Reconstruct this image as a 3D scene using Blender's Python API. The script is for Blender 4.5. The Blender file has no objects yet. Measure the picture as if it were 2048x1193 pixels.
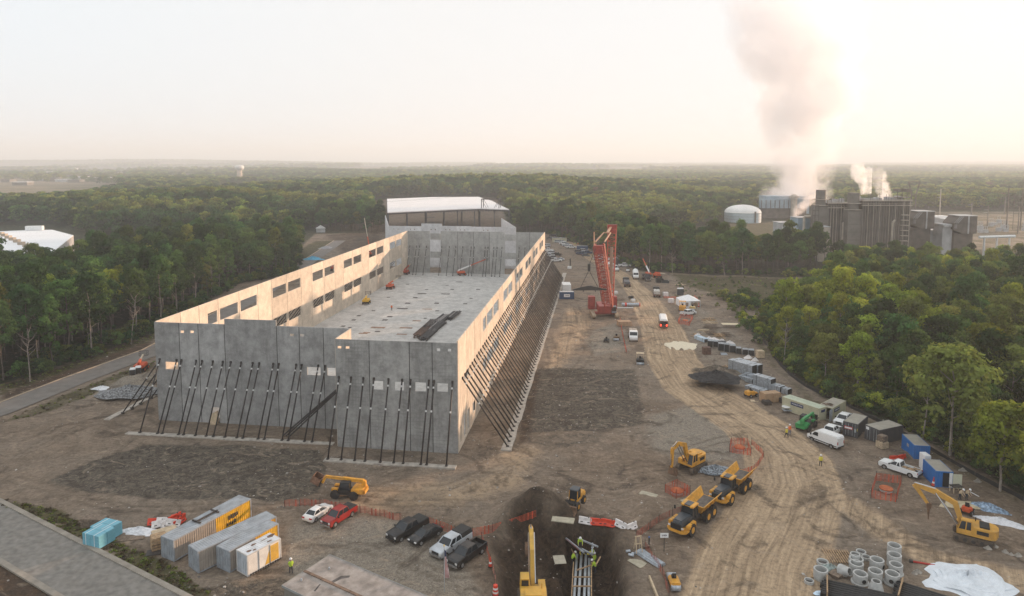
import bpy, bmesh, math, random
import numpy as np
from mathutils import Vector, Matrix
random.seed(7)
RNG = np.random.default_rng(7)
SC = bpy.context.scene
COL = SC.collection

# ---------------------------------------------------------------- camera
F, Y0, CX, HZ, CAMH = 1380.0, 450.0, 1024.0, 322.0, 50.0
PITCH = math.atan((Y0 - HZ) / F)
cam_d = bpy.data.cameras.new('camera')
cam = bpy.data.objects.new('camera', cam_d); COL.objects.link(cam)
cam.location = (0, 0, CAMH)
cam.rotation_euler = (math.pi / 2 - PITCH, 0, 0)
cam_d.sensor_width = 36.0
cam_d.lens = F / 2048 * 36.0
cam_d.shift_y = -(596.5 - Y0) / 2048
cam_d.clip_start = 0.5
cam_d.clip_end = 40000
SC.camera = cam

# ---------------------------------------------------------------- light
SUN_DIR = Vector((0.835, 0.550, 0.0)).normalized()
EL = math.radians(7.6)
SUN_V = Vector((SUN_DIR.x * math.cos(EL), SUN_DIR.y * math.cos(EL), math.sin(EL)))
w = bpy.data.worlds.new('World'); SC.world = w; w.use_nodes = True
nt = w.node_tree; nt.nodes.clear()
out = nt.nodes.new('ShaderNodeOutputWorld')
bg = nt.nodes.new('ShaderNodeBackground')
sky = nt.nodes.new('ShaderNodeTexSky'); sky.sky_type = 'NISHITA'; sky.sun_disc = False
sky.sun_elevation = EL
sky.sun_rotation = math.atan2(SUN_DIR.x, SUN_DIR.y)
sky.dust_density = 4.0; sky.air_density = 1.0
geo = nt.nodes.new('ShaderNodeNewGeometry')
# a milky overcast veil over the clear sky: pale grey on the left, warm white toward the sun
tc = nt.nodes.new('ShaderNodeTexCoord')
dot = nt.nodes.new('ShaderNodeVectorMath'); dot.operation = 'DOT_PRODUCT'
nt.links.new(tc.outputs['Generated'], dot.inputs[0])
dot.inputs[1].default_value = (SUN_V.x, SUN_V.y, 0.12)
ramp = nt.nodes.new('ShaderNodeValToRGB')
ramp.color_ramp.elements[0].position = 0.0; ramp.color_ramp.elements[0].color = (6.0, 6.35, 6.65, 1)
ramp.color_ramp.elements[1].position = 0.95; ramp.color_ramp.elements[1].color = (6.5, 6.5, 6.55, 1)
e = ramp.color_ramp.elements.new(0.45); e.color = (6.35, 6.35, 6.35, 1)
nt.links.new(dot.outputs['Value'], ramp.inputs['Fac'])
mixs = nt.nodes.new('ShaderNodeMix'); mixs.data_type = 'RGBA'; mixs.inputs['Factor'].default_value = 0.93
nt.links.new(sky.outputs['Color'], mixs.inputs['A']); nt.links.new(ramp.outputs['Color'], mixs.inputs['B'])
nt.links.new(mixs.outputs['Result'], bg.inputs['Color'])
bg.inputs['Strength'].default_value = 0.1
nt.links.new(bg.outputs['Background'], out.inputs['Surface'])
sl = bpy.data.lights.new('sun', 'SUN'); sl.energy = 5.0; sl.angle = math.radians(0.6); sl.color = (1.0, 0.68, 0.46)
so = bpy.data.objects.new('sun', sl); COL.objects.link(so)
so.rotation_euler = (-SUN_V).to_track_quat('-Z', 'Y').to_euler(); so.location = (200, 150, 120)

SC.view_settings.view_transform = 'Standard'; SC.view_settings.look = 'None'
SC.view_settings.exposure = 0.66; SC.view_settings.gamma = 1.0; SC.view_settings.use_curve_mapping = False
SC.render.engine = 'CYCLES'
SC.cycles.max_bounces = 5; SC.cycles.diffuse_bounces = 2; SC.cycles.glossy_bounces = 2
SC.cycles.transmission_bounces = 3; SC.cycles.volume_bounces = 3; SC.cycles.transparent_max_bounces = 8
SC.cycles.use_denoising = True
SC.cycles.caustics_reflective = False; SC.cycles.caustics_refractive = False
SC.cycles.volume_step_rate = 4.0; SC.cycles.volume_max_steps = 64
SC.cycles.sample_clamp_indirect = 4.0

# ---------------------------------------------------------------- pixel -> world, building frame
CP, SP_ = math.cos(PITCH), math.sin(PITCH)
def ray(px, py):
    dx = (px - CX) / F; dy = -(py - Y0) / F
    return np.array([dx, CP + dy * SP_, -SP_ + dy * CP])
def at(px, py, z=0.0):
    d = ray(px, py); t = (CAMH - z) / -d[2]
    return Vector((d[0] * t, d[1] * t, z))
def atd(px, py, Y):
    d = ray(px, py); t = Y / d[1]
    return Vector((d[0] * t, Y, CAMH + d[2] * t))
AB = math.radians(7.4)
BO = np.array([-9.3, 114.3])
BU = np.array([math.sin(AB), math.cos(AB)]); BV = np.array([-math.cos(AB), math.sin(AB)])
BROT = math.pi / 2 - AB
def bl(u, v, z=0.0):
    q = BO + BU * u + BV * v
    return Vector((q[0], q[1], z))

# ---------------------------------------------------------------- object bookkeeping
def link(o, parent=None):
    COL.objects.link(o)
    if parent is not None: o.parent = parent
    return o
def tag(o, label=None, cat=None, group=None, kind=None):
    if label: o['label'] = label
    if cat: o['category'] = cat
    if group: o['group'] = group
    if kind: o['kind'] = kind
    return o
def empty(name, loc=(0, 0, 0), rz=0.0, label=None, cat=None, group=None):
    o = bpy.data.objects.new(name, None); o.empty_display_size = 0.5
    link(o); o.location = loc; o.rotation_euler = (0, 0, rz)
    return tag(o, label, cat, group)
KIDS = {}
def kids(o): return KIDS.get(o.name, [])
def dup(root, loc=None, rz=None, label=None, group=None, paint=None, scale=None, parent=None):
    r = root.copy(); COL.objects.link(r)
    if parent is not None: r.parent = parent
    if loc is not None: r.location = loc
    if rz is not None: r.rotation_euler = (0, 0, rz)
    if scale is not None: r.scale = (scale,) * 3
    if label: r['label'] = label
    if group: r['group'] = group
    if paint is not None and r.type == 'MESH' and r.get('paintable'):
        r.material_slots[0].link = 'OBJECT'; r.material_slots[0].material = paint
    ks = []
    for ch in kids(root): ks.append(dup(ch, parent=r, paint=paint))
    KIDS[r.name] = ks
    return r

# ---------------------------------------------------------------- materials
MATS = {}
def mat(name, col, rough=0.7, var=0.12, scale=1.5, metal=0.0, dirt=0.0, bump=0.0, spec=0.5, trans=0.0, emit=None):
    if name in MATS: return MATS[name]
    m = bpy.data.materials.new(name); m.use_nodes = True; MATS[name] = m
    n = m.node_tree; N = n.nodes; Lk = n.links
    b = N['Principled BSDF']; b.inputs['Roughness'].default_value = rough
    b.inputs['Metallic'].default_value = metal; b.inputs['Specular IOR Level'].default_value = spec
    t = N.new('ShaderNodeTexCoord'); nz = N.new('ShaderNodeTexNoise')
    nz.inputs['Scale'].default_value = scale; nz.inputs['Detail'].default_value = 6
    Lk.new(t.outputs['Object'], nz.inputs['Vector'])
    mr = N.new('ShaderNodeMapRange'); mr.inputs['From Min'].default_value = 0.3; mr.inputs['From Max'].default_value = 0.7
    mr.inputs['To Min'].default_value = 1 - var * 1.6; mr.inputs['To Max'].default_value = 1 + var * 1.2
    Lk.new(nz.outputs['Fac'], mr.inputs['Value'])
    mx = N.new('ShaderNodeVectorMath'); mx.operation = 'SCALE'; mx.inputs[0].default_value = col
    Lk.new(mr.outputs['Result'], mx.inputs['Scale'])
    last = mx.outputs['Vector']
    if dirt:
        nd = N.new('ShaderNodeTexNoise'); nd.inputs['Scale'].default_value = scale * 0.7; nd.inputs['Detail'].default_value = 8
        nd.inputs['Roughness'].default_value = 0.7
        mp = N.new('ShaderNodeMapping'); mp.inputs['Location'].default_value = (13, 7, 3)
        Lk.new(t.outputs['Object'], mp.inputs['Vector']); Lk.new(mp.outputs['Vector'], nd.inputs['Vector'])
        r2 = N.new('ShaderNodeMapRange'); r2.inputs['From Min'].default_value = 0.45; r2.inputs['From Max'].default_value = 0.75
        r2.inputs['To Max'].default_value = dirt
        Lk.new(nd.outputs['Fac'], r2.inputs['Value'])
        mm = N.new('ShaderNodeMix'); mm.data_type = 'RGBA'
        Lk.new(r2.outputs['Result'], mm.inputs['Factor']); Lk.new(last, mm.inputs['A'])
        mm.inputs['B'].default_value = (0.16, 0.12, 0.085, 1)
        last = mm.outputs['Result']
    Lk.new(last, b.inputs['Base Color'])
    if bump:
        bp = N.new('ShaderNodeBump'); bp.inputs['Strength'].default_value = bump; bp.inputs['Distance'].default_value = 0.1
        Lk.new(nz.outputs['Fac'], bp.inputs['Height']); Lk.new(bp.outputs['Normal'], b.inputs['Normal'])
    if emit:
        b.inputs['Emission Color'].default_value = (*emit[0], 1); b.inputs['Emission Strength'].default_value = emit[1]
    return m
GLASS = mat('dark_glass', (0.02, 0.025, 0.03), 0.12, 0.05)
TYRE = mat('tyre_rubber', (0.022, 0.02, 0.019), 0.9, 0.25, 4, dirt=0.5)
RIM = mat('rim_metal', (0.30, 0.30, 0.30), 0.4, 0.1, metal=0.3, dirt=0.3)
CHROME = mat('bright_metal', (0.5, 0.5, 0.5), 0.25, 0.05, metal=0.8)
BLACKP = mat('black_plastic', (0.02, 0.02, 0.02), 0.6, 0.2)
HEADL = mat('headlight_lens', (0.7, 0.7, 0.68), 0.15, 0.02)
TAILL = mat('taillight_lens', (0.45, 0.02, 0.02), 0.25, 0.05)
STEEL = mat('dark_steel', (0.045, 0.038, 0.034), 0.6, 0.3, 2)
BRACE = mat('brace_paint', (0.028, 0.022, 0.02), 0.6, 0.35, 1.2)
WHITEP = mat('white_paint', (0.78, 0.78, 0.77), 0.35, 0.04)
GALV = mat('galvanised', (0.42, 0.46, 0.50), 0.4, 0.2, 3, metal=0.35)
WOOD = mat('raw_timber', (0.42, 0.28, 0.16), 0.85, 0.25, 3)
WOODP = mat('pale_plywood', (0.55, 0.43, 0.29), 0.85, 0.15, 2)
WOODD = mat('weathered_wood', (0.20, 0.15, 0.11), 0.9, 0.3, 3)
CONC = mat('precast_concrete', (0.47, 0.47, 0.45), 0.85, 0.12, 1.5, dirt=0.25)
YEL = mat('machine_yellow', (0.70, 0.34, 0.035), 0.5, 0.15, 1.6, dirt=0.6)
ORANGE = mat('lift_orange', (0.62, 0.10, 0.03), 0.5, 0.15, 1.5, dirt=0.25)
DGREY = mat('dark_grey_paint', (0.045, 0.055, 0.065), 0.4, 0.15, dirt=0.3)
NET = mat('orange_netting', (0.60, 0.10, 0.045), 0.8, 0.25, 1)
PLASW = mat('barrier_white', (0.80, 0.76, 0.74), 0.5, 0.1, 2, dirt=0.15)
PLASR = mat('barrier_red', (0.70, 0.055, 0.02), 0.5, 0.1, 2, dirt=0.1)

# ---------------------------------------------------------------- mesh builder
class MB:
    def __init__(s): s.v = []; s.f = []; s.m = []
    def add(s, vs, fs, mi=0):
        k = len(s.v); s.v += [tuple(p) for p in vs]; s.f += [tuple(i + k for i in f) for f in fs]; s.m += [mi] * len(fs); return s
    def hexa(s, p, mi=0):  # 4 bottom (ccw), 4 top
        return s.add(p, [(3, 2, 1, 0), (4, 5, 6, 7), (0, 1, 5, 4), (1, 2, 6, 5), (2, 3, 7, 6), (3, 0, 4, 7)], mi)
    def box(s, c, d, mi=0, rz=0.0, ry=0.0):
        hx, hy, hz = d[0] / 2, d[1] / 2, d[2] / 2
        P = [(-hx, -hy, -hz), (hx, -hy, -hz), (hx, hy, -hz), (-hx, hy, -hz), (-hx, -hy, hz), (hx, -hy, hz), (hx, hy, hz), (-hx, hy, hz)]
        if ry: P = [(x * math.cos(ry) + z * math.sin(ry), y, -x * math.sin(ry) + z * math.cos(ry)) for x, y, z in P]
        if rz: P = [(x * math.cos(rz) - y * math.sin(rz), x * math.sin(rz) + y * math.cos(rz), z) for x, y, z in P]
        return s.hexa([(x + c[0], y + c[1], z + c[2]) for x, y, z in P], mi)
    def b2(s, x0, x1, y0, y1, z0, z1, mi=0):
        return s.box(((x0 + x1) / 2, (y0 + y1) / 2, (z0 + z1) / 2), (x1 - x0, y1 - y0, z1 - z0), mi)
    def frus(s, b, t, z0, z1, mi=0):  # b,t = (x0,x1,halfwidth0,halfwidth1)
        x0, x1, w0, w1 = b; X0, X1, W0, W1 = t
        return s.hexa([(x0, -w0, z0), (x1, -w1, z0), (x1, w1, z0), (x0, w0, z0), (X0, -W0, z1), (X1, -W1, z1), (X1, W1, z1), (X0, W0, z1)], mi)
    def prism(s, poly, y0, y1, mi=0):  # poly in (x,z)
        n = len(poly); a = sum(poly[i][0] * poly[(i + 1) % n][1] - poly[(i + 1) % n][0] * poly[i][1] for i in range(n))
        if a < 0: poly = poly[::-1]
        vs = [(x, y0, z) for x, z in poly] + [(x, y1, z) for x, z in poly]
        fs = [tuple(range(n)), tuple(range(2 * n - 1, n - 1, -1))] + [((i + 1) % n, i, n + i, n + (i + 1) % n) for i in range(n)]
        return s.add(vs, fs, mi)
    def zprism(s, poly, z0, z1, mi=0):
        n = len(poly); a = sum(poly[i][0] * poly[(i + 1) % n][1] - poly[(i + 1) % n][0] * poly[i][1] for i in range(n))
        if a < 0: poly = poly[::-1]
        vs = [(x, y, z0) for x, y in poly] + [(x, y, z1) for x, y in poly]
        fs = [tuple(range(n - 1, -1, -1)), tuple(range(n, 2 * n))] + [(i, (i + 1) % n, n + (i + 1) % n, n + i) for i in range(n)]
        return s.add(vs, fs, mi)
    def cyl(s, a, b, r0, r1=None, n=10, mi=0, caps=True):
        a = Vector(a); b = Vector(b); r1 = r0 if r1 is None else r1
        d = (b - a).normalized(); u = d.orthogonal().normalized(); w_ = d.cross(u)
        vs = []
        for c, r in ((a, r0), (b, r1)):
            for i in range(n):
                t = 2 * math.pi * i / n; vs.append(c + u * (r * math.cos(t)) + w_ * (r * math.sin(t)))
        fs = [(i, (i + 1) % n, n + (i + 1) % n, n + i) for i in range(n)]
        if caps: fs += [tuple(range(n - 1, -1, -1)), tuple(range(n, 2 * n))]
        return s.add(vs, fs, mi)
    def bar(s, a, b, w_=0.1, h=None, mi=0):
        a = Vector(a); b = Vector(b); h = h or w_; d = (b - a).normalized()
        u = d.cross(Vector((0, 0, 1)));
        if u.length < 1e-3: u = Vector((1, 0, 0))
        u.normalize(); v = u.cross(d); u = u * (w_ / 2); v = v * (h / 2)
        return s.hexa([a - u - v, b - u - v, b + u - v, a + u - v, a - u + v, b - u + v, b + u + v, a + u + v], mi)
    def lathe(s, prof, n=20, c=(0, 0, 0), mi=0):  # prof (r,z)
        vs = [(c[0] + r * math.cos(2 * math.pi * i / n), c[1] + r * math.sin(2 * math.pi * i / n), c[2] + z) for r, z in prof for i in range(n)]
        fs = [(k * n + i, k * n + (i + 1) % n, (k + 1) * n + (i + 1) % n, (k + 1) * n + i) for k in range(len(prof) - 1) for i in range(n)]
        return s.add(vs, fs, mi)
    def lattice(s, a, b, wa, wb, up, n, t=0.12, mi=0, da=None, db=None):
        """four-chord lattice from a to b; width along side, depth along up-ish"""
        a = Vector(a); b = Vector(b); d = (b - a).normalized(); side = d.cross(Vector(up)).normalized(); dep = side.cross(d)
        da = da or wa; db = db or wb
        def ring(k):
            f = k / n; c = a.lerp(b, f); w_ = (wa + (wb - wa) * f) / 2; h = (da + (db - da) * f) / 2
            return [c - side * w_ - dep * h, c + side * w_ - dep * h, c + side * w_ + dep * h, c - side * w_ + dep * h]
        R = [ring(k) for k in range(n + 1)]
        for q in range(4): s.bar(R[0][q], R[n][q], t * 1.6, mi=mi)
        for k in range(n):
            for q in range(4):
                q2 = (q + 1) % 4
                if k % 2: s.bar(R[k][q], R[k + 1][q2], t, mi=mi)
                else: s.bar(R[k][q2], R[k + 1][q], t, mi=mi)
                s.bar(R[k][q], R[k][q2], t, mi=mi)
        return s
    def mesh(s, name, mats, bevel=0.0, smooth=False):
        me = bpy.data.meshes.new(name); me.from_pydata(s.v, [], s.f)
        mats = mats if isinstance(mats, (list, tuple)) else [mats]
        for m in mats: me.materials.append(m)
        me.polygons.foreach_set('material_index', s.m)
        if bevel:
            bm = bmesh.new(); bm.from_mesh(me)
            bmesh.ops.remove_doubles(bm, verts=bm.verts, dist=1e-4)
            ed = [e for e in bm.edges if len(e.link_faces) == 2 and e.calc_face_angle(0) > 0.6]
            try: bmesh.ops.bevel(bm, geom=ed, offset=bevel, segments=2, affect='EDGES', clamp_overlap=True)
            except Exception: pass
            bm.to_mesh(me); bm.free()
        if smooth: me.polygons.foreach_set('use_smooth', [True] * len(me.polygons))
        me.update(); return me
    def build(s, name, mats, parent=None, bevel=0.0, smooth=False, paint=False, loc=None):
        o = bpy.data.objects.new(name, s.mesh(name, mats, bevel, smooth)); link(o, parent)
        if loc is not None: o.location = loc
        if parent is not None: KIDS.setdefault(parent.name, []).append(o)
        if paint: o['paintable'] = 1
        return o

# ================================================================ TERRAIN
def seg_dist(X, Y, pts):
    """distance to polyline, signed side, arc length"""
    best = np.full(X.shape, 1e9); sd = np.zeros(X.shape); al = np.zeros(X.shape); acc = 0.0
    for (a, b) in zip(pts[:-1], pts[1:]):
        ax, ay = a[0], a[1]; bx, by = b[0] - a[0], b[1] - a[1]; L2 = bx * bx + by * by; L = math.sqrt(L2)
        t = np.clip(((X - ax) * bx + (Y - ay) * by) / L2, 0, 1)
        dx = X - ax - t * bx; dy = Y - ay - t * by; d = np.hypot(dx, dy)
        m = d < best
        best = np.where(m, d, best); sd = np.where(m, np.sign(bx * dy - by * dx) * d, sd); al = np.where(m, acc + t * L, al); acc += L
    return best, sd, al
def in_poly(X, Y, poly):
    r = np.zeros(X.shape, bool); n = len(poly)
    for i in range(n):
        x1, y1 = poly[i][0], poly[i][1]; x2, y2 = poly[(i + 1) % n][0], poly[(i + 1) % n][1]
        c = (y1 > Y) != (y2 > Y)
        with np.errstate(divide='ignore', invalid='ignore'): xx = (x2 - x1) * (Y - y1) / ((y2 - y1) if y2 != y1 else 1e-9) + x1
        r ^= c & (X < xx)
    return r
def poly_mask(X, Y, poly, soft):
    d, _, _ = seg_dist(X, Y, list(poly) + [poly[0]]); ins = in_poly(X, Y, poly)
    return np.clip(0.5 + np.where(ins, d, -d) / (2 * soft), 0, 1)
def P(*a): return [at(x, y) for x, y in a]
def vnoise(X, Y, s, seed=0):
    """smooth value noise in numpy"""
    r = np.random.default_rng(seed); T = r.random((256, 256))
    x = X / s; y = Y / s; xi = np.floor(x).astype(int); yi = np.floor(y).astype(int); fx = x - xi; fy = y - yi
    fx = fx * fx * (3 - 2 * fx); fy = fy * fy * (3 - 2 * fy)
    g = lambda a, b: T[a & 255, b & 255]
    return (g(xi, yi) * (1 - fx) + g(xi + 1, yi) * fx) * (1 - fy) + (g(xi, yi + 1) * (1 - fx) + g(xi + 1, yi + 1) * fx) * fy

RIDGES = []
def ridge(px, yt, D, sx, sy, T=15):
    z = CAMH - D * (yt - HZ) / F - T
    RIDGES.append(((px - CX) / F * D, D, z, sx, sy))
for px, yt in [(-350, 400), (-200, 398), (-60, 396), (60, 394), (180, 388), (300, 382), (400, 378)]: ridge(px, yt, 640, 75, 110)
for px, yt in [(470, 392), (550, 386), (670, 362), (760, 358), (860, 352), (960, 349), (1060, 350), (1140, 357), (1230, 367), (1320, 380), (1400, 392)]: ridge(px, yt, 900, 90, 170)
for px, yt in [(440, 343), (530, 337), (640, 341)]: ridge(px, yt, 2600, 200, 240, 12)
for px, yt in [(300, 345), (680, 340), (800, 342)]: ridge(px, yt, 2300, 230, 260, 12)
for px, yt in [(-300, 323), (-100, 321), (100, 322), (300, 320), (450, 323)]: ridge(px, yt, 6500, 900, 800, 12)
for px, yt in [(650, 329), (800, 333), (950, 330), (1080, 329), (1200, 333), (1400, 335), (1600, 333), (1850, 334), (2100, 332), (2400, 331)]: ridge(px, yt, 4600, 480, 500, 12)
for px, yt in [(600, 326), (900, 326), (1250, 327), (1600, 326), (2000, 325), (2400, 325)]: ridge(px, yt, 8200, 1000, 700, 12)

TRENCH = [at(1136, 1062), at(1215, 1066), at(1236, 1125), at(1250, 1260), at(1114, 1260), at(1124, 1140)]
PIT = P((1003, 1075), (1040, 1040), (1120, 1060), (1138, 1110), (1128, 1260), (1020, 1260), (1000, 1120))
MOUNDS = [  # px, py, radius, height  (ground-level pixel)
    (1085, 1030, 8.0, 1.6), (1040, 1046, 4.5, 1.3), (1215, 1060, 5.0, 1.1), (1250, 1080, 4, .9), (1060, 1022, 4.5, 1.2), (1118, 1032, 4, 1.2), (1295, 1015, 5.0, 1.0),
    (1430, 752, 8.0, 2.0), (1275, 1095, 3.5, 0.6), (1560, 700, 6.0, 1.0), (1020, 1040, 3.0, .7),
    (265, 775, 9.0, 1.0), (300, 762, 7.0, 1.3), (150, 865, 7.0, .8), (470, 905, 6, .5), (1100, 1040, 4, .9)]
ROADL = P((-420, 960), (0, 822), (150, 762), (310, 703), (520, 590), (680, 482))      # left road centreline (old asphalt)
ROADL2 = [Vector((-128.9, 124.0, 0)), Vector((-77.0, 94.0, 0)), Vector((-40.0, 72.2, 0)), Vector((0.9, 48.0, 0))]                            # near lower-left road centreline
HAUL = P((1128, 470), (1190, 520), (1255, 560), (1290, 600), (1325, 660), (1345, 720), (1385, 775), (1450, 815), (1520, 860), (1575, 915), (1590, 970), (1560, 1040), (1520, 1120), (1490, 1260))
def terrain_h(X, Y, detail=True):
    h = np.zeros(X.shape)
    far = np.clip((np.hypot(X, Y) - 470) / 160, 0, 1)
    big = np.zeros(X.shape)
    for (rx, ry, z, sx, sy) in RIDGES:
        # axes aligned with the line of sight so that ridges keep their outline
        a = math.atan2(rx, ry); dx = (X - rx); dy = (Y - ry)
        t = dx * math.cos(a) - dy * math.sin(a); r = dx * math.sin(a) + dy * math.cos(a)
        big = np.maximum(big, z * np.exp(-(t / sx) ** 2 / 2 - (r / sy) ** 2 / 2))
    h += far * (big + (vnoise(X, Y, 260, 3) - .5) * 3)
    # right wood lies on a slight bank; left wood a bit lower
    d, sd, _ = seg_dist(X, Y, [at(1450, 590), at(1555, 735), at(1720, 830), at(1960, 950), at(2300, 1120)])
    h += np.where((Y < 480), np.clip(sd * -1, -40, 0) / 40 * 0, 0)
    # meadow dips
    near = np.hypot(X - 10, Y - 170) < 420
    if detail:
        n = (vnoise(X, Y, 14, 5) - .5) * .5 + (vnoise(X, Y, 4.2, 6) - .5) * .42 + (vnoise(X, Y, 1.7, 8) - .5) * .24
        uu = (X - BO[0]) * BU[0] + (Y - BO[1]) * BU[1]; vv = (X - BO[0]) * BV[0] + (Y - BO[1]) * BV[1]
        bmask = ((uu > -9) & (uu < 230) & (vv > -12) & (vv < 80))
        n = np.where(bmask, n * .25, n)
        for R in (ROADL, ROADL2):
            d, _, _ = seg_dist(X, Y, R); n = np.where(d < 7.5, n * .1, n)
        d, s_, _ = seg_dist(X, Y, HAUL)
        n = np.where(d < 8, n * .35 - 0.08 * np.cos(np.clip(s_, -8, 8) * 2 * math.pi / 2.2) * np.clip(1 - d / 8, 0, 1), n)
        h += np.where(near, n, 0)
        h -= 3.5 * np.clip(poly_mask(X, Y, TRENCH, .6), 0, 1)
        pm = poly_mask(X, Y, PIT, 1.2); h -= pm * (2.2 + (vnoise(X, Y, 2.6, 12) - .5) * 2.2 + (vnoise(X, Y, 1.1, 13) - .5) * .8)
        for px, py, r, hh in MOUNDS:
            q = at(px, py); dd = np.hypot(X - q.x, (Y - q.y) * 1.15) / r
            h += hh * np.clip(1 - dd, 0, 1) ** .8 * (0.6 + .8 * vnoise(X, Y, 1.3, 9))
    return h
def hz(x, y): return float(terrain_h(np.array([x]), np.array([y]))[0])
def gp(px, py):
    """pixel -> point on the real terrain"""
    q = at(px, py)
    for _ in range(3): q = at(px, py, hz(q.x, q.y))
    return q

def axis(segs):
    o = []
    for a, b, s in segs: o += list(np.arange(a, b, s))
    return np.array(o)
xs = axis([(-13000, -5000, 800), (-5000, -1600, 160), (-1600, -500, 32), (-500, -150, 8), (-150, 165, 0.62), (165, 500, 8), (500, 1600, 32), (1600, 5000, 160), (5000, 13001, 800)])
ys = axis([(-300, 40, 40), (40, 66, 3), (66, 150, 0.5), (150, 260, 0.9), (260, 500, 4), (500, 1500, 20), (1500, 3600, 80), (3600, 13001, 300)])
GX, GY = np.meshgrid(xs, ys)
GXf, GYf = GX.ravel(), GY.ravel()
GZ = terrain_h(GXf, GYf)
def grid_mesh(name, X, Y, Z, nx, ny):
    me = bpy.data.meshes.new(name)
    co = np.stack([X, Y, Z], 1).astype(np.float32).ravel()
    i = np.arange(nx * ny).reshape(ny, nx)
    q = np.stack([i[:-1, :-1], i[:-1, 1:], i[1:, 1:], i[1:, :-1]], -1).reshape(-1, 4)
    me.vertices.add(nx * ny); me.vertices.foreach_set('co', co)
    me.loops.add(q.size); me.loops.foreach_set('vertex_index', q.ravel().astype(np.int32))
    me.polygons.add(len(q)); me.polygons.foreach_set('loop_start', (np.arange(len(q)) * 4).astype(np.int32))
    me.polygons.foreach_set('use_smooth', np.ones(len(q), bool))
    me.update(calc_edges=True); me.validate(); return me
gme = grid_mesh('ground', GXf, GYf, GZ, len(xs), len(ys))
def attr(me, name, val):
    a = me.attributes.new(name, 'FLOAT', 'POINT'); a.data.foreach_set('value', val.astype(np.float32))
X_, Y_ = GXf, GYf
def pm(soft, *a): return poly_mask(X_, Y_, P(*a), soft)
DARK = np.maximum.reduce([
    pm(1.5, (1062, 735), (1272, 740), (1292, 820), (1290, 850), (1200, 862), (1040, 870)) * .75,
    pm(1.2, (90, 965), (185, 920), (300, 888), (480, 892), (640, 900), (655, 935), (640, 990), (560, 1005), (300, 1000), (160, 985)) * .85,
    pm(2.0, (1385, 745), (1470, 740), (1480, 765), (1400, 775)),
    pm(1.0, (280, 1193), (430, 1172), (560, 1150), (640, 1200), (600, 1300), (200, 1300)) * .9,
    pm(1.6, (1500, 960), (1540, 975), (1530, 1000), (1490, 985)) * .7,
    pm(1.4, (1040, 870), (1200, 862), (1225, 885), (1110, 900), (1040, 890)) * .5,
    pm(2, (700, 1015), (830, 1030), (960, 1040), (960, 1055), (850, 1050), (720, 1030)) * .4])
TAN = np.zeros(len(X_)); hd, hs, hl = seg_dist(X_, Y_, HAUL)
wid = np.interp(hl, [0, 120, 190, 260, 400], [3.2, 3.8, 4.4, 6.2, 7.5])
TAN = np.clip((wid - hd) / 2.2 + .5, 0, 1)
h2, _, _ = seg_dist(X_, Y_, P((1590, 960), (1700, 1010), (1850, 1110), (2048, 1160), (2300, 1230)))
TAN = np.maximum(TAN, np.clip((5 - h2) / 4, 0, 1) * .8)
h3, _, _ = seg_dist(X_, Y_, P((1040, 905), (1000, 960), (900, 985), (740, 1000)))
TAN = np.maximum(TAN, np.clip((9 - h3) / 7, 0, 1) * .55)
TAN = np.maximum(TAN, pm(3, (1130, 600), (1200, 640), (1150, 720), (1060, 880), (1030, 905), (1000, 905), (1100, 680)) * .55)
GRAVEL = np.maximum.reduce([pm(2.5, (1290, 830), (1420, 800), (1560, 860), (1540, 900), (1420, 935), (1290, 900)) * .8,
    pm(1.5, (1190, 660), (1250, 640), (1262, 700), (1190, 712), (1170, 680)) * .9,
    pm(2, (560, 1060), (640, 1010), (900, 1060), (980, 1180), (900, 1300), (560, 1150)) * .7,
    pm(3, (1380, 590), (1450, 640), (1520, 700), (1560, 760), (1500, 790), (1390, 740), (1350, 640)) * .5,
    pm(2, (190, 790), (240, 765), (310, 755), (312, 790), (240, 800)) * .9])
GRASS = np.maximum.reduce([pm(1.2, (0, 1000), (120, 1020), (185, 1060), (330, 1120), (420, 1193), (360, 1193), (200, 1090), (0, 1008)) * .95,
    pm(1, (0, 852), (80, 832), (180, 795), (310, 740), (312, 720), (240, 745), (120, 792), (0, 846)) * .6,
    pm(2, (0, 790), (120, 748), (310, 680), (308, 668), (170, 720), (0, 772)) * .9,
    pm(2.5, (592, 545), (598, 500), (628, 483), (668, 482), (640, 520), (610, 560)) * .9,
    pm(4, (1335, 548), (1440, 553), (1600, 556), (1600, 590), (1500, 625), (1420, 590), (1360, 570)) * .75,
    pm(2, (1480, 600), (1560, 735), (1640, 800), (1800, 860), (2048, 1000), (2048, 1020), (1780, 880), (1600, 800), (1510, 700)) * .55,
    pm(8, (1370, 452), (1540, 462), (1540, 470), (1400, 480), (1350, 470)) * 1.0])
SOIL = np.maximum.reduce([pm(2, (0, 740), (310, 655), (310, 700), (0, 805)) * .7, pm(1.2, (-60, 1110), (0, 1115), (170, 1230), (-60, 1300)) * .9,
    poly_mask(X_, Y_, PIT, 2.2), poly_mask(X_, Y_, TRENCH, 1.2),
    pm(1.5, (1060, 740), (1085, 745), (1060, 880), (1030, 900), (1035, 840)) * .8,
    pm(6, (1340, 552), (1600, 560), (1600, 585), (1400, 580)) * .5, pm(6, (640, 470), (770, 462), (770, 560), (700, 540)) * .6])
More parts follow.
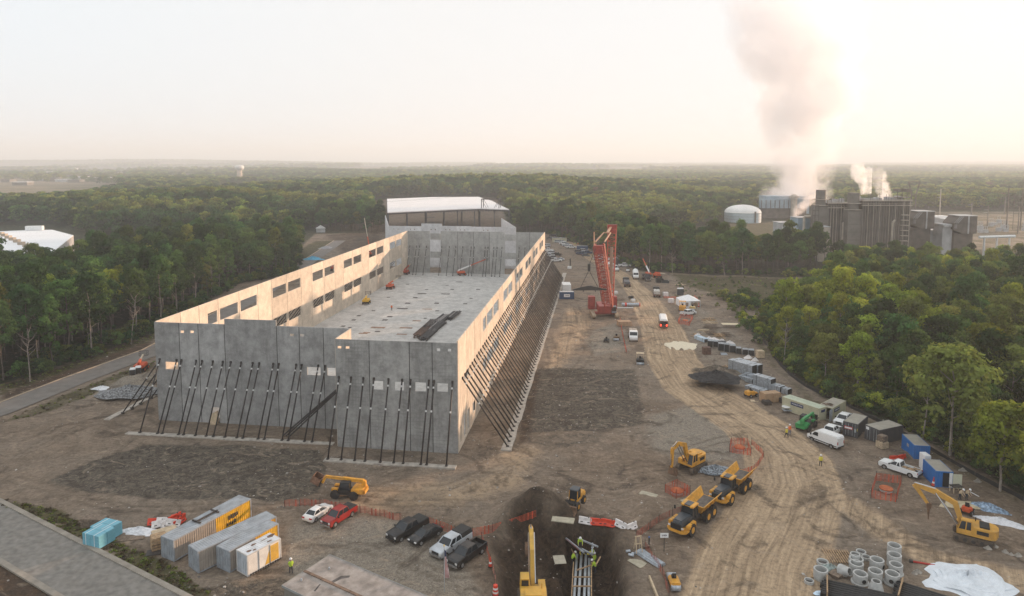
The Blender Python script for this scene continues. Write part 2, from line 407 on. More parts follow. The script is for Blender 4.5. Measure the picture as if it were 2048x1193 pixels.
# woodland floor beyond the site edge
site = poly_mask(X_, Y_, P((-700, 960), (0, 775), (170, 722), (310, 668)) + [at(470, 570), at(590, 545), at(598, 498), at(630, 468), at(780, 466), at(1000, 470), at(1095, 468),
    at(1180, 498), at(1230, 530), at(1300, 546), at(1440, 552), at(1600, 557), at(1590, 590), at(1510, 640), at(1560, 738), at(1640, 800), at(1800, 860), at(2048, 1005), at(2600, 1250), at(2600, 1700), at(-1000, 1700)], 3)
FOREST = np.clip(1 - site, 0, 1)
FOREST = FOREST * (1 - pm(6, (735, 470), (1020, 470), (1000, 416), (745, 416)))
SOIL = np.maximum(SOIL, pm(6, (735, 470), (1020, 470), (1000, 416), (745, 416)) * .5)
plant = pm(12, (1590, 500), (2400, 500), (2400, 430), (2048, 425), (1850, 425), (1600, 432))
GRASS = np.maximum(GRASS, pm(8, (1360, 500), (1590, 505), (1600, 436), (1530, 445), (1400, 452), (1350, 470)) * .9)
field = pm(30, (-500, 372), (230, 372), (240, 380), (160, 398), (-500, 412))
field = np.maximum(field, pm(60, (-700, 372), (262, 372), (262, 345), (-700, 345)) * .7)
field = np.maximum(field, pm(40, (440, 372), (570, 368), (520, 390), (420, 390)))
FOREST = np.clip(FOREST - plant - GRASS, 0, 1)
FIELD = np.clip(field + (vnoise(X_, Y_, 420, 31) > .66) * (np.hypot(X_, Y_) > 1900) * .8, 0, 1)
FOREST = np.clip(FOREST - field, 0, 1)
for n_, v_ in dict(m_dark=DARK, m_tan=TAN, m_gravel=GRAVEL, m_grass=GRASS, m_soil=SOIL, m_forest=FOREST, m_field=FIELD, m_plant=plant, hs=np.clip(hs, -30, 30), hl=hl).items(): attr(gme, n_, v_)
attr(gme, 'm_wet', np.maximum(poly_mask(X_, Y_, TRENCH, .8), .9 * np.clip(np.maximum(poly_mask(X_, Y_, PIT, 2.0), pm(2.0, (1030, 1030), (1110, 1015), (1180, 1035), (1250, 1080), (1262, 1193), (1240, 1260), (1000, 1260), (985, 1080))) * (.25 + 1.3 * vnoise(X_, Y_, 2.6, 71)), 0, 1)))  # trench shade painted in as a mask, plus dark soil of pit and heap
RUT = np.zeros(len(X_))
for pl_, off in (((1030, 905), (1120, 935), (1250, 945), (1340, 930)), .9), (((1010, 920), (1090, 965), (1230, 985), (1300, 960)), .9), (((560, 950), (720, 975), (900, 972), (1010, 930)), .9), (((600, 990), (800, 1005), (980, 1000), (1130, 975)), .9), (((1560, 1040), (1640, 1000), (1720, 985), (1790, 1020)), .9), (((1600, 930), (1690, 960), (1740, 1040), (1700, 1100)), .9), (((1080, 640), (1110, 720), (1060, 830), (1040, 900)), 1.1), (((1150, 610), (1180, 700), (1120, 800)), 1.1), (((60, 900), (200, 850), (330, 870)), .9), (((30, 960), (250, 1020), (520, 1015), (640, 1003)), .9), (((640, 1080), (760, 1110), (880, 1150), (980, 1140)), .8), (((1640, 1060), (1800, 1080), (1960, 1110), (2060, 1120)), 1.0), (((1650, 1090), (1800, 1110), (1960, 1140)), 1.0), (((1380, 900), (1480, 870), (1560, 900)), .9):
    d_, s_, _ = seg_dist(X_, Y_, P(*pl_)); s_ = s_ + (vnoise(X_, Y_, 7, 80) - .5) * 1.2; RUT = np.maximum(RUT, np.clip(1 - np.abs(np.abs(s_) - off) / .42, 0, 1) * np.clip((4 - d_) * 2, 0, 1) * (.5 + .5 * vnoise(X_, Y_, 5, 81)))
GZ2 = GZ - .10 * RUT; co_ = np.stack([X_, Y_, GZ2], 1).astype(np.float32).ravel(); gme.vertices.foreach_set('co', co_); attr(gme, 'm_rut', RUT)
gm = bpy.data.materials.new('site_ground'); gm.use_nodes = True
n = gm.node_tree; N = n.nodes; Lk = n.links; bs = N['Principled BSDF']; bs.inputs['Roughness'].default_value = .95; bs.inputs['Specular IOR Level'].default_value = .15
gc = N.new('ShaderNodeNewGeometry')
def noise(sc, det=6, rough=.6, vec=None, dist=0.0, st=None):
    k = N.new('ShaderNodeTexNoise'); k.inputs['Scale'].default_value = sc; k.inputs['Detail'].default_value = det; k.inputs['Roughness'].default_value = rough; k.inputs['Distortion'].default_value = dist
    if st:
        mp = N.new('ShaderNodeMapping'); mp.inputs['Scale'].default_value = st[0]; mp.inputs['Rotation'].default_value = (0, 0, st[1]); Lk.new(gc.outputs['Position'], mp.inputs['Vector']); Lk.new(mp.outputs['Vector'], k.inputs['Vector'])
    else: Lk.new(vec or gc.outputs['Position'], k.inputs['Vector'])
    return k.outputs['Fac']
def mr(v, a, b, c=0.0, d=1.0):
    k = N.new('ShaderNodeMapRange'); k.inputs['From Min'].default_value = a; k.inputs['From Max'].default_value = b; k.inputs['To Min'].default_value = c; k.inputs['To Max'].default_value = d
    Lk.new(v, k.inputs['Value']); return k.outputs['Result']
def mixc(f, a, b):
    k = N.new('ShaderNodeMix'); k.data_type = 'RGBA'
    if isinstance(f, (int, float)): k.inputs['Factor'].default_value = f
    else: Lk.new(f, k.inputs['Factor'])
    for s_, x in (('A', a), ('B', b)):
        if isinstance(x, tuple): k.inputs[s_].default_value = (*x, 1)
        else: Lk.new(x, k.inputs[s_])
    return k.outputs['Result']
def mth(op, a, b):
    k = N.new('ShaderNodeMath'); k.operation = op
    for i, x in enumerate((a, b)):
        if isinstance(x, (int, float)): k.inputs[i].default_value = x
        else: Lk.new(x, k.inputs[i])
    return k.outputs[0]
def att(nm):
    k = N.new('ShaderNodeAttribute'); k.attribute_name = nm; return k.outputs['Fac']
def msk(nm, nz, amt=.5, lo=.35, hi=.65):
    a = mth('ADD', att(nm), mth('MULTIPLY', mth('SUBTRACT', nz, .5), amt)); return mr(a, lo, hi)
big = noise(.035, 5); mid = noise(.22, 7, .65, dist=.6); fine = noise(1.7, 8, .75); grit = noise(5.5, 4, .8)
streak = noise(.5, 6, .7, st=((1, 4.5, 1), .35), dist=1.2); streak2 = noise(.42, 6, .7, st=((5, 1, 1), -.2), dist=1.4)
base = mixc(mr(mid, .35, .68), (.135, .108, .086), (.27, .22, .178))
base = mixc(mr(big, .4, .62, 0, .7), base, (.25, .225, .20))
base = mixc(mr(streak, .52, .72, 0, .6), base, (.38, .31, .245))
base = mixc(mr(streak2, .55, .75, 0, .55), base, (.075, .062, .052))
grav = mixc(mr(grit, .35, .7), (.13, .125, .115), (.43, .41, .37))
base = mixc(mth('MULTIPLY', msk('m_gravel', mid, .9), .8), base, grav)
tanv = N.new('ShaderNodeCombineXYZ'); Lk.new(mth('MULTIPLY', att('hs'), 1.25), tanv.inputs[0]); Lk.new(mth('MULTIPLY', att('hl'), .06), tanv.inputs[1])
rut = noise(1.0, 6, .7, vec=tanv.outputs[0], dist=.5)
tanc = mixc(mr(rut, .35, .66), (.27, .21, .15), (.60, .48, .35))
base = mixc(mth('MULTIPLY', msk('m_tan', mid, .6), .92), base, tanc)
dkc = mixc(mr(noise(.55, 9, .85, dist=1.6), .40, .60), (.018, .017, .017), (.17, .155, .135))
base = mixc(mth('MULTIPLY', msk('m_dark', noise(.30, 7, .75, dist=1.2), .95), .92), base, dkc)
base = mixc(mth('MULTIPLY', att('m_rut'), .7), base, (.075, .06, .048))
soilc = mixc(mr(noise(.6, 7, .75, dist=.8), .35, .66), (.014, .010, .008), (.115, .075, .050))
base = mixc(mth('MULTIPLY', msk('m_soil', mid, .6), .9), base, soilc)
grc = mixc(mr(noise(.9, 7, .8), .35, .65), (.022, .035, .012), (.115, .105, .045))
base = mixc(mth('MULTIPLY', msk('m_grass', mid, 1.0), .92), base, grc)
base = mixc(msk('m_plant', mid, .4), base, mixc(mr(noise(.05, 5), .4, .6), (.10, .09, .05), (.26, .23, .19)))
base = mixc(msk('m_forest', mid, .5), base, mixc(mr(noise(.02, 6), .35, .65), (.018, .028, .014), (.045, .055, .024)))
base = mixc(att('m_field'), base, mixc(mr(noise(.012, 6), .35, .65), (.10, .10, .05), (.30, .245, .17)))
# pebbles / litter specks
vo = N.new('ShaderNodeTexVoronoi'); vo.inputs['Scale'].default_value = 2.3; Lk.new(gc.outputs['Position'], vo.inputs['Vector'])
spk = mth('MULTIPLY', mr(vo.outputs['Distance'], .0, .16, 1, 0), mr(fine, .5, .62))
base = mixc(mth('MULTIPLY', spk, mr(big, .45, .55, .1, .6)), base, (.38, .34, .30))
base = mixc(mr(noise(.11, 8, .62, dist=2.2), .53, .66, 0, .72), base, (.062, .050, .042))
base = mixc(mr(noise(.16, 7, .6, dist=2.6, st=((1, 1.6, 1), .5)), .56, .68, 0, .5), base, (.40, .34, .28))
base = mixc(mr(fine, .36, .54, .42, 0), base, (.045, .037, .031))
base = mixc(mr(noise(3.2, 6, .8), .56, .68, 0, .4), base, (.46, .41, .35))
base = mixc(mth('MULTIPLY', att('m_wet'), .92), base, mixc(mr(noise(.9, 8, .85, dist=1.0), .42, .66), (.004, .003, .0025), (.085, .06, .043)))  # near-black: trench shade put into the ground colour, with the dark soil
k_ = N.new('ShaderNodeMix'); k_.data_type = 'RGBA'; k_.blend_type = 'MULTIPLY'; k_.inputs['Factor'].default_value = 1; Lk.new(base, k_.inputs['A']); k_.inputs['B'].default_value = (1.0, .925, .83, 1); base = k_.outputs['Result']
Lk.new(base, bs.inputs['Base Color'])
bp = N.new('ShaderNodeBump'); bp.inputs['Strength'].default_value = .8; bp.inputs['Distance'].default_value = .3
Lk.new(mth('ADD', mth('MULTIPLY', fine, .45), mth('MULTIPLY', mid, 1.8)), bp.inputs['Height']); Lk.new(bp.outputs['Normal'], bs.inputs['Normal'])
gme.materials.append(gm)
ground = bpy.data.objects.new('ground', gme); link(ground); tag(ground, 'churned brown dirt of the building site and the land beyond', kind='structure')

# asphalt roads with kerbs
def ribbon(name, pts, off0, off1, z, m, kind='structure', th=0.0, label=None, step=2.0):
    P_ = []
    for a, b in zip(pts[:-1], pts[1:]):
        k = max(1, int((Vector(b) - Vector(a)).length / step)); P_ += [Vector(a).lerp(Vector(b), i / k) for i in range(k)]
    P_.append(Vector(pts[-1])); P_ = [Vector((p.x, p.y, 0)) for p in P_]
    L_, R_ = [], []
    for i, p in enumerate(P_):
        d = (P_[min(i + 1, len(P_) - 1)] - P_[max(i - 1, 0)]).normalized(); nrm = Vector((-d.y, d.x, 0))
        L_.append(p + nrm * off0); R_.append(p + nrm * off1)
    b = MB(); zz = lambda q, e: (q.x, q.y, z + e)
    for i in range(len(P_) - 1):
        if th: b.hexa([zz(R_[i], -.1), zz(R_[i + 1], -.1), zz(L_[i + 1], -.1), zz(L_[i], -.1), zz(R_[i], th), zz(R_[i + 1], th), zz(L_[i + 1], th), zz(L_[i], th)])
        else: b.add([zz(R_[i], 0), zz(R_[i + 1], 0), zz(L_[i + 1], 0), zz(L_[i], 0)], [(0, 1, 2, 3)])
    o = b.build(name, m); tag(o, label, kind=kind); return o
ASPH = mat('asphalt', (.215, .20, .178), .9, .18, 1.2, dirt=.25)
ASPH2 = mat('worn_asphalt', (.19, .172, .155), .9, .12, .4, dirt=.35)
KERB = mat('kerb_concrete', (.30, .265, .22), .9, .15, .8, dirt=.3)
ribbon('road', ROADL, 3.6, -3.6, .16, ASPH2, label='old asphalt road running beside the left wood')
ribbon('kerb', ROADL, 3.9, 3.6, .17, mat('kerb_warm', (.46, .36, .26), .9, .12), th=.14, label='pale kerb along the wood side of the left road')
ribbon('road', ROADL2, 3.4, -3.4, .14, ASPH, label='grey asphalt road across the lower left corner')
ribbon('kerb', ROADL2, 4.1, 3.4, .15, KERB, th=.13, label='concrete gutter and kerb on the site side of the near road')
ribbon('kerb', ROADL2, -3.4, -4.1, .15, KERB, th=.13, label='concrete kerb on the lower side of the near road')

# ================================================================ WOODS
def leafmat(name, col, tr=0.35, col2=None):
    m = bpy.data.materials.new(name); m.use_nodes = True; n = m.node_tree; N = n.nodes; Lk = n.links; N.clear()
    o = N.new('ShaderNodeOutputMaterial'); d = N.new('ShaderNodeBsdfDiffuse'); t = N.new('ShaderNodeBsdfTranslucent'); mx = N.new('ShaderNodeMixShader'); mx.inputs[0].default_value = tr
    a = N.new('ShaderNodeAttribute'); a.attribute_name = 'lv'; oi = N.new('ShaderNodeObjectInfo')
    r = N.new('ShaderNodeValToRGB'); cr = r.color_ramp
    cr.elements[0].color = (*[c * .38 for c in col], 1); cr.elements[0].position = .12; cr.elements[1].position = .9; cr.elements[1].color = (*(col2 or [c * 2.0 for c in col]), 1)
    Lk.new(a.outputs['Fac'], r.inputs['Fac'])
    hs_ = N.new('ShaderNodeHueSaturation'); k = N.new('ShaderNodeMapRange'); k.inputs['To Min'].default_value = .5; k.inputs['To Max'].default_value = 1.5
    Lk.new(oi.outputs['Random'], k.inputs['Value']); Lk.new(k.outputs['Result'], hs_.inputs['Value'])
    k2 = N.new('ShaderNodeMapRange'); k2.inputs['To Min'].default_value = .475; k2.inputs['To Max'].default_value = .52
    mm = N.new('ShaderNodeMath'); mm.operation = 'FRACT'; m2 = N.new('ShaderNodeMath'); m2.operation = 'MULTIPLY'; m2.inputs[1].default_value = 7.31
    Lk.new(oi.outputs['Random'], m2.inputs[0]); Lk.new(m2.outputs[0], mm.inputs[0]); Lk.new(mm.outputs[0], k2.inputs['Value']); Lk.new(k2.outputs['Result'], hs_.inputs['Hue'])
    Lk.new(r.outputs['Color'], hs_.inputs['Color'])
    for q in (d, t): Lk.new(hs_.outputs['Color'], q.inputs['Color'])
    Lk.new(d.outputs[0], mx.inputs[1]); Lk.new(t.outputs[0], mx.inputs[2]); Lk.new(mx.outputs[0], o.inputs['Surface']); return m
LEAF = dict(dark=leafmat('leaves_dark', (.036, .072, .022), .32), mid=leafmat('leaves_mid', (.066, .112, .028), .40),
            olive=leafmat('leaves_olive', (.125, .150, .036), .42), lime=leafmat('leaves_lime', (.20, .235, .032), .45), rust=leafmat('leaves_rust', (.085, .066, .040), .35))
BARK = mat('bark', (.13, .105, .085), .95, .3, 2)
BARKP = mat('pale_bark', (.30, .26, .22), .95, .25, 2)

def crown_arrays(seed, H, R, base, lobes, leaves, size, flat=1.0, drop=0.0):
    """lobed crown made of many small leaf-clump faces; returns verts, faces(tri/quad), lv per face"""
    r = np.random.default_rng(seed)
    cs = []; rs = []
    for i in range(lobes):
        f = (i + .5) / lobes; z = base + (H - base) * (0.12 + .88 * f ** .9)
        prof = math.sin(math.pi * min(1, .18 + .80 * (z - base) / (H - base)) ** 1.1) ** .75
        a = i * 2.4 + r.uniform(-.5, .5); rad = R * prof * r.uniform(.35, .85)
        cs.append((rad * math.cos(a), rad * math.sin(a), min(z, H - R * .28))); rs.append(R * r.uniform(.28, .46))
    cs = np.array(cs); rs = np.array(rs)
    pr = rs ** 2; idx = r.choice(lobes, leaves, p=pr / pr.sum())
    d = r.normal(size=(leaves, 3)); d /= np.linalg.norm(d, axis=1)[:, None]
    d[:, 2] = np.where(d[:, 2] < -.35, -d[:, 2], d[:, 2])
    rad = rs[idx] * (1 - np.abs(r.normal(0, .16, leaves))) * (1 + .25 * np.sin(d[:, 0] * 5 + idx) * np.sin(d[:, 1] * 5))
    pos = cs[idx] + d * rad[:, None] * np.array([1, 1, flat])
    if drop: pos[:, 2] -= drop * (np.hypot(pos[:, 0], pos[:, 1]) / R) ** 2
    nrm = d * 1.0 + r.normal(0, .45, (leaves, 3)); nrm[:, 2] += .35; nrm /= np.linalg.norm(nrm, axis=1)[:, None]
    up = np.tile([0, 0, 1.], (leaves, 1)) + r.normal(0, .3, (leaves, 3)); t1 = np.cross(nrm, up); t1 /= np.linalg.norm(t1, axis=1)[:, None] + 1e-9; t2 = np.cross(nrm, t1)
    an = r.uniform(0, 6.28, leaves)[:, None]; u = t1 * np.cos(an) + t2 * np.sin(an); v = -t1 * np.sin(an) + t2 * np.cos(an)
    s = size * r.uniform(.55, 1.35, leaves)[:, None]
    k = r.uniform(.55, 1.0, (4, leaves, 1))
    q = np.stack([pos - u * s * k[0], pos - v * s * .7 * k[1] + nrm * s * .15, pos + u * s * k[2], pos + v * s * .7 * k[3] - nrm * s * .1], 1)
    lobev = r.uniform(0, 1, lobes)
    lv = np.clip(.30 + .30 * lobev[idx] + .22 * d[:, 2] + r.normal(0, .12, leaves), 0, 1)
    return q.reshape(-1, 3), lv
def crown_mesh(name, m, *a, **k):
    v, lv = crown_arrays(*a, **k); nq = len(lv); me = bpy.data.meshes.new(name)
    me.vertices.add(nq * 4); me.vertices.foreach_set('co', v.astype(np.float32).ravel())
    me.loops.add(nq * 4); me.loops.foreach_set('vertex_index', np.arange(nq * 4, dtype=np.int32))
    me.polygons.add(nq); me.polygons.foreach_set('loop_start', np.arange(0, nq * 4, 4, dtype=np.int32)); me.update(calc_edges=True)
    at_ = me.attributes.new('lv', 'FLOAT', 'FACE'); at_.data.foreach_set('value', lv.astype(np.float32))
    me.materials.append(m); return me
def trunk_mb(H, R, r0, seed, b=None, limbs=5, start=.35):
    rr = random.Random(seed); b = b or MB(); p = Vector((0, 0, -.3)); n = 5; top = H * .8; r = r0
    for i in range(n):
        q = Vector((rr.uniform(-.25, .25) * (i > 0), rr.uniform(-.25, .25) * (i > 0), top * (i + 1) / n)); b.cyl(p, q, r, r * .78, 7, caps=False); p = q; r *= .78
    for i in range(limbs):
        z = H * (start + (.75 - start) * i / limbs); a = i * 2.4 + rr.random(); e = Vector((math.cos(a) * R * .6, math.sin(a) * R * .6, z + R * .55))
        m_ = Vector((math.cos(a) * R * .28, math.sin(a) * R * .28, z + R * .2)); b.cyl((0, 0, z), m_, r0 * .38, r0 * .27, 5, caps=False); b.cyl(m_, e, r0 * .27, r0 * .1, 5, caps=False)
    return b
# near prototypes (trunk + crown), real size
SHAPES = [  # H, R, base, lobes, leaves, size, flat
    ('round', 15.5, 4.3, 4.2, 20, 3400, .36, .9), ('broad', 14.0, 5.2, 3.6, 24, 4200, .37, .8), ('tall', 18.5, 3.7, 6.5, 20, 3100, .35, 1.0), ('slim', 15.0, 2.6, 3.0, 15, 2100, .32, 1.1), ('open', 16.5, 4.4, 6.0, 14, 2100, .36, .8)]
PROTO = {}
def proto(shape, tone, seed):
    k = (shape, tone, seed)
    if k not in PROTO:
        nm, H, R, bs_, lo, lv, sz, fl = next(s for s in SHAPES if s[0] == shape)
        sh = ('mesh', shape, seed)
        if sh not in PROTO:
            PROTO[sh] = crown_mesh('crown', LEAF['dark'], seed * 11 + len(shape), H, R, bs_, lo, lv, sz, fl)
            PROTO[('t', shape, seed)] = trunk_mb(H, R, .22 if shape != 'slim' else .14, seed).mesh('trunk', BARKP if seed % 2 else BARK, smooth=True)
        PROTO[k] = (PROTO[sh], PROTO[('t', shape, seed)], H)
    return PROTO[k]

def in_view(x, y, m=0.0):
    return (y > 20) & (np.abs(x) < y * (1024 / F) + m)
leftpoly = [(q.x, q.y) for q in P((-900, 1050), (0, 772), (170, 722), (310, 668))] + [(q.x, q.y) for q in (at(470, 572), at(592, 547), at(600, 502), at(560, 500), at(430, 507), at(300, 522), at(140, 574))] + [(at(0, 582).x, at(0, 582).y), (at(-250, 590).x, at(-250, 590).y), (-330, 200)]
rightpoly = [(q.x, q.y) for q in (at(1548, 704), at(1560, 722), at(1640, 786), at(1800, 848), at(1930, 915), at(2048, 985), at(2500, 1190), at(2900, 1150), at(3400, 620), at(3000, 552), at(2048, 546), at(1640, 543), at(1665, 562), at(1650, 600), at(1590, 645))]
backpoly = [(q.x, q.y) for q in (at(1096, 467), at(1180, 496), at(1228, 526), at(1300, 544), at(1440, 550), at(1612, 555), at(1660, 528), at(1440, 520), at(1330, 504), at(1240, 480), at(1180, 463))]
backleft = [(q.x, q.y) for q in (at(632, 466), at(762, 464), at(762, 446), at(640, 452))]
backleft2 = [(q.x, q.y) for q in (at(1048, 469), at(1100, 467), at(1200, 461), at(1120, 448), at(1048, 448))]
def scatter(poly, sp, seed):
    r = np.random.default_rng(seed); a = np.array(poly); x0, y0 = a.min(0); x1, y1 = a.max(0)
    gx, gy = np.meshgrid(np.arange(x0, x1, sp), np.arange(y0, y1, sp)); gx = gx.ravel() + r.uniform(-.42, .42, gx.size) * sp; gy = gy.ravel() + r.uniform(-.42, .42, gy.size) * sp
    m = in_poly(gx, gy, poly) & in_view(gx, gy, 190); return gx[m], gy[m]
trees = []  # (x,y,side)
for poly, sp, sd, side in ((leftpoly, 5.8, 1, 'left'), (rightpoly, 5.6, 2, 'right'), (backpoly, 6.2, 3, 'back'), (backleft, 6.6, 4, 'far'), (backleft2, 6.6, 6, 'far')):
    gx, gy = scatter(poly, sp, sd)
    for x, y in zip(gx, gy): trees.append((float(x), float(y), side))
edgeL = [leftpoly[i] for i in range(1, 5)]; edgeR = rightpoly[0:6]
tx = np.array([t[0] for t in trees]); ty = np.array([t[1] for t in trees])
eL, _, _ = seg_dist(tx, ty, edgeL); eR, _, _ = seg_dist(tx, ty, edgeR)
TR = []
rt = random.Random(5)
patch = vnoise(tx, ty, 30, 44); patch2 = vnoise(tx, ty, 17, 45)
for i, (x, y, side) in enumerate(trees):
    ed = min(eL[i], eR[i]); sc = rt.uniform(.80, 1.18)
    if side == 'left': tone = rt.choices(['dark', 'mid', 'olive', 'lime'], [8, 3.5, .9, .25])[0]
    elif side == 'right':
        u = patch[i]; tone = rt.choices(['dark', 'mid', 'olive', 'lime'], [1.8, 3, 3.2, .6 + 2.0 * (u > .55)])[0]
    else: tone = rt.choices(['dark', 'mid', 'olive'], [4, 4, 1.5])[0]
    shp = rt.choices(['round', 'broad', 'tall', 'slim', 'open'], [4, 3, 3, 1.2, 1.4])[0]
    if side == 'right': sc *= .84 + .22 * patch2[i]
    if side == 'right' and ed < 12: sc *= .68 + .02 * ed; shp = rt.choice(['round', 'broad', 'slim', 'round'])
    if side == 'right' and ed > 40: sc *= .93
    if side == 'left' and ed < 9: shp = rt.choice(['tall', 'tall', 'open', 'slim'])
    if side == 'left': sc *= .92 + .2 * patch2[i]
    if side == 'right' and y > 225: sc *= .86
    if side == 'back': sc *= 1.0 if x > at(1350, 540).x else 1.15
    if side == 'far': sc *= 1.12
    if side == 'far': sc *= .95
    TR.append([x, y, side, tone, shp, rt.randint(1, 2), sc, rt.uniform(0, 6.28), ed])
# keep the bright lime tree at the right edge and a few noted ones
for (px, py, tone, shp, sc) in [(2000, 985, 'lime', 'broad', .98), (1900, 912, 'olive', 'broad', 1.35), (2070, 1010, 'lime', 'round', 1.0), (1665, 742, 'lime', 'slim', .8), (1618, 700, 'lime', 'round', .75), (1560, 690, 'mid', 'round', .55)]:
    q = at(px, py); TR = [t for t in TR if math.hypot(t[0] - q.x, t[1] - q.y) > 4.5 * sc]; TR.append([q.x, q.y, 'right', tone, shp, 1, sc, rt.uniform(0, 6), 3.0])
def vis_size(t):
    x, y = t[0], t[1]
    if abs(x) > y * (1024 / F) * 1.0 + 1 or y < 60: return 0
    H = next(s[1] for s in SHAPES if s[0] == t[4]) * t[6]
    # crown centre must fall in the frame
    py = Y0 + F * ((CAMH - H * .7) * CP - y * SP_) / (y * CP + (CAMH - H * .7) * SP_)
    if py > 1185 or t[2] == 'far': return 0
    # hidden behind the building?
    v = (x - BO[0]) * BV[0] + (y - BO[1]) * BV[1]
    return H / y
order = sorted(range(len(TR)), key=lambda i: -vis_size(TR[i]))
solo = [i for i in order if vis_size(TR[i]) > 0]
# prefer trees that are not buried: those near an edge first, then by size
solo = sorted(solo, key=lambda i: -(vis_size(TR[i]) * (1.25 if TR[i][8] < 14 else 1.0)))[:290]
soloset = set(solo)
LM = [('blue container with the open door', 1870, 960), ('blue container behind the white pickup', 1830, 905), ('grey container with stacked crates', 1770, 880), ('tan container along the silt fence', 1585, 815), ('tan container with its end open', 1665, 830),
      ('dark container with the red banner', 1712, 865), ('galvanised pipe stacks', 1500, 750), ('lower right corner of the photo', 2048, 1030), ('pile of sawn timber', 1430, 665), ('right end of the meadow', 1595, 575), ('white tent', 1375, 605), ('dome topped tank', 1485, 480),
      ('portable toilets beside the left road', 272, 752), ('front left corner of the concrete shell', 312, 700), ('left border of the photo', 0, 772), ('blue tarpaulin heap', 625, 520), ('white roofed warehouse', 100, 520), ('parked cars beyond the crane', 1200, 520), ('power plant stacks', 1700, 500), ('bus on the haul road', 1326, 650), ('orange lift behind the flatbeds', 1300, 545), ('bend in the silt fence', 1560, 735), ('left photo border at mid height', 0, 620), ('right photo border at mid height', 2048, 700), ('pale excavator at the right', 2010, 1010), ('upper window row of the left wall', 450, 610)]
LMW = [(n_, at(px, py)) for n_, px, py in LM]
ORD = 'nearest,second nearest,third nearest,fourth nearest,fifth nearest,sixth nearest,seventh nearest,eighth nearest,ninth nearest,tenth nearest,eleventh nearest,twelfth nearest,thirteenth nearest,fourteenth nearest,fifteenth nearest,sixteenth nearest,seventeenth nearest,eighteenth nearest,nineteenth nearest,twentieth nearest'.split(',')
TONE = dict(dark='dark green', mid='mid green', olive='olive green', lime='bright yellow-green', rust='rusty brown')
SHN = dict(round='round-crowned', broad='broad', tall='tall', slim='slim', open='thin-leaved')
near_lm = {}
for i in solo:
    t = TR[i]; ds = sorted((math.hypot(t[0] - w_.x, t[1] - w_.y), j) for j, (n_, w_) in enumerate(LMW)); near_lm.setdefault((ds[0][1], t[3], t[4]), []).append((ds[0][0], i))
labels = {}
for (j, tone, shp), L_ in near_lm.items():
    for k_, (d_, i) in enumerate(sorted(L_)):
        labels[i] = f"{TONE[tone]} {SHN[shp]} tree, {ORD[k_]} the {LM[j][0]}"
def inst_tree(t, label):
    me, tm, H = proto(t[4], t[3], t[5]); z = hz(t[0], t[1]) if t[1] < 480 else 0
    r = empty('slim_tree' if t[4] == 'slim' else 'broadleaf_tree', (t[0], t[1], z - .1), t[7], label, 'tree', 'trees standing in the woods round the site'); r.scale = (t[6],) * 3
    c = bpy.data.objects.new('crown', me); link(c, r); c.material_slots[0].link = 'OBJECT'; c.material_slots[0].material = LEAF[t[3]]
    k = bpy.data.objects.new('trunk', tm); link(k, r)
for i in solo: inst_tree(TR[i], labels[i])

for i, (px, py, rz_, lean, lab) in enumerate([(1568, 728, 0, .05, 'bare pale trunk at the silt fence bend'), (1700, 800, 2, .5, 'dead tree leaning over the tan containers'), (1845, 880, 1, .08, 'bare pale trunk behind the upper blue container'), (1450, 552, 3, 1.0, 'fallen leaning dead tree at the meadow edge'), (60, 762, 1, .03, 'bare pale trunk by the left photo border'), (262, 690, 2, .12, 'bare grey tree above the bend of the left road'), (1345, 550, 4, .05, 'bare pale trunk at the left end of the meadow'), (1595, 660, 2, .7, 'grey dead tree slanting out of the right wood')]):
    q = at(px, py); t = empty('dead_tree', (q.x, q.y, 0), rz_, lab, 'dead tree', 'bare and dead trees at the wood edges'); trunk_mb(13 + i % 3 * 2, 3.6, .17, 90 + i, limbs=9, start=.4).build('trunk', BARKP, t, smooth=True); t.rotation_euler = (lean, 0, rz_)
# everything else in the woods: one scattered mass
TCOL = bpy.data.collections.new('tree_kinds')
def inst_obj(name, me): o = bpy.data.objects.new(name, me); TCOL.objects.link(o); return o
KINDL = []
for tone in ('dark', 'mid', 'olive', 'lime'):
    for shp, seed in (('round', 1), ('broad', 2), ('tall', 1), ('slim', 2), ('open', 1)):
        me, tm, H = proto(shp, tone, seed)
        bm = bmesh.new(); bm.from_mesh(me); bm.from_mesh(tm)
        m2 = bpy.data.meshes.new('wood_tree'); bm.to_mesh(m2); bm.free()
        m2.materials.clear(); m2.materials.append(LEAF[tone]); m2.materials.append(BARK)
        mi = np.zeros(len(m2.polygons), np.int32); mi[len(me.polygons):] = 1; m2.polygons.foreach_set('material_index', mi)
        KINDL.append((f'k{len(KINDL):02d}', tone, shp, inst_obj(f'k{len(KINDL):02d}', m2)))
def kidx(tone, shp): return next(i for i, k in enumerate(KINDL) if k[1] == tone and k[2] == shp)
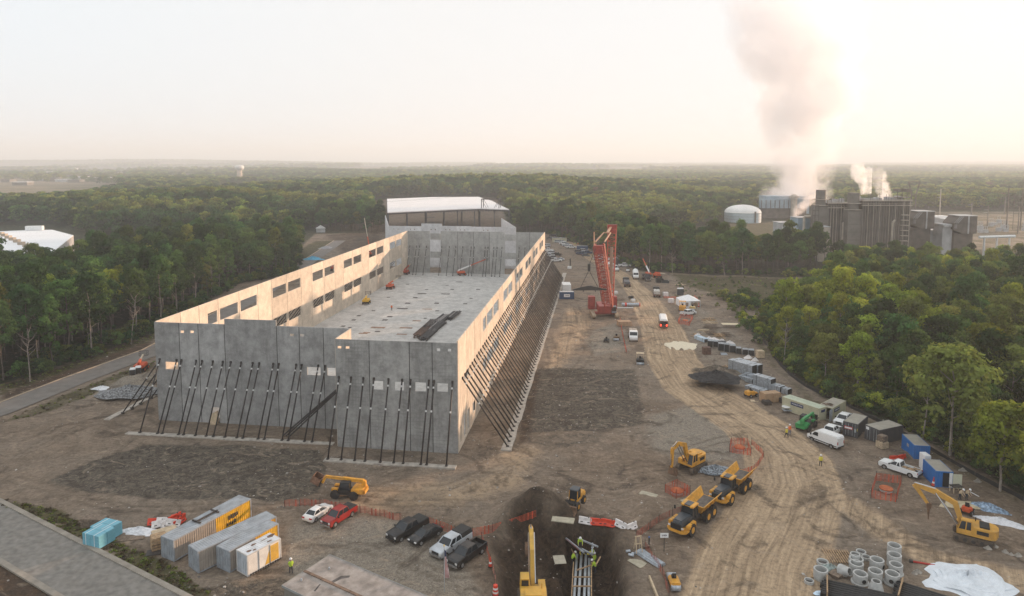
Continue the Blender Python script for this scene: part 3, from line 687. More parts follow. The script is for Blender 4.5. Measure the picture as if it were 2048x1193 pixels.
# understorey shrubs and far crowns
def simple_kind(tone, seed, H, R, base, lobes, leaves, size):
    me = crown_mesh('crown', LEAF[tone], seed, H, R, base, lobes, leaves, size, .9); KINDL.append((f'k{len(KINDL):02d}', tone, 'x', inst_obj(f'k{len(KINDL):02d}', me))); return len(KINDL) - 1
SHRUB = [simple_kind(t_, 300 + i, 3.2, 1.9, .1, 8, 620, .24) for i, t_ in enumerate(('dark', 'mid', 'olive', 'lime'))]
FARK = [simple_kind(t_, 400 + i, 14.5, 5.6, 1.5, 13, 620, .85) for i, t_ in enumerate(('dark', 'mid', 'olive', 'dark', 'mid', 'rust'))]
VFAR = [simple_kind(t_, 500 + i, 15, 11, 0, 9, 260, 2.2) for i, t_ in enumerate(('dark', 'mid', 'olive'))]
def gn_group():
    g = bpy.data.node_groups.new('scatter', 'GeometryNodeTree'); g.is_modifier = True
    g.interface.new_socket('Geometry', in_out='INPUT', socket_type='NodeSocketGeometry'); g.interface.new_socket('Geometry', in_out='OUTPUT', socket_type='NodeSocketGeometry')
    N = g.nodes; L_ = g.links; gi = N.new('NodeGroupInput'); go = N.new('NodeGroupOutput')
    ci = N.new('GeometryNodeCollectionInfo'); ci.inputs['Collection'].default_value = TCOL; ci.inputs['Separate Children'].default_value = True; ci.inputs['Reset Children'].default_value = True
    ip = N.new('GeometryNodeInstanceOnPoints'); ip.inputs['Pick Instance'].default_value = True
    def na(nm, tp):
        a = N.new('GeometryNodeInputNamedAttribute'); a.data_type = tp; a.inputs['Name'].default_value = nm; return a.outputs['Attribute']
    mp = N.new('GeometryNodeMeshToPoints'); L_.new(gi.outputs[0], mp.inputs['Mesh']); L_.new(mp.outputs[0], ip.inputs['Points'])
    L_.new(ci.outputs[0], ip.inputs['Instance']); L_.new(na('k', 'INT'), ip.inputs['Instance Index'])
    cx = N.new('ShaderNodeCombineXYZ'); L_.new(na('rot', 'FLOAT'), cx.inputs['Z']); L_.new(cx.outputs[0], ip.inputs['Rotation']); L_.new(na('scl', 'FLOAT'), ip.inputs['Scale'])
    L_.new(ip.outputs[0], go.inputs[0]); return g
GG = gn_group()
def mass(name, pts, label, cat):
    me = bpy.data.meshes.new(name); a = np.array([p[:3] for p in pts], np.float32); me.vertices.add(len(a)); me.vertices.foreach_set('co', a.ravel())
    for nm, tp, col in (('k', 'INT', 3), ('scl', 'FLOAT', 4), ('rot', 'FLOAT', 5)):
        at_ = me.attributes.new(nm, tp, 'POINT'); at_.data.foreach_set('value', np.array([p[col] for p in pts], np.int32 if tp == 'INT' else np.float32))
    o = bpy.data.objects.new(name, me); link(o); m = o.modifiers.new('scatter', 'NODES'); m.node_group = GG
    tag(o, label, cat, kind='stuff'); return o
pts = []
for i, t in enumerate(TR):
    if i in soloset: continue
    if t[2] in ('left', 'right', 'back', 'far'): pts.append((t[0], t[1], (hz(t[0], t[1]) if t[1] < 480 else 0) - .1, kidx(t[3], t[4]), t[6], t[7]))
mass('woodland', pts, 'leafy trees filling the woods round the building site', 'woodland')
# shrubs along the edges
pts = []; rs_ = random.Random(11)
def along(poly, n_, w0, w1, ks):
    L_ = [Vector((a[0], a[1], 0)) for a in poly]; tot = [(L_[i + 1] - L_[i]).length for i in range(len(L_) - 1)]
    for _ in range(n_):
        i = rs_.choices(range(len(tot)), tot)[0]; d = (L_[i + 1] - L_[i]).normalized(); q = L_[i].lerp(L_[i + 1], rs_.random()) + Vector((-d.y, d.x, 0)) * rs_.uniform(w0, w1)
        pts.append((q.x, q.y, hz(q.x, q.y) - .1, rs_.choice(ks), rs_.uniform(.45, 1.25), rs_.uniform(0, 6.3)))
along(edgeR, 650, -1, 11, SHRUB[:3] + SHRUB[1:]); along(edgeL + [leftpoly[5], leftpoly[6]], 420, -1, 9, SHRUB[:3]); along(backpoly[:6], 200, -1, 6, SHRUB[:3])
for q in (at(1500, 620), at(1530, 660), at(1490, 606), at(1535, 640), at(1550, 680), at(1575, 710), at(1560, 640), at(1520, 610)):
    for _ in range(26): pts.append((q.x + rs_.gauss(0, 5), q.y + rs_.gauss(0, 7), 0, rs_.choice(SHRUB), rs_.uniform(.35, 1.1), rs_.uniform(0, 6)))
for _ in range(160):
    q = at(rs_.uniform(1350, 1600), rs_.uniform(556, 600)); pts.append((q.x, q.y, 0, rs_.choice(SHRUB[:3]), rs_.uniform(.12, .4), rs_.uniform(0, 6)))
pts = [p for p in pts if not (p[0] < at(1500, 640).x - 8 and 100 < p[1] < 230 and p[0] > 0)]
mass('shrubs', pts, 'low leafy shrubs and saplings along the wood edges', 'shrubs')
# grass tufts on the verges
TUFT = []
for i, t_ in enumerate(('olive', 'rust')): TUFT.append(simple_kind(t_, 600 + i, .4, .55, 0, 5, 50, .16))
pts = []
for poly, n_ in ((P((0, 1000), (120, 1022), (185, 1062), (330, 1122), (430, 1193), (370, 1193), (200, 1095), (0, 1010)), 420), (P((0, 852), (80, 832), (180, 795), (312, 740), (312, 722), (240, 745), (120, 792), (0, 846)), 150), (P((0, 785), (120, 745), (310, 676), (308, 668), (170, 722), (0, 772)), 300)):
    a = np.array([(q.x, q.y) for q in poly]); x0, y0 = a.min(0); x1, y1 = a.max(0); c = 0
    while c < n_:
        x = rs_.uniform(x0, x1); y = rs_.uniform(y0, y1)
        if in_poly(np.array([x]), np.array([y]), [tuple(k) for k in a])[0]: c += 1; pts.append((x, y, hz(x, y) - .05, rs_.choice(TUFT), rs_.uniform(.2, .75), rs_.uniform(0, 6)))
mass('grass', pts, 'rough grass tufts on the road verges', 'grass')
# stones strewn over the dirt
b_ = MB(); rs3 = random.Random(2)
STONE = []
for i, c_ in enumerate(((.30, .27, .24), (.12, .11, .10), (.45, .42, .38))):
    bmx = bmesh.new(); bmesh.ops.create_icosphere(bmx, subdivisions=1, radius=.5)
    for v in bmx.verts: v.co *= rs3.uniform(.7, 1.25); v.co.z *= .65
    me = bpy.data.meshes.new('stone'); bmx.to_mesh(me); bmx.free(); me.materials.append(mat('stone%d' % i, c_, .95, .2, 3)); KINDL.append((f'k{len(KINDL):02d}', 'x', 'x', inst_obj(f'k{len(KINDL):02d}', me))); STONE.append(len(KINDL) - 1)
n_s = 26000; sx_ = RNG.uniform(-120, 130, n_s); sy_ = RNG.uniform(72, 235, n_s); keep = in_view(sx_, sy_, 3) & (vnoise(sx_, sy_, 9, 61) + vnoise(sx_, sy_, 28, 62) > RNG.uniform(.55, 1.5, n_s)) & ~in_poly(sx_, sy_, [(q.x, q.y) for q in (bl(-.5, -.5), bl(190, -.5), bl(190, 61), bl(7, 61), bl(7, 22), bl(-.5, 22))])
for R_ in (ROADL, ROADL2): keep &= seg_dist(sx_, sy_, R_)[0] > 4.6
keep &= (seg_dist(sx_, sy_, HAUL)[0] > 5) | (RNG.random(n_s) < .12)
for pl in (leftpoly, rightpoly): keep &= ~in_poly(sx_, sy_, pl)
sx_, sy_ = sx_[keep], sy_[keep]; sz_ = terrain_h(sx_, sy_); ss_ = np.clip(RNG.lognormal(-1.95, .5, len(sx_)), .06, .55)
mass('gravel', [(a, b, c, int(k_), d, e_) for a, b, c, k_, d, e_ in zip(sx_, sy_, sz_, RNG.choice(STONE, len(sx_), p=[.5, .3, .2]), ss_, RNG.uniform(0, 6, len(sx_)))], 'stones and rubble strewn over the churned dirt', 'gravel')
# far forest
r = np.random.default_rng(21)
def far_pts(D0, D1, sp, ks, scl, ky):
    xs_, ys_ = np.meshgrid(np.arange(-D1 * .85, D1 * .85, sp), np.arange(D0, D1, sp)); X = xs_.ravel() + r.uniform(-.45, .45, xs_.size) * sp; Y = ys_.ravel() + r.uniform(-.45, .45, ys_.size) * sp
    m = (np.abs(X) < Y * .78 + 20); X = X[m]; Y = Y[m]; Z = terrain_h(X, Y, False)
    ok = np.ones(len(X), bool)
    for pl in (P((1352, 500), (1385, 462), (1400, 452), (1480, 443), (1560, 440), (1660, 526), (1440, 518), (1330, 502)), P((1500, 425), (2600, 418), (3000, 556), (1560, 545)), P((-900, 366), (150, 364), (235, 372), (250, 384), (205, 398), (100, 416), (-900, 432)), P((440, 377), (575, 369), (545, 388), (425, 392)), P((-500, 600), (140, 574), (300, 522), (430, 507), (440, 473), (150, 471), (140, 458), (-500, 458))):
        ok &= ~in_poly(X, Y, [(q.x, q.y) for q in pl])
    for pl in (leftpoly, rightpoly, backpoly, backleft, backleft2): ok &= ~in_poly(X, Y, pl)
    if D0 > 1500: ok &= ~(vnoise(X, Y * .6, 420, 31) > .57)
    tw = in_poly(X, Y, [(q.x, q.y) for q in (at(-900, 373), at(262, 373), at(262, 343), at(-900, 343))]) | in_poly(X, Y, [(q.x, q.y) for q in (at(330, 362), at(475, 362), at(475, 347), at(330, 347))]); ok &= ~(tw & (r.random(len(X)) < .82))
    ok &= ~((np.abs(X - (478.5 - CX) / F * Y) < 30) & (Y > 1560) & (Y < 1850))
    # site area is clear
    ok &= ~((Y < 482) & (X < 175) & (X > -172)) & (Y > 330)
    ok &= ~in_poly(X, Y, [(q.x, q.y) for q in (at(735, 470), at(1036, 470), at(1002, 416), at(745, 416))])
    ok &= np.hypot(X - at(1485, 443).x, Y - at(1485, 443).y) > 24
    X, Y, Z = X[ok], Y[ok], Z[ok]; kk = r.choice(ks, len(X), p=ky); pv_ = vnoise(X, Y, 60 if D0 < 1500 else 300, 51) + r.uniform(-.12, .12, len(X)); kk = np.where(pv_ > .66, ks[2], np.where(pv_ > .56, ks[1], np.where(pv_ < .3, ks[0], kk)))
    return [(a, b, c - .3, int(d), scl * e_, f_) for a, b, c, d, e_, f_ in zip(X, Y, Z, kk, r.uniform(.75, 1.15, len(X)), r.uniform(0, 6.28, len(X)))]
pts = far_pts(330, 900, 8.4, FARK, 1.0, [.3, .28, .12, .14, .14, .02]) + far_pts(900, 1500, 10.5, FARK, 1.1, [.3, .28, .12, .14, .14, .02]) + far_pts(1500, 3000, 20, VFAR, .95, [.4, .4, .2]) + far_pts(3000, 8500, 46, VFAR, 1.3, [.4, .4, .2])
print('far trees', len(pts))
mass('distant_forest', pts, 'hazy forest covering the hills beyond the site', 'forest')

# ================================================================ HAZE
hb = MB().b2(-14500, 14500, -350, 14500, -30, 235)
hm = bpy.data.materials.new('haze_air'); hm.use_nodes = True; n = hm.node_tree; n.nodes.clear()
o_ = n.nodes.new('ShaderNodeOutputMaterial'); pv = n.nodes.new('ShaderNodeVolumePrincipled')
pv.inputs['Color'].default_value = (.86, .91, .95, 1); pv.inputs['Density'].default_value = 0.00026; pv.inputs['Anisotropy'].default_value = .15
n.links.new(pv.outputs[0], o_.inputs['Volume'])
haze = hb.build('haze', hm); haze['kind'] = 'stuff'; haze.display_type = 'WIRE'

# ================================================================ CONCRETE SHELL
def concmat(name, col, grid=0.0, streak=.5, mot=.66):
    m = bpy.data.materials.new(name); m.use_nodes = True; MATS[name] = m; n = m.node_tree; N = n.nodes; Lk = n.links; b = N['Principled BSDF']; b.inputs['Roughness'].default_value = .9; b.inputs['Specular IOR Level'].default_value = .2
    g = N.new('ShaderNodeTexCoord'); O_ = g.outputs['Object']
    def nz(sc, st=(1, 1, 1), det=6, ro=.6):
        mp = N.new('ShaderNodeMapping'); mp.inputs['Scale'].default_value = st; Lk.new(O_, mp.inputs['Vector']); k = N.new('ShaderNodeTexNoise'); k.inputs['Scale'].default_value = sc; k.inputs['Detail'].default_value = det; k.inputs['Roughness'].default_value = ro; Lk.new(mp.outputs[0], k.inputs['Vector']); return k.outputs['Fac']
    def R(v, a, b_, c=0., d=1.):
        k = N.new('ShaderNodeMapRange'); k.inputs[1].default_value = a; k.inputs[2].default_value = b_; k.inputs[3].default_value = c; k.inputs[4].default_value = d; Lk.new(v, k.inputs[0]); return k.outputs[0]
    def mx(f, a, c):
        k = N.new('ShaderNodeMix'); k.data_type = 'RGBA'; Lk.new(f, k.inputs['Factor'])
        for s_, x in (('A', a), ('B', c)):
            if isinstance(x, tuple): k.inputs[s_].default_value = (*x, 1)
            else: Lk.new(x, k.inputs[s_])
        return k.outputs['Result']
    c1 = tuple(c * mot for c in col); c2 = tuple(min(1, c * 1.2) for c in col)
    a = mx(R(nz(.4, det=9, ro=.75), .36, .64), c1, c2)
    a = mx(R(nz(1.1, (1, 1, .12), 7, .7), .5, .75, 0, streak), a, tuple(c * .5 for c in col))
    a = mx(R(nz(6, det=4, ro=.8), .5, .75, 0, .35), a, tuple(c * .6 for c in col))
    if grid:
        w1 = N.new('ShaderNodeTexWave'); w1.bands_direction = 'Z'; w1.inputs['Scale'].default_value = .5; w1.inputs['Distortion'].default_value = 1.0; Lk.new(O_, w1.inputs['Vector'])
        w2 = N.new('ShaderNodeTexWave'); w2.bands_direction = 'Y'; w2.inputs['Scale'].default_value = .55; w2.inputs['Distortion'].default_value = 1.0; Lk.new(O_, w2.inputs['Vector'])
        mm = N.new('ShaderNodeMath'); mm.operation = 'MAXIMUM'; Lk.new(R(w1.outputs['Fac'], .86, .98), mm.inputs[0]); Lk.new(R(w2.outputs['Fac'], .9, .98), mm.inputs[1])
        m2 = N.new('ShaderNodeMath'); m2.operation = 'MULTIPLY'; Lk.new(mm.outputs[0], m2.inputs[0]); Lk.new(R(nz(.25, det=3), .47, .6, 0, grid), m2.inputs[1])
        a = mx(m2.outputs[0], a, tuple(c * .35 for c in col))
    oi = N.new('ShaderNodeObjectInfo'); sc = N.new('ShaderNodeVectorMath'); sc.operation = 'SCALE'; Lk.new(a, sc.inputs[0]); Lk.new(R(oi.outputs['Random'], 0, 1, .84, 1.14), sc.inputs['Scale']); a = sc.outputs[0]
    Lk.new(a, b.inputs['Base Color']); bp = N.new('ShaderNodeBump'); bp.inputs['Strength'].default_value = .25; bp.inputs['Distance'].default_value = .05; Lk.new(nz(2.5), bp.inputs['Height']); Lk.new(bp.outputs[0], b.inputs['Normal']); return m
C_FRONT = concmat('front_panel_concrete', (.37, .365, .355))
C_PROJ = concmat('projecting_panel_concrete', (.37, .365, .35), grid=.3)
C_SIDE = concmat('side_panel_concrete', (.56, .48, .39), streak=.10, mot=.84)
C_CROSS = concmat('cross_panel_concrete', (.40, .40, .385), mot=.75)
C_WHITE = concmat('white_panel_concrete', (.60, .60, .61), streak=.12, mot=.85)
C_SLAB = concmat('slab_concrete', (.42, .41, .39), streak=.1, mot=.75)
T_ = .24
JOINT = mat('joint_dark', (.04, .037, .034), .9, .2)
shell = empty('concrete_building', bl(0, 0), BROT, 'unfinished building shell of tall tilt-up concrete panels held by braces', 'building')
def panel(parent, axis, fixed, s0, s1, z0, z1, holes, m, name='wall_panel', th=T_):
    """axis 'u': runs along u at v=fixed ; axis 'v': runs along v at u=fixed. holes: (a0,a1,za,zb)"""
    hs_ = [(max(a, s0), min(b, s1), c, d) for a, b, c, d in holes if b > s0 + .05 and a < s1 - .05]
    ss = sorted({s0, s1} | {x for h in hs_ for x in h[:2]}); zs = sorted({z0, z1} | {x for h in hs_ for x in h[2:4]})
    solid = [[not any(h[0] <= (ss[i] + ss[i + 1]) / 2 <= h[1] and h[2] <= (zs[j] + zs[j + 1]) / 2 <= h[3] for h in hs_) for j in range(len(zs) - 1)] for i in range(len(ss) - 1)]
    pt = (lambda s, t, z: (s, fixed + t, z)) if axis == 'u' else (lambda s, t, z: (fixed + t, s, z))
    b = MB(); t0, t1 = -th / 2, th / 2
    def S(i, j): return 0 <= i < len(ss) - 1 and 0 <= j < len(zs) - 1 and solid[i][j]
    for i in range(len(ss) - 1):
        for j in range(len(zs) - 1):
            if not solid[i][j]: continue
            a, c, d, e_ = ss[i], ss[i + 1], zs[j], zs[j + 1]
            b.add([pt(a, t0, d), pt(c, t0, d), pt(c, t0, e_), pt(a, t0, e_)], [(0, 1, 2, 3)]); b.add([pt(a, t1, d), pt(a, t1, e_), pt(c, t1, e_), pt(c, t1, d)], [(0, 1, 2, 3)])
            if not S(i - 1, j): b.add([pt(a, t0, d), pt(a, t0, e_), pt(a, t1, e_), pt(a, t1, d)], [(0, 1, 2, 3)])
            if not S(i + 1, j): b.add([pt(c, t0, d), pt(c, t1, d), pt(c, t1, e_), pt(c, t0, e_)], [(0, 1, 2, 3)])
            if not S(i, j - 1): b.add([pt(a, t0, d), pt(a, t1, d), pt(c, t1, d), pt(c, t0, d)], [(0, 1, 2, 3)])
            if not S(i, j + 1): b.add([pt(a, t0, e_), pt(c, t0, e_), pt(c, t1, e_), pt(a, t1, e_)], [(0, 1, 2, 3)])
    return b.build(name, m, parent)
def wall(parent, axis, fixed, joints, z1, holes, m, z0=-.3, gap=.13, tops=None):
    for q in joints[1:-1]:
        zt = z1 - .05; b = MB(); b.b2(*((q - gap / 2 + .004, q + gap / 2 - .004, fixed - .10, fixed + .10) if axis == 'u' else (fixed - .10, fixed + .10, q - gap / 2 + .004, q + gap / 2 - .004)), z0 + .1, zt); b.build('joint_strip', JOINT, parent)
    for k, (a, b_) in enumerate(zip(joints[:-1], joints[1:])):
        panel(parent, axis, fixed, a + gap / 2, b_ - gap / 2, z0, (tops or {}).get(k, z1), holes, m)
LEN = 181.0
J = [0, 4.3] ; J = [.15, 8.2, 16.5, 23.6]
Jside = [.15, 8.4, 17, 25.0] + [x for k in range(7) for x in (25.0 + 25 * k + 4.4 + .0, 25 * k + 38.3, 25 * k + 47.2)]
Jside = [.13, 8.0, 16.2, 25.0]
x = 29.4
Jside = [.13, 7.8, 15.5, 22.0, 29.4]
for k in range(6):
    Jside += [29.4 + 25 * k + 8.9, 29.4 + 25 * k + 17.8, 29.4 + 25 * k + 25]
Jside = [j for j in Jside if j < LEN - 3] + [LEN]
win = []
for k in range(6):
    o_ = 30.0 + 25 * k
    for a, b_ in ((o_, o_ + 7.7), (o_ + 8.9, o_ + 16.7)):
        win += [(a, b_, 14.4, 17.05), (a, b_, 6.35, 8.95)]
winL = win + [(25.2, 28.9, 14.4, 17.0), (25.2, 28.9, 6.35, 8.95)]
winR = [(a, b_, c + .5, d + .6) if c > 10 else (a, b_, c, d) for a, b_, c, d in win] + [(25.2, 28.9, 14.9, 17.6), (25.2, 28.9, 6.35, 8.95), (1.7, 2.7, 1.0, 4.0), (5.0, 7.0, .6, 4.8), (8.2, 10.2, .6, 4.6), (13.5, 16.1, 2.0, 4.0), (5.7, 9.6, 11.0, 12.2)]
wall(shell, 'u', 0.0, Jside, 19.6, winR, C_SIDE)
Jleft = [7.75] + [j for j in Jside if j > 8.5]
wall(shell, 'u', 60.5, Jleft, 19.4, winL, C_SIDE)
# front, protruding part (right) and set back part (left)
wall(shell, 'v', 0.0, [-.12, 4.3, 8.3, 15.4, 21.5], 19.3, [(1.6, 3.5, 10.75, 12.25), (5.4, 7.35, 10.65, 12.25), (9.3, 11.0, 10.65, 12.2), (13.0, 14.9, 10.65, 12.2), (20.35, 21.05, 17.65, 18.1), (18.9, 19.6, 17.65, 18.1), (2.9, 3.5, 17.8, 18.3), (1.0, 1.6, 17.8, 18.3)], C_PROJ)
wall(shell, 'u', 21.5, [.13, 7.5], 19.3, [], C_SIDE)
wall(shell, 'v', 7.6, [21.65, 26.8, 31.5, 35.9, 46.3, 51.6, 55.5, 60.6], 19.3, [(56.0, 58.6, 10.15, 11.65), (47.9, 49.6, -.3, 3.1), (27.5, 30.1, 10.2, 11.75), (23.9, 26.2, 10.2, 11.75), (54.5, 55.2, 17.35, 17.85), (52.5, 53.2, 17.4, 17.9), (32.5, 33.2, 17.5, 17.95), (30.5, 31.2, 17.5, 17.95)], C_FRONT, tops={3: 20.35})
# plywood panel leaning in the door opening
MB().hexa([(6.6, 48.1, 0), (6.6, 49.4, 0), (7.3, 49.4, 0), (7.3, 48.1, 0), (6.9, 48.1, 2.6), (6.9, 49.4, 1.9), (7.35, 49.4, 1.9), (7.35, 48.1, 2.6)]).build('door_boarding', WOODP, shell)
# far cross wall with recesses
wall(shell, 'v', LEN, [.15, 6.5, 12.5], 19.4, [], C_CROSS)
wall(shell, 'v', LEN, [17.3, 24.0, 31, 38, 45.6], 19.4, [], C_CROSS)
wall(shell, 'v', LEN, [50.4, 60.35], 19.4, [], C_CROSS)
for a, b_ in ((45.7, 50.3), (12.6, 17.2)):
    panel(shell, 'v', LEN + .5, a, b_, 15.6, 18.3, [], C_CROSS, 'lintel_beam'); panel(shell, 'v', LEN + .5, a, b_, 7.6, 10.3, [], C_CROSS, 'lintel_beam')
# floor slab
slab = MB(); slab.zprism([(.15, .15), (LEN - .15, .15), (LEN - .15, 60.35), (7.8, 60.35), (7.8, 21.4), (.15, 21.4)], .1, 1.0)
slab.build('floor_slab', C_SLAB, shell)
rh = random.Random(3)
hm_ = mat('slab_opening', (.06, .05, .045), .9, .2); hm2 = mat('rust_board', (.25, .16, .11), .9, .3)
def c2w(x, y): return at(512 + x / 2.982, 280 + y / 2.982, 1.0)
def tol(q):
    d = np.array([q.x, q.y]) - BO; return float(d @ BU), float(d @ BV)
for (x, y, w_, l_) in [(990, 918, 3.2, 1.2), (1130, 920, 3.2, 1.2), (1078, 975, 1.6, 1.6), (950, 942, 1.6, 1.4), (905, 975, 1.8, 1.4), (873, 1007, 3.6, 1.1), (798, 1055, 1.6, 1.4), (769, 1075, 1.6, 1.3), (613, 1050, 1.2, 1.2), (583, 1075, 1.2, 1.2), (520, 1112, 1.2, 1.2), (725, 1143, 1.5, 1), (1170, 893, 1.3, 1.3), (1210, 848, 2.6, .9), (1325, 893, 1.6, 1.2), (1248, 978, 1.3, 1.2), (1283, 946, 1.1, 1), (1018, 893, 1.2, 1), (905, 862, 1.2, 1), (700, 1020, 1.1, 1), (560, 1120, 1, 1), (1080, 1020, 1.2, 1), (790, 940, 1.1, 1), (1140, 870, 1.2, .8), (1010, 1065, .9, .9)]:
    u, v = tol(c2w(x, y)); MB().b2(u - l_ / 2, u + l_ / 2, v - w_ / 2, v + w_ / 2, 1.004, 1.05).build('floor_hatch', hm_, shell)
for (x, y, w_, l_) in [(728, 1120, 4.2, 1.6), (640, 1155, 2.6, 1.2), (958, 1080, 2.6, 1.2), (895, 1122, 3.8, 1.4), (660, 1150, 2, 1), (1020, 1010, 3.4, 1), (870, 1160, 3, 1.1)]:
    u, v = tol(c2w(x, y)); MB().b2(u - l_ / 2, u + l_ / 2, v - w_ / 2, v + w_ / 2, 1.004, 1.035).build('floor_cover', hm2, shell)

# ---- braces
FOOTG = mat('deadman_concrete', (.42, .38, .33), .9, .2, 1.2, dirt=.3)
def brace_proto(h, out, r=.13):
    """at origin on wall face, foot at -x direction"""
    t = empty('brace_pole'); a = Vector((0, 0, h)); b = Vector((-out, 0, .25)); d = b - a
    MB().cyl(a, b, r, n=6).build('pole', BRACE, t, smooth=True)
    for f in (.07, .36):
        c = a + d * f; MB().cyl(c, c + d.normalized() * .32, r + .03, n=6).build('white_band', mat('band_white', (.6, .6, .58), .7, .2), t)
    MB().box((-out, 0, .2), (.5, .4, .4)).build('foot_shoe', STEEL, t); MB().box((-.06, 0, h), (.3, .3, .4)).build('head_plate', STEEL, t); return t
words = 'first second third fourth fifth sixth seventh eighth ninth tenth eleventh twelfth thirteenth fourteenth fifteenth sixteenth seventeenth eighteenth nineteenth twentieth'.split()
tens = {2: 'twenty', 3: 'thirty', 4: 'forty', 5: 'fifty', 6: 'sixty', 7: 'seventy'}
tth = {20: 'twentieth', 30: 'thirtieth', 40: 'fortieth', 50: 'fiftieth', 60: 'sixtieth', 70: 'seventieth'}
def ordw(n_):
    if n_ <= 20: return words[n_ - 1]
    return tth[n_] if n_ % 10 == 0 else tens[n_ // 10] + '-' + words[n_ % 10 - 1]
bp_side = brace_proto(12.2, 8.0, .15); bp_front = brace_proto(12.1, 6.6); bp_prot = brace_proto(12.6, 5.4); bp_in = brace_proto(11.9, 6.8, .11)
def put(protoo, first, loc, rz, label, group):
    o = protoo if first else dup(protoo, loc, rz, label, group)
    if first: o.location = loc; o.rotation_euler = (0, 0, rz); tag(o, label, None, group)
    o['category'] = 'brace'; return o
n_ = 0; rb = random.Random(9)
# right wall: foot toward -v ; local -x must map to -v  => x axis = +v : angle BROT+90
u = 3.4; k = 0
while u < 196:
    if u < LEN - .5: uu = u
    else: break
    n_ += 1; put(bp_side, n_ == 1, bl(uu, -.15), BROT + math.pi / 2, f'dark sloping brace pole on the sunlit right wall, {ordw(n_)} from its near corner', 'braces along the right wall')
    k += 1; u += 2.15 if k % 3 else 2.7
n_ = 0
for v in (59.7, 56.2, 55.2, 52.2, 51.0, 48.8, 46.8, 45.2, 43.1, 40.8, 39.5, 36.7, 35.6, 32.2, 31.1, 27.9, 26.5):
    n_ += 1; put(bp_front, n_ == 1, bl(7.45, v), BROT + rb.uniform(-.02, .02), f'black brace pole on the set-back front wall, {ordw(n_)} from its left corner', 'braces on the set-back front wall')
n_ = 0
for v in (20.9, 18.7, 16.5, 14.6, 12.0, 9.6, 8.1, 4.9, 4.0, .8):
    n_ += 1; put(bp_prot, n_ == 1, bl(-.15, v), BROT + rb.uniform(-.03, .03), f'black brace pole on the projecting front wall, {ordw(n_)} from its left corner', 'braces on the projecting front wall')
n_ = 0; u = 9.5; k = 0
bp_left = brace_proto(12.0, 9.0)
while u < LEN - 2 and n_ < 58:
    n_ += 1; put(bp_left, n_ == 1, bl(u, 60.65), BROT - math.pi / 2, f'black brace pole outside the left wall, {ordw(n_)} from its near corner', 'braces outside the left wall'); k += 1; u += 2.7 if k % 3 else 3.4
n_ = 0
for v in (59.4, 56.4, 55.0, 51.9, 45.0, 41.6, 38.8, 35.7, 32.0, 30.6, 25.8, 24.6, 22.0, 20.6, 18.5, 11.0, 8.5):
    n_ += 1; o = put(bp_in, n_ == 1, bl(LEN - .15, v, .8), BROT, f'brace pole inside against the far cross wall, {ordw(n_)} from its left end', 'braces inside the far cross wall')
b = MB(); b.cyl(bl(7.3, 21.9, 9.6), bl(2.0, 31.5, .4), .16, n=6); b.cyl(bl(7.3, 22.3, 9.4), bl(2.3, 32.2, .4), .16, n=6); b.cyl(bl(7.3, 22.7, 9.2), bl(2.6, 32.8, .4), .16, n=6)
tag(b.build('brace_bundle', BRACE), 'three long dark poles crossing low in the inner corner of the front walls', 'brace')
def footing(name, a, b_, w_, label, z=.22):
    ra = random.Random(len(label)); n = max(6, int((Vector(b_) - Vector(a)).length / 3)); L_ = []; R_ = []
    d = (Vector(b_) - Vector(a)).normalized(); nn = Vector((-d.y, d.x, 0))
    for i in range(n + 1):
        c = Vector(a).lerp(Vector(b_), i / n); L_.append(c + nn * (w_ / 2 + ra.uniform(-.12, .12))); R_.append(c - nn * (w_ / 2 + ra.uniform(-.12, .12)))
    poly = [(p.x, p.y) for p in L_] + [(p.x, p.y) for p in R_[::-1]]
    o = MB().zprism(poly, -.2, z).build(name, FOOTG); tag(o, label, 'footing'); return o
footing('brace_footing', bl(2.0, -8.1), bl(LEN + 12, -8.0), 1.7, 'long pale concrete strip anchoring the right wall braces')
footing('brace_footing', bl(.6, 62.2), bl(.9, 22.5), 1.1, 'pale concrete strip anchoring the set-back front wall braces')
footing('brace_footing', bl(-5.7, 21.6), bl(-5.6, -.9), 1.2, 'pale concrete strip anchoring the projecting front wall braces')
footing('brace_footing', bl(6.0, 70.4), bl(160, 69.8), 1.3, 'pale concrete strip anchoring the left wall braces')
for i in range(1, 6): pass

# steel beams stacked on the slab
rr = random.Random(4)
for i, (cx, cy, w_, lab) in enumerate([(905, 632, 6, 'rearmost dark steel bundle on the slab, at its right end'), (882, 640, 7, 'dark steel bundle on the slab just behind the widest one'), (862, 650, 8, 'widest dark steel bundle in the middle of the slab stack'), (872, 655, 6, 'dark steel bundle on the slab right of the rusty one'), (845, 664, 7, 'rusty steel bundle at the near left end of the slab stack'), (856, 670, 6, 'lowest dark steel bundle, nearest the front parapet')]):
    c = at(cx, cy, 1.3); t = empty('steel_bundle', c, BROT - .04 + rr.uniform(-.03, .03), lab, 'steel bundle', 'steel bundles stacked on the slab')
    L_ = rr.uniform(10, 13); m_ = mat('bundle_rusty', (.11, .065, .045), .8, .3, 2) if i == 4 else mat('bundle_steel', (.05, .048, .05), .6, .3, 2)
    b = MB()
    for j in range(w_):
        for kk in range(3): b.box((rr.uniform(-.8, .8), (j - w_ / 2) * .42, kk * .30 - .1), (L_ + rr.uniform(-1.5, .5), .2, .2), 1 if rr.random() < .15 else 0, rz=rr.uniform(-.02, .02))
    b.build('beams', [m_, mat('bundle_light', (.30, .28, .27), .6, .2, 2)], t); b = MB()
    for q in (-L_ * .3, L_ * .3): b.box((q, 0, -.25), (.2, w_ * .34, .14))
    b.build('skid', WOODD, t)

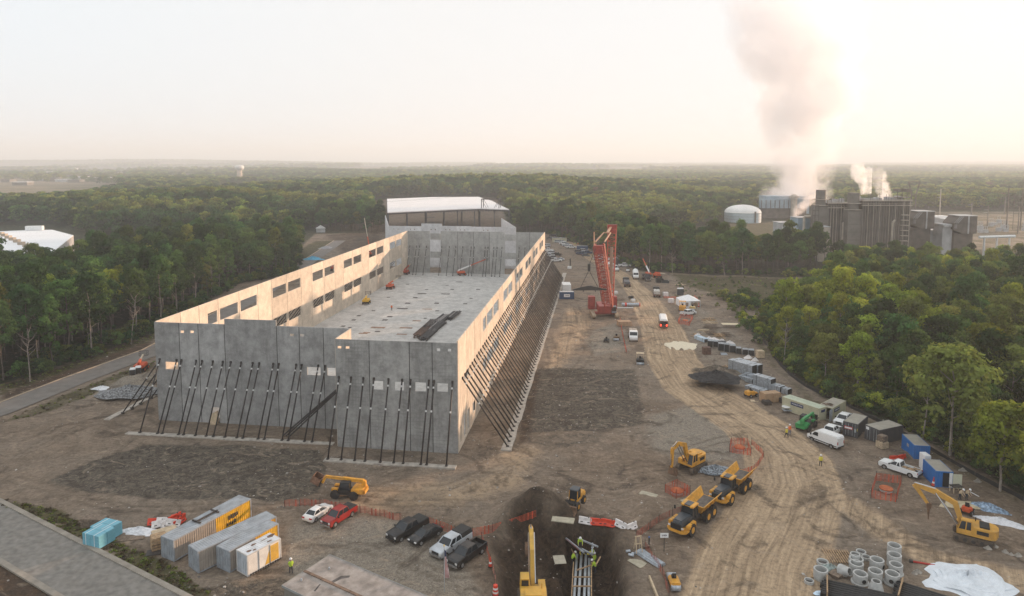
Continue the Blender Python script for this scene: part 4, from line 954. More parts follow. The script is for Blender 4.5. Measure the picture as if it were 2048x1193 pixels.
# ================================================================ FAR BUILDING
far = empty('steel_building', bl(203, 15), BROT, 'second building shell with pale wall panels and a white roof on steel columns', 'building')
FO = np.array([203.0, 15.0])
def fl(q):  # world -> far local
    u, v = tol(q); return u - FO[0], v - FO[1]
for a, b_, zt in ((.1, 10, 19.4), (10.05, 21, 19.4), (21.05, 28, 19.6), (28.05, 35, 19.6), (35.05, 45, 20.6), (45.05, 53, 19.3), (53.05, 61, 19.3)): panel(far, 'v', 0, a, b_, -.3, zt, [(a + 3, a + 3.6, 17.6, 18.0), (a + 5, a + 5.6, 17.6, 18.0)], C_WHITE)
panel(far, 'v', -21.5, 30.6, 35.4, 4.4, 7.6, [], C_WHITE, 'loading_panel'); panel(far, 'v', -21.4, 30.6, 35.4, 10.1, 15.7, [], C_WHITE, 'loading_panel')
panel(far, 'v', -21.4, -2.5, 2.2, 10.1, 15.7, [(-1.2, .4, 13.5, 15.0)], C_WHITE, 'loading_panel'); panel(far, 'v', -21.4, -2.5, 2.2, 4.6, 7.7, [], C_WHITE, 'loading_panel')
DIRT_IN = mat('inner_floor', (.26, .18, .125), .95, .4, .2)
zr = 21.0
FLq = [fl(at(775, 425, zr)), fl(at(915, 418.5, zr)), fl(at(960, 417, zr)), fl(at(1018, 419, zr)), fl(at(1001, 411, zr)), fl(at(984, 402, zr)), fl(at(957, 394, zr)), fl(at(865, 394.5, zr)), fl(at(774, 398, zr))]
def slant(p, q, z1=19.3, n=7):
    for i in range(n):
        a = Vector((p[0] + (q[0] - p[0]) * (i + .01) / n, p[1] + (q[1] - p[1]) * (i + .01) / n, 0)); c = Vector((p[0] + (q[0] - p[0]) * (i + .99) / n, p[1] + (q[1] - p[1]) * (i + .99) / n, 0))
        MB().bar(a + Vector((0, 0, z1 / 2 - .15)), c + Vector((0, 0, z1 / 2 - .15)), .24, z1 + .3).build('wall_panel', C_WHITE, far)
slant((.2, 61), (FLq[0][0] + 2, FLq[0][1] + 2)); slant((.2, .2), fl(at(1003, 437, 19.3)), 19.3, 5)
ROOFW = mat('roof_membrane', (.80, .76, .74), .6, .05, .1)
rf = MB().zprism(FLq, zr - .5, zr).build('roof', ROOFW, far)
bm_ = MB()
for i in range(len(FLq)): p, q = FLq[i], FLq[(i + 1) % len(FLq)]; bm_.bar((*p, zr - .95), (*q, zr - .95), .3, .75)
bm_.build('eave_beam', STEEL, far)
def lerp2(p, q, t): return (p[0] + (q[0] - p[0]) * t, p[1] + (q[1] - p[1]) * t)
DSTEEL = mat('column_steel', (.07, .075, .085), .6, .2)
cols = [lerp2(FLq[0], FLq[1], t) for t in (.01, .27, .54, .8)] + [FLq[1], lerp2(FLq[1], FLq[3], .33), FLq[2], lerp2(FLq[2], FLq[3], .5), FLq[3]]
for p in cols: MB().b2(p[0] - .25, p[0] + .25, p[1] - .25, p[1] + .25, 0, zr - .5).build('column', DSTEEL, far)
for r_ in range(1, 5):
    for t in (0, .2, .4, .6, .8, 1):
        a = lerp2(lerp2(FLq[0], FLq[8], r_ / 4), lerp2(FLq[2], FLq[6], r_ / 4), t); MB().b2(a[0] - .25, a[0] + .25, a[1] - .25, a[1] + .25, 0, zr - .5).build('column', DSTEEL, far)
b = MB()
for i in range(46):
    t = i / 45; a = lerp2(FLq[0], FLq[3], t); c = lerp2(FLq[8], FLq[6], min(1, t * 1.15)); b.bar((*a, zr - 1.1), (*c, zr - 1.1), .12, .6)
b.build('roof_joists', DSTEEL, far)
b = MB(); p = lerp2(FLq[0], FLq[1], .55)
for i in range(5): b.box((p[0], p[1] - 2.2, 5 + i * 3), (3, 4.4, .2))
b.build('stair_tower', DSTEEL, far)
MB().zprism([(0.3, .5), (60, 20), (60, 60.6), (.3, 60.6)], -.2, .3).build('floor_slab', DIRT_IN, far)
MB().zprism([FLq[0], FLq[1], FLq[3], FLq[6], FLq[8]], -.2, .35).build('floor_slab', DIRT_IN, far)
# roof gantry
b = MB(); g0 = fl(at(963, 417, zr)); g1 = fl(at(998, 417, zr)); zt = 26.5
for p in (g0, g1):
    for du in (0, 7): b.b2(p[0] + du - .2, p[0] + du + .2, p[1] - .2, p[1] + .2, zr, zt)
for du in (0, 7): b.bar((g0[0] + du, g0[1], zt), (g1[0] + du, g1[1], zt), .4); b.bar((g0[0] + du, g0[1], zt), ((g0[0] + g1[0]) / 2 + du, g0[1] * .72 + g1[1] * .28, zr), .2); b.bar((g1[0] + du, g1[1], zt), ((g0[0] + g1[0]) / 2 + du, g0[1] * .28 + g1[1] * .72, zr), .2)
for p in (g0, g1): b.bar((p[0], p[1], zt), (p[0] + 7, p[1], zt), .4)
b.build('steel_gantry', STEEL, far)
b = MB()
for p, q in ((lerp2(FLq[0], FLq[8], .6), lerp2(FLq[3], FLq[5], .8)),): b.bar((*p, zr + 1.1), (*lerp2(p, FLq[6], .9), zr + 1.1), .1)
b.build('roof_edge_cable', STEEL, far)
LEFTW = fl(at(774, 425, zr))
for i in range(3):
    b = MB(); b.cyl(bl(203 + 20 + i * 22, 76.5, 12), bl(203 + 18 + i * 22, 88, .4), .22, n=6)
    tag(b.build('brace_pole', BRACE), f'long dark brace outside the far building, {ordw(i + 1)} from the camera', 'brace', 'braces outside the far building')

# ================================================================ VEHICLES AND MACHINES (local +x is forward)
def wheel(parent, x, y, r, w_, rim=RIM, rr_=.58, name='wheel'):
    s = 1 if y > 0 else -1
    b = MB(); b.cyl((x, y - w_ / 2, r), (x, y + w_ / 2, r), r, n=16)
    if r > .6:
        for i in range(16):
            a = 2 * math.pi * i / 16; b.box((x + math.cos(a) * r * .98, y, r + math.sin(a) * r * .98), (.1, w_ * .96, .1), ry=-a)
    o = b.build(name, TYRE, parent)
    c = MB().cyl((x, y + s * (w_ / 2 - .01), r), (x, y + s * (w_ / 2 + .03), r), r * rr_, n=14); c.cyl((x, y + s * (w_ / 2 + .02), r), (x, y + s * (w_ / 2 + .06), r), r * .18, n=8)
    c.build('rim', rim, o); return o
def arch_profile(base, wx, r, zb):
    """lower edge with wheel arches, from rear to front; base=(x0,x1)"""
    p = [(base[0], zb)]
    for x in wx:
        for i in range(0, 7):
            a = math.pi - math.pi * i / 6; p.append((x + math.cos(a) * r, zb + max(0, math.sin(a) * r * .95)))
    p.append((base[1], zb)); return p
def pillars(b, fb, ft, z0, z1, w_, xs=()):
    x0, x1, a0, a1 = fb; X0, X1, A0, A1 = ft
    for s in (1, -1):
        b.bar((x0, s * a0, z0), (X0, s * A0, z1), w_); b.bar((x1, s * a1, z0), (X1, s * A1, z1), w_)
        for f in xs: b.bar((x0 + (x1 - x0) * f, s * (a0 + .01), z0), (X0 + (X1 - X0) * f, s * (A0 + .01), z1), w_ * .9)
def pickup(paint, L=5.8, W=2.0, cover=False, cap=None, cab='crew', silver=False, name='pickup_truck', dark_bed=True, bumper=CHROME):
    t = empty(name); h = W / 2; rear, front = -L / 2, L / 2; wf, wr = front - .95, rear + 1.15; r = .4
    low = arch_profile((rear + .05, front - .1), (wr, wf), .47, .38)
    cabx = 1.05; cabr = -1.05 if cab == 'crew' else -.35
    prof = low + [(front, .62), (front - .02, 1.08), (front - .35, 1.17), (cabx + .25, 1.24), (cabr, 1.22), (cabr, 1.22), (rear + .05, 1.24)]
    b = MB(); b.prism(prof, -h, -h + .12); b.prism(prof, h - .12, h)      # sides
    b.prism([(cabr, .5), (front - .05, .5), (front, .65), (front - .02, 1.06), (front - .35, 1.16), (cabx + .25, 1.23), (cabr, 1.21)], -h + .12, h - .12)
    b.b2(rear + .05, rear + .15, -h + .12, h - .12, .5, 1.24); b.b2(rear + .15, cabr, -h + .12, h - .12, .5, .72, 1)
    b.build('body', [paint, mat('bed_liner', (.03, .03, .03), .8, .2)], t, bevel=.03, paint=True)
    fb = (cabr, cabx + .45, h - .1, h - .1); ft = (cabr + .18, cabx - .35, h - .26, h - .26)
    MB().frus(fb, ft, 1.2, 1.80).build('window', GLASS, t)
    b = MB(); b.frus((ft[0] - .02, ft[1] + .05, ft[2] + .02, ft[3] + .02), (ft[0] + .08, ft[1] - .12, ft[2] - .06, ft[3] - .06), 1.79, 1.89); pillars(b, fb, ft, 1.2, 1.8, .09, (.5,) if cab == 'crew' else (.35,)); b.build('cab_roof', paint, t, paint=True)
    for x, y in ((wf, h - .14), (wf, -h + .14), (wr, h - .14), (wr, -h + .14)): wheel(t, x, y, r, .27)
    MB().b2(front - .04, front + .12, -h + .08, h - .08, .42, .66).build('bumper', bumper, t); MB().b2(rear - .1, rear + .06, -h + .1, h - .1, .48, .66).build('bumper', bumper, t)
    MB().b2(front - .02, front + .03, -h + .45, h - .45, .70, 1.02).build('grille', BLACKP if not silver else CHROME, t)
    for s in (1, -1):
        MB().b2(front - .06, front + .025, s * (h - .25) - .16, s * (h - .25) + .16, .78, 1.02).build('headlight', HEADL, t); MB().b2(rear + .02, rear + .07, s * (h - .1) - .08, s * (h - .1) + .08, .85, 1.15).build('taillight', TAILL, t)
        MB().box((cabx + .2, s * (h + .14), 1.3), (.14, .24, .2)).build('mirror', BLACKP, t)
    if cover: MB().b2(rear + .06, cabr - .02, -h + .06, h - .06, 1.24, 1.30).build('bed_cover', BLACKP, t)
    if cap: MB().frus((rear + .06, cabr, h - .05, h - .05), (rear + .12, cabr, h - .15, h - .15), 1.24, 1.82).build('bed_cap', cap, t)
    return t
def sedan(paint, L=4.65, W=1.82, name='sedan', rim=RIM):
    t = empty(name); h = W / 2; r_, f = -L / 2, L / 2; wf, wr = f - .88, r_ + .95; r = .33
    prof = arch_profile((r_ + .1, f - .12), (wr, wf), .38, .22) + [(f, .42), (f - .06, .68), (f - .5, .82), (f - 1.35, .93), (r_ + .75, .98), (r_ + .15, .93), (r_, .6)]
    MB().prism(prof, -h, h).build('body', paint, t, bevel=.09, paint=True)
    fb = (r_ + .55, f - 1.15, h - .12, h - .12); ft = (r_ + 1.25, f - 2.1, h - .32, h - .34)
    MB().frus(fb, ft, .9, 1.36).build('window', GLASS, t)
    b = MB(); b.frus((ft[0] - .03, ft[1] + .04, ft[2] + .02, ft[3] + .02), (ft[0] + .15, ft[1] - .12, ft[2] - .1, ft[3] - .1), 1.35, 1.44); pillars(b, fb, ft, .9, 1.36, .07, (.48,)); b.build('roof', paint, t, paint=True)
    for x, y in ((wf, h - .12), (wf, -h + .12), (wr, h - .12), (wr, -h + .12)): wheel(t, x, y, r, .22, rim, .68)
    for s in (1, -1):
        MB().b2(f - .3, f - .015, s * (h - .3) - .17, s * (h - .3) + .17, .58, .70).build('headlight', HEADL, t); MB().b2(r_ - .01, r_ + .2, s * (h - .28) - .2, s * (h - .28) + .2, .68, .84).build('taillight', TAILL, t); MB().box((f - 1.55, s * (h + .08), .98), (.12, .18, .12)).build('mirror', paint, t)
    MB().b2(r_ - .02, r_ + .02, -.26, .26, .55, .67).build('licence_plate', WHITEP, t); return t
def suv(paint, name='suv'):
    t = empty(name); h = .96; L = 4.8; r_, f = -L / 2, L / 2
    prof = arch_profile((r_ + .05, f - .1), (r_ + .95, f - .9), .43, .32) + [(f, .6), (f - .04, .98), (f - 1.2, 1.1), (r_, 1.12)]
    MB().prism(prof, -h, h).build('body', paint, t, bevel=.06, paint=True); fb = (r_ + .08, f - 1.1, h - .08, h - .08); ft = (r_ + .35, f - 1.75, h - .2, h - .2)
    MB().frus(fb, ft, 1.08, 1.66).build('window', GLASS, t); b = MB(); b.frus(ft, (ft[0] + .1, ft[1] - .1, ft[2] - .06, ft[3] - .06), 1.65, 1.74); pillars(b, fb, ft, 1.08, 1.66, .08, (.33, .66)); b.build('roof', paint, t, paint=True)
    for x, y in ((f - .9, .82), (f - .9, -.82), (r_ + .95, .82), (r_ + .95, -.82)): wheel(t, x, y, .38, .24)
    for s in (1, -1): MB().b2(f - .1, f + .015, s * .7 - .15, s * .7 + .15, .75, .92).build('headlight', HEADL, t); MB().b2(r_ - .02, r_ + .06, s * .85 - .08, s * .85 + .08, .85, 1.15).build('taillight', TAILL, t)
    return t
def van(paint):
    t = empty('cargo_van'); h = 1.0; r_, f = -3.0, 3.0
    prof = arch_profile((r_ + .02, f - .1), (r_ + 1.2, f - 1.0), .43, .35) + [(f, .6), (f - .05, 1.05), (f - .75, 1.3), (f - 1.55, 2.1), (f - 2.0, 2.32), (r_ + .3, 2.38), (r_, 2.2)]
    MB().prism(prof, -h, h).build('body', paint, t, bevel=.12)
    MB().hexa([(f - .78, -.86, 1.33), (f - .78, .86, 1.33), (f - .85, .86, 1.3), (f - .85, -.86, 1.3), (f - 1.5, -.76, 2.1), (f - 1.5, .76, 2.1), (f - 1.6, .76, 2.06), (f - 1.6, -.76, 2.06)]).build('windscreen', GLASS, t)
    for s in (1, -1):
        MB().prism([(f - 2.25, 1.3), (f - 1.05, 1.3), (f - 1.6, 1.98), (f - 2.25, 1.98)], s * 1.0 - .015, s * 1.0 + .015).build('side_window', GLASS, t)
        MB().b2(r_ + .1, f - .4, s * 1.0 - .02, s * 1.0 + .02, .55, .72).build('side_trim', BLACKP, t); MB().box((f - .9, s * 1.16, 1.4), (.15, .3, .3)).build('mirror', BLACKP, t)
        MB().b2(r_ - .02, r_ + .04, s * .85 - .08, s * .85 + .08, 1.0, 1.5).build('taillight', TAILL, t); MB().b2(f - .3, f + .01, s * .75 - .15, s * .75 + .15, .85, 1.05).build('headlight', HEADL, t)
        for x in (f - 1.0, r_ + 1.2): wheel(t, x, s * .84, .37, .25)
    MB().b2(f - .1, f + .05, -.9, .9, .4, .6).build('bumper', BLACKP, t); MB().b2(r_ - .08, r_ + .02, -.9, .9, .4, .58).build('bumper', BLACKP, t)
    MB().b2(-.3, .5, -1.03, -1.01, 1.45, 1.65).build('lettering', mat('faint_grey', (.25, .25, .27), .5, .1), t); return t
def text(parent, s, loc, rot, size, m, name='lettering'):
    c = bpy.data.curves.new(name, 'FONT'); c.body = s; c.size = size; c.align_x = 'CENTER'; c.align_y = 'CENTER'; c.extrude = .004; c.materials.append(m)
    tmp = bpy.data.objects.new('tmp_text', c); COL.objects.link(tmp); me = bpy.data.meshes.new_from_object(tmp.evaluated_get(bpy.context.evaluated_depsgraph_get())); bpy.data.objects.remove(tmp)
    o = bpy.data.objects.new(name, me); link(o, parent); o.location = loc; o.rotation_euler = rot; KIDS.setdefault(parent.name, []).append(o); return o
def strokes(parent, x0, x1, y, z0, z1, m, n=6, seed=1):
    r_ = random.Random(seed); b = MB(); w_ = (x1 - x0) / n
    for i in range(n): zz = z0 + (z1 - z0) * r_.uniform(0, .25); b.b2(x0 + i * w_, x0 + i * w_ + w_ * r_.uniform(.45, .75), y - .012, y, zz, z1 - (z1 - z0) * r_.uniform(0, .2))
    return b.build('lettering', m, parent)
def corr(b, a, c, z0, z1, nrm, mi, pitch=.32, dep=.05):
    """corrugated sheet from a to c (xy) with depth along nrm"""
    a = Vector(a); c = Vector(c); L_ = (c - a).length; n = max(4, int(L_ / pitch)); d = (c - a) / n; N_ = Vector(nrm)
    pts = []
    for i in range(n):
        q = a + d * i
        pts += [q, q + d * .35, q + d * .5 - N_ * dep, q + d * .85 - N_ * dep]
    pts.append(c); vs = [(p.x, p.y, z0) for p in pts] + [(p.x, p.y, z1) for p in pts]; k = len(pts)
    b.add(vs, [(i, i + 1, k + i + 1, k + i) for i in range(k - 1)], mi)
def container(L, side, roof, W=2.44, H=2.6, end=None, side2=None, frame=None, open_end=0, doors=True, split=None, smooth_side=False):
    """x from 0..L, y from 0..W ; front side facing -y ; end at x=0 has the doors; open_end: 1 -> x=0, 2 -> x=L"""
    t = empty('shipping_container'); end = end or side; frame = frame or side; side2 = side2 or side
    fr = MB()
    for x in (0, L):
        for y in (0, W): fr.box((x + (.08 if x == 0 else -.08), y + (.08 if y == 0 else -.08), H / 2), (.16, .16, H))
    for z in (.08, H - .06):
        for y in (.06, W - .06): fr.b2(.16, L - .16, y - .06, y + .06, z - .08, z + .06)
        for x in (.07, L - .07): fr.b2(x - .06, x + .06, .16, W - .16, z - .08, z + .06)
    fr.build('frame', frame, t)
    if split: 
        b = MB(); k = split; corr(b, (.16, .05), (k, .05), .14, H - .12, (0, -1), 0); corr(b, (k, .05), (L - .16, .05), .14, H - .12, (0, -1), 1); b.build('side_wall', [side, side2], t)
    else:
        b = MB()
        if smooth_side: b.b2(.16, L - .16, .03, .07, .14, H - .12)
        else: corr(b, (.16, .05), (L - .16, .05), .14, H - .12, (0, -1), 0)
        b.build('side_wall', side, t)
    b = MB(); corr(b, (L - .16, W - .05), (.16, W - .05), .14, H - .12, (0, 1), 0); b.build('side_wall', side, t)
    if open_end != 2: b = MB(); corr(b, (L - .05, .16), (L - .05, W - .16), .14, H - .12, (1, 0), 0); b.build('end_wall', side2, t)
    if open_end != 1 and doors:
        for s in (0, 1):
            b = MB(); y0 = .17 + s * (W / 2 - .16); y1 = W / 2 - .01 + s * (W / 2 - .16); b.b2(.02, .08, y0, y1, .16, H - .14); d = b.build('door', end, t)
            b = MB()
            for q in (.3, .7): b.cyl((0, y0 + (y1 - y0) * q, .2), (0, y0 + (y1 - y0) * q, H - .2), .025, n=5)
            b.build('lock_bar', GALV, d)
    elif open_end != 1: MB().b2(.02, .1, .16, W - .16, .14, H - .12).build('end_wall', end, t)
    b = MB(); n = int(L / .32)
    for i in range(n): x = .1 + (L - .2) * i / n; b.b2(x, x + (L - .2) / n * .55, .1, W - .1, H - .01, H + .025)
    b.b2(.05, L - .05, .05, W - .05, H - .08, H - .01); b.build('roof', roof, t)
    MB().b2(.1, L - .1, .1, W - .1, .1, .18).build('floor', WOODD, t); return t
def put_cont(t, pn, pf, label, side='right', lift=0.0, cat='container', group=None):
    """pn/pf: ground pixels of the two bottom corners of the side facing the camera; local x runs pn->pf, body on the far side"""
    a, b = at(*pn), at(*pf); ang = math.atan2(b.y - a.y, b.x - a.x); t.location = (a.x, a.y, hz(a.x, a.y) * .5 + lift); t.rotation_euler = (0, 0, ang); tag(t, label, cat, group); return t
def clen(pn, pf): return (at(*pf) - at(*pn)).length

def track(parent, y, L, r, w_, z=0.0, m=None, name='track'):
    n = 8; pr = []
    for i in range(n + 1): a = math.pi / 2 - math.pi * i / n; pr.append((L / 2 - r + math.cos(a) * r, r + math.sin(a) * r + z))
    for i in range(n + 1): a = -math.pi / 2 - math.pi * i / n; pr.append((-L / 2 + r + math.cos(a) * r, r + math.sin(a) * r + z))
    b = MB(); b.prism(pr, y - w_ / 2, y + w_ / 2)
    k = int(L / .35)
    for i in range(k): x = -L / 2 + r + (L - 2 * r) * (i + .5) / k; b.b2(x - .1, x + .1, y - w_ / 2 - .01, y + w_ / 2 + .01, 2 * r + z, 2 * r + z + .04)
    o = b.build(name, m or mat('track_steel', (.10, .075, .055), .85, .3, 3, dirt=.6), parent)
    s = 1 if y > 0 else -1; b = MB()
    for i in range(5): x = -L / 2 + r + (L - 2 * r) * i / 4; b.cyl((x, y + s * w_ / 2, r + z), (x, y + s * (w_ / 2 + .05), r + z), r * .55, n=10)
    b.build('track_rollers', STEEL, o); return o
def beam(b, pts, ws, y0, y1, mi=0):
    """thick polyline in xz plane: pts [(x,z)], ws thickness"""
    up, dn = [], []
    for i, (x, z) in enumerate(pts):
        a = pts[max(0, i - 1)]; c = pts[min(len(pts) - 1, i + 1)]; dx, dz = c[0] - a[0], c[1] - a[1]; l = math.hypot(dx, dz); nx, nz = -dz / l, dx / l
        up.append((x + nx * ws[i] / 2, z + nz * ws[i] / 2)); dn.append((x - nx * ws[i] / 2, z - nz * ws[i] / 2))
    for i in range(len(pts) - 1): b.prism([dn[i], dn[i + 1], up[i + 1], up[i]], y0, y1, mi)
def excavator(pts, stick, bucket, s=1.0, swing=0.0, body=YEL, bucket_m=None, name='excavator', attach='bucket', black_roof=False):
    """pts: boom polyline from pivot; stick: (a,b); tip: bucket direction"""
    t = empty(name)
    for y in (1.25, -1.25): track(t, y, 4.6, .45, .6)
    MB().b2(-1.2, 1.2, -.95, .95, .4, .85).build('undercarriage', STEEL, t); MB().cyl((0, 0, .85), (0, 0, 1.05), .75, n=16).build('slew_ring', STEEL, t)
    R_ = lambda mb: [setattr(mb, 'v', [(x * math.cos(swing) - y * math.sin(swing), x * math.sin(swing) + y * math.cos(swing), z) for x, y, z in mb.v]), mb][1]
    b = MB(); b.zprism([(1.9, -1.35), (1.9, -.1), (1.9, 1.3), (-1.9, 1.35), (-2.35, 1.1), (-2.6, .5), (-2.6, -.5), (-2.35, -1.1), (-1.9, -1.35)], 1.05, 1.35)
    b.zprism([(.2, -1.35), (.2, -.45), (.2, 1.3), (-1.9, 1.35), (-2.4, 1.1), (-2.7, .5), (-2.7, -.5), (-2.4, -1.1), (-1.9, -1.35)], 1.35, 2.25); b.b2(.2, 1.9, -1.35, -.6, 1.35, 1.9)
    R_(b).build('body', body, t, bevel=.06)
    b = MB(); b.b2(-1.7, -.6, -.9, .9, 2.25, 2.45); b.cyl((-.2, -.9, 2.2), (-.2, -.9, 2.8), .07, n=6); R_(b).build('engine_hood', BLACKP if black_roof else body, t, bevel=.03)
    b = MB(); b.zprism([(-1.0, -1.39), (-1.0, -1.37), (-2.3, -1.2), (-2.32, -1.24)], 1.2, 1.55); b.b2(-1.6, -.3, -1.37, -1.355, 1.5, 2.0); b.b2(-1.6, -.3, 1.33, 1.37, 1.5, 2.0); R_(b).build('engine_grille', BLACKP, t)
    b = MB(); b.frus((.25, 1.85, .48, .48), (.3, 1.45, .42, .42), 1.35, 2.85); b.v = [(x, y + .82, z) for x, y, z in b.v]; cw = R_(b).build('cab', GLASS, t)
    b = MB(); b.b2(.22, 1.5, .36, 1.28, 2.85, 2.97)
    for x, X, y, Y in ((.25, .3, .34, .4), (1.85, 1.45, .34, .4), (.25, .3, 1.3, 1.24), (1.85, 1.45, 1.3, 1.24), (.95, .85, 1.3, 1.24)): b.bar((x, y, 1.35), (X, Y, 2.88), .1)
    b.b2(.22, 1.87, 1.27, 1.32, 1.35, 1.75); R_(b).build('cab_frame', body, cw)
    b = MB(); beam(b, pts, [.55] + [.7] * (len(pts) - 2) + [.4], -.22, .22); R_(b).build('boom', body, t)
    b = MB(); beam(b, stick, [.6, .3], -.16, .16); R_(b).build('stick', body, t)
    b = MB(); m_ = pts[len(pts) // 2]; b.cyl((1.7, -.32, 1.6), (m_[0], -.3, m_[1] - .1), .09, n=6); b.cyl((1.7, .3, 1.6), (m_[0], .3, m_[1] - .1), .09, n=6); b.cyl((m_[0], 0, m_[1] + .4), (stick[0][0], 0, stick[0][1] + .25), .09, n=6); b.cyl((stick[0][0] + .1, 0, stick[0][1] + .1), (stick[1][0] + .35, 0, stick[1][1] + .45), .08, n=6); R_(b).build('hydraulic_cylinder', CHROME, t)
    x, z = stick[1]; bx, bz = bucket; b = MB(); bm2 = bucket_m or mat('bucket_dirt', (.17, .10, .06), .85, .3, 3)
    if attach == 'bucket':
        b.prism([(x, z + .15), (x + bx * .7, z + bz * .2), (x + bx, z + bz * .8), (x + bx * .55, z + bz * 1.1), (x - bx * .1, z + bz * .75), (x - .12, z - .1)], -.6, .6)
        for k in range(5): b.box((x - bx * .15, -.48 + .24 * k, z + bz * .78), (.22, .07, .06))
    else: b.cyl((x, 0, z + .3), (x, 0, z - .4), .32, n=8); b.cyl((x, 0, z - .4), (x - .05, 0, z - 2.0), .2, .07, n=8)
    R_(b).build('bucket' if attach == 'bucket' else 'breaker', bm2, t)
    if s != 1: t.scale = (s,) * 3
    return t
def dump_truck():
    t = empty('dump_truck')
    b = MB(); b.frus((1.6, 4.9, .95, .75), (1.9, 4.55, .85, .62), 1.35, 2.3); b.build('hood', DGREY, t, bevel=.15)
    b = MB(); b.zprism([(2.0, -1.5), (4.7, -1.45), (5.2, -.9), (5.2, .9), (4.7, 1.45), (2.0, 1.5)], .85, 1.2); b.b2(2.1, 4.2, -1.55, -1.0, 1.2, 1.75); b.b2(2.1, 4.2, 1.0, 1.55, 1.2, 1.75); b.b2(4.2, 4.95, -1.1, 1.1, 1.15, 1.45); b.build('front_body', YEL, t, bevel=.08)
    MB().b2(4.9, 5.03, -.75, .75, 1.25, 2.0).build('grille', BLACKP, t)
    g = MB().frus((.35, 1.95, .85, .85), (.5, 1.7, .75, .72), 1.7, 3.15).build('cab', GLASS, t)
    b = MB(); b.zprism([(.3, -.95), (1.9, -.95), (2.1, -.5), (1.85, -.45), (1.85, .45), (2.1, .5), (1.9, .95), (.3, .95)], 3.15, 3.38); b.build('cab_roof', YEL, g, bevel=.05); MB().b2(.6, 1.86, -.44, .44, 3.30, 3.42).build('roof_panel', DGREY, g)
    b = MB(); pillars(b, (.35, 1.95, .87, .87), (.5, 1.7, .77, .74), 1.7, 3.15, .12, (.5,)); b.b2(.3, 1.95, -.88, .88, 1.3, 1.75); b.build('cab_frame', BLACKP, g)
    MB().b2(-4.6, 1.2, -.45, .45, .85, 1.3).build('chassis', STEEL, t)
    for x in (3.1, -1.6, -3.3):
        for s in (1, -1): wheel(t, x, s * 1.25, .86, .62, YEL, .5)
    # dump body, open topped
    b = MB(); P0 = [(-.5, 1.65), (-5.0, 1.95), (-5.4, 2.6)]
    out_ = [(.1, -1.55, 2.9), (-5.0, -1.6, 2.75)]
    def sidep(s): b.hexa([(-.6, s * .75, 1.5), (-5.0, s * .85, 1.85), (-5.0, s * .97, 1.85), (-.6, s * .87, 1.5), (.0, s * 1.42, 2.75), (-5.4, s * 1.55, 2.95), (-5.4, s * 1.67, 2.95), (.0, s * 1.55, 2.75)])
    sidep(1); sidep(-1); b.hexa([(-.6, -.87, 1.45), (-.6, .87, 1.45), (-5.0, .97, 1.8), (-5.0, -.97, 1.8), (-.6, -.87, 1.6), (-.6, .87, 1.6), (-5.1, .97, 1.95), (-5.1, -.97, 1.95)])
    b.hexa([(-.7, -.87, 1.5), (-.7, .87, 1.5), (-.55, .87, 1.5), (-.55, -.87, 1.5), (-.15, -1.4, 2.7), (-.15, 1.4, 2.7), (.0, 1.4, 2.7), (.0, -1.4, 2.7)])
    for x in (-1.2, -2.5, -3.8): 
        for s in (1, -1): b.hexa([(x, s * .9, 1.6), (x - .2, s * .9, 1.6), (x - .2, s * 1.02, 1.6), (x, s * 1.02, 1.6), (x, s * 1.5, 2.66), (x - .2, s * 1.5, 2.66), (x - .2, s * 1.7, 2.66), (x, s * 1.7, 2.66)])
    bo = b.build('dump_body', YEL, t)
    b = MB(); b.hexa([(-.68, -.78, 1.61), (-.68, .78, 1.61), (-4.9, .88, 1.96), (-4.9, -.88, 1.96), (-.6, -.8, 1.63), (-.6, .8, 1.63), (-4.95, .9, 1.98), (-4.95, -.9, 1.98)])
    b.hexa([(-.70, -.72, 1.65), (-.70, .72, 1.65), (-.66, .72, 1.65), (-.66, -.72, 1.65), (-.22, -1.25, 2.58), (-.22, 1.25, 2.58), (-.18, 1.25, 2.58), (-.18, -1.25, 2.58)]); b.build('body_liner', mat('worn_liner', (.15, .135, .12), .7, .5, .8, dirt=.5), bo)
    for s in (1, -1): MB().box((2.0, s * 1.75, 2.6), (.1, .25, .5)).build('mirror', BLACKP, t); MB().box((5.0, s * .95, 1.6), (.1, .3, .18)).build('headlight', HEADL, t)
    return t
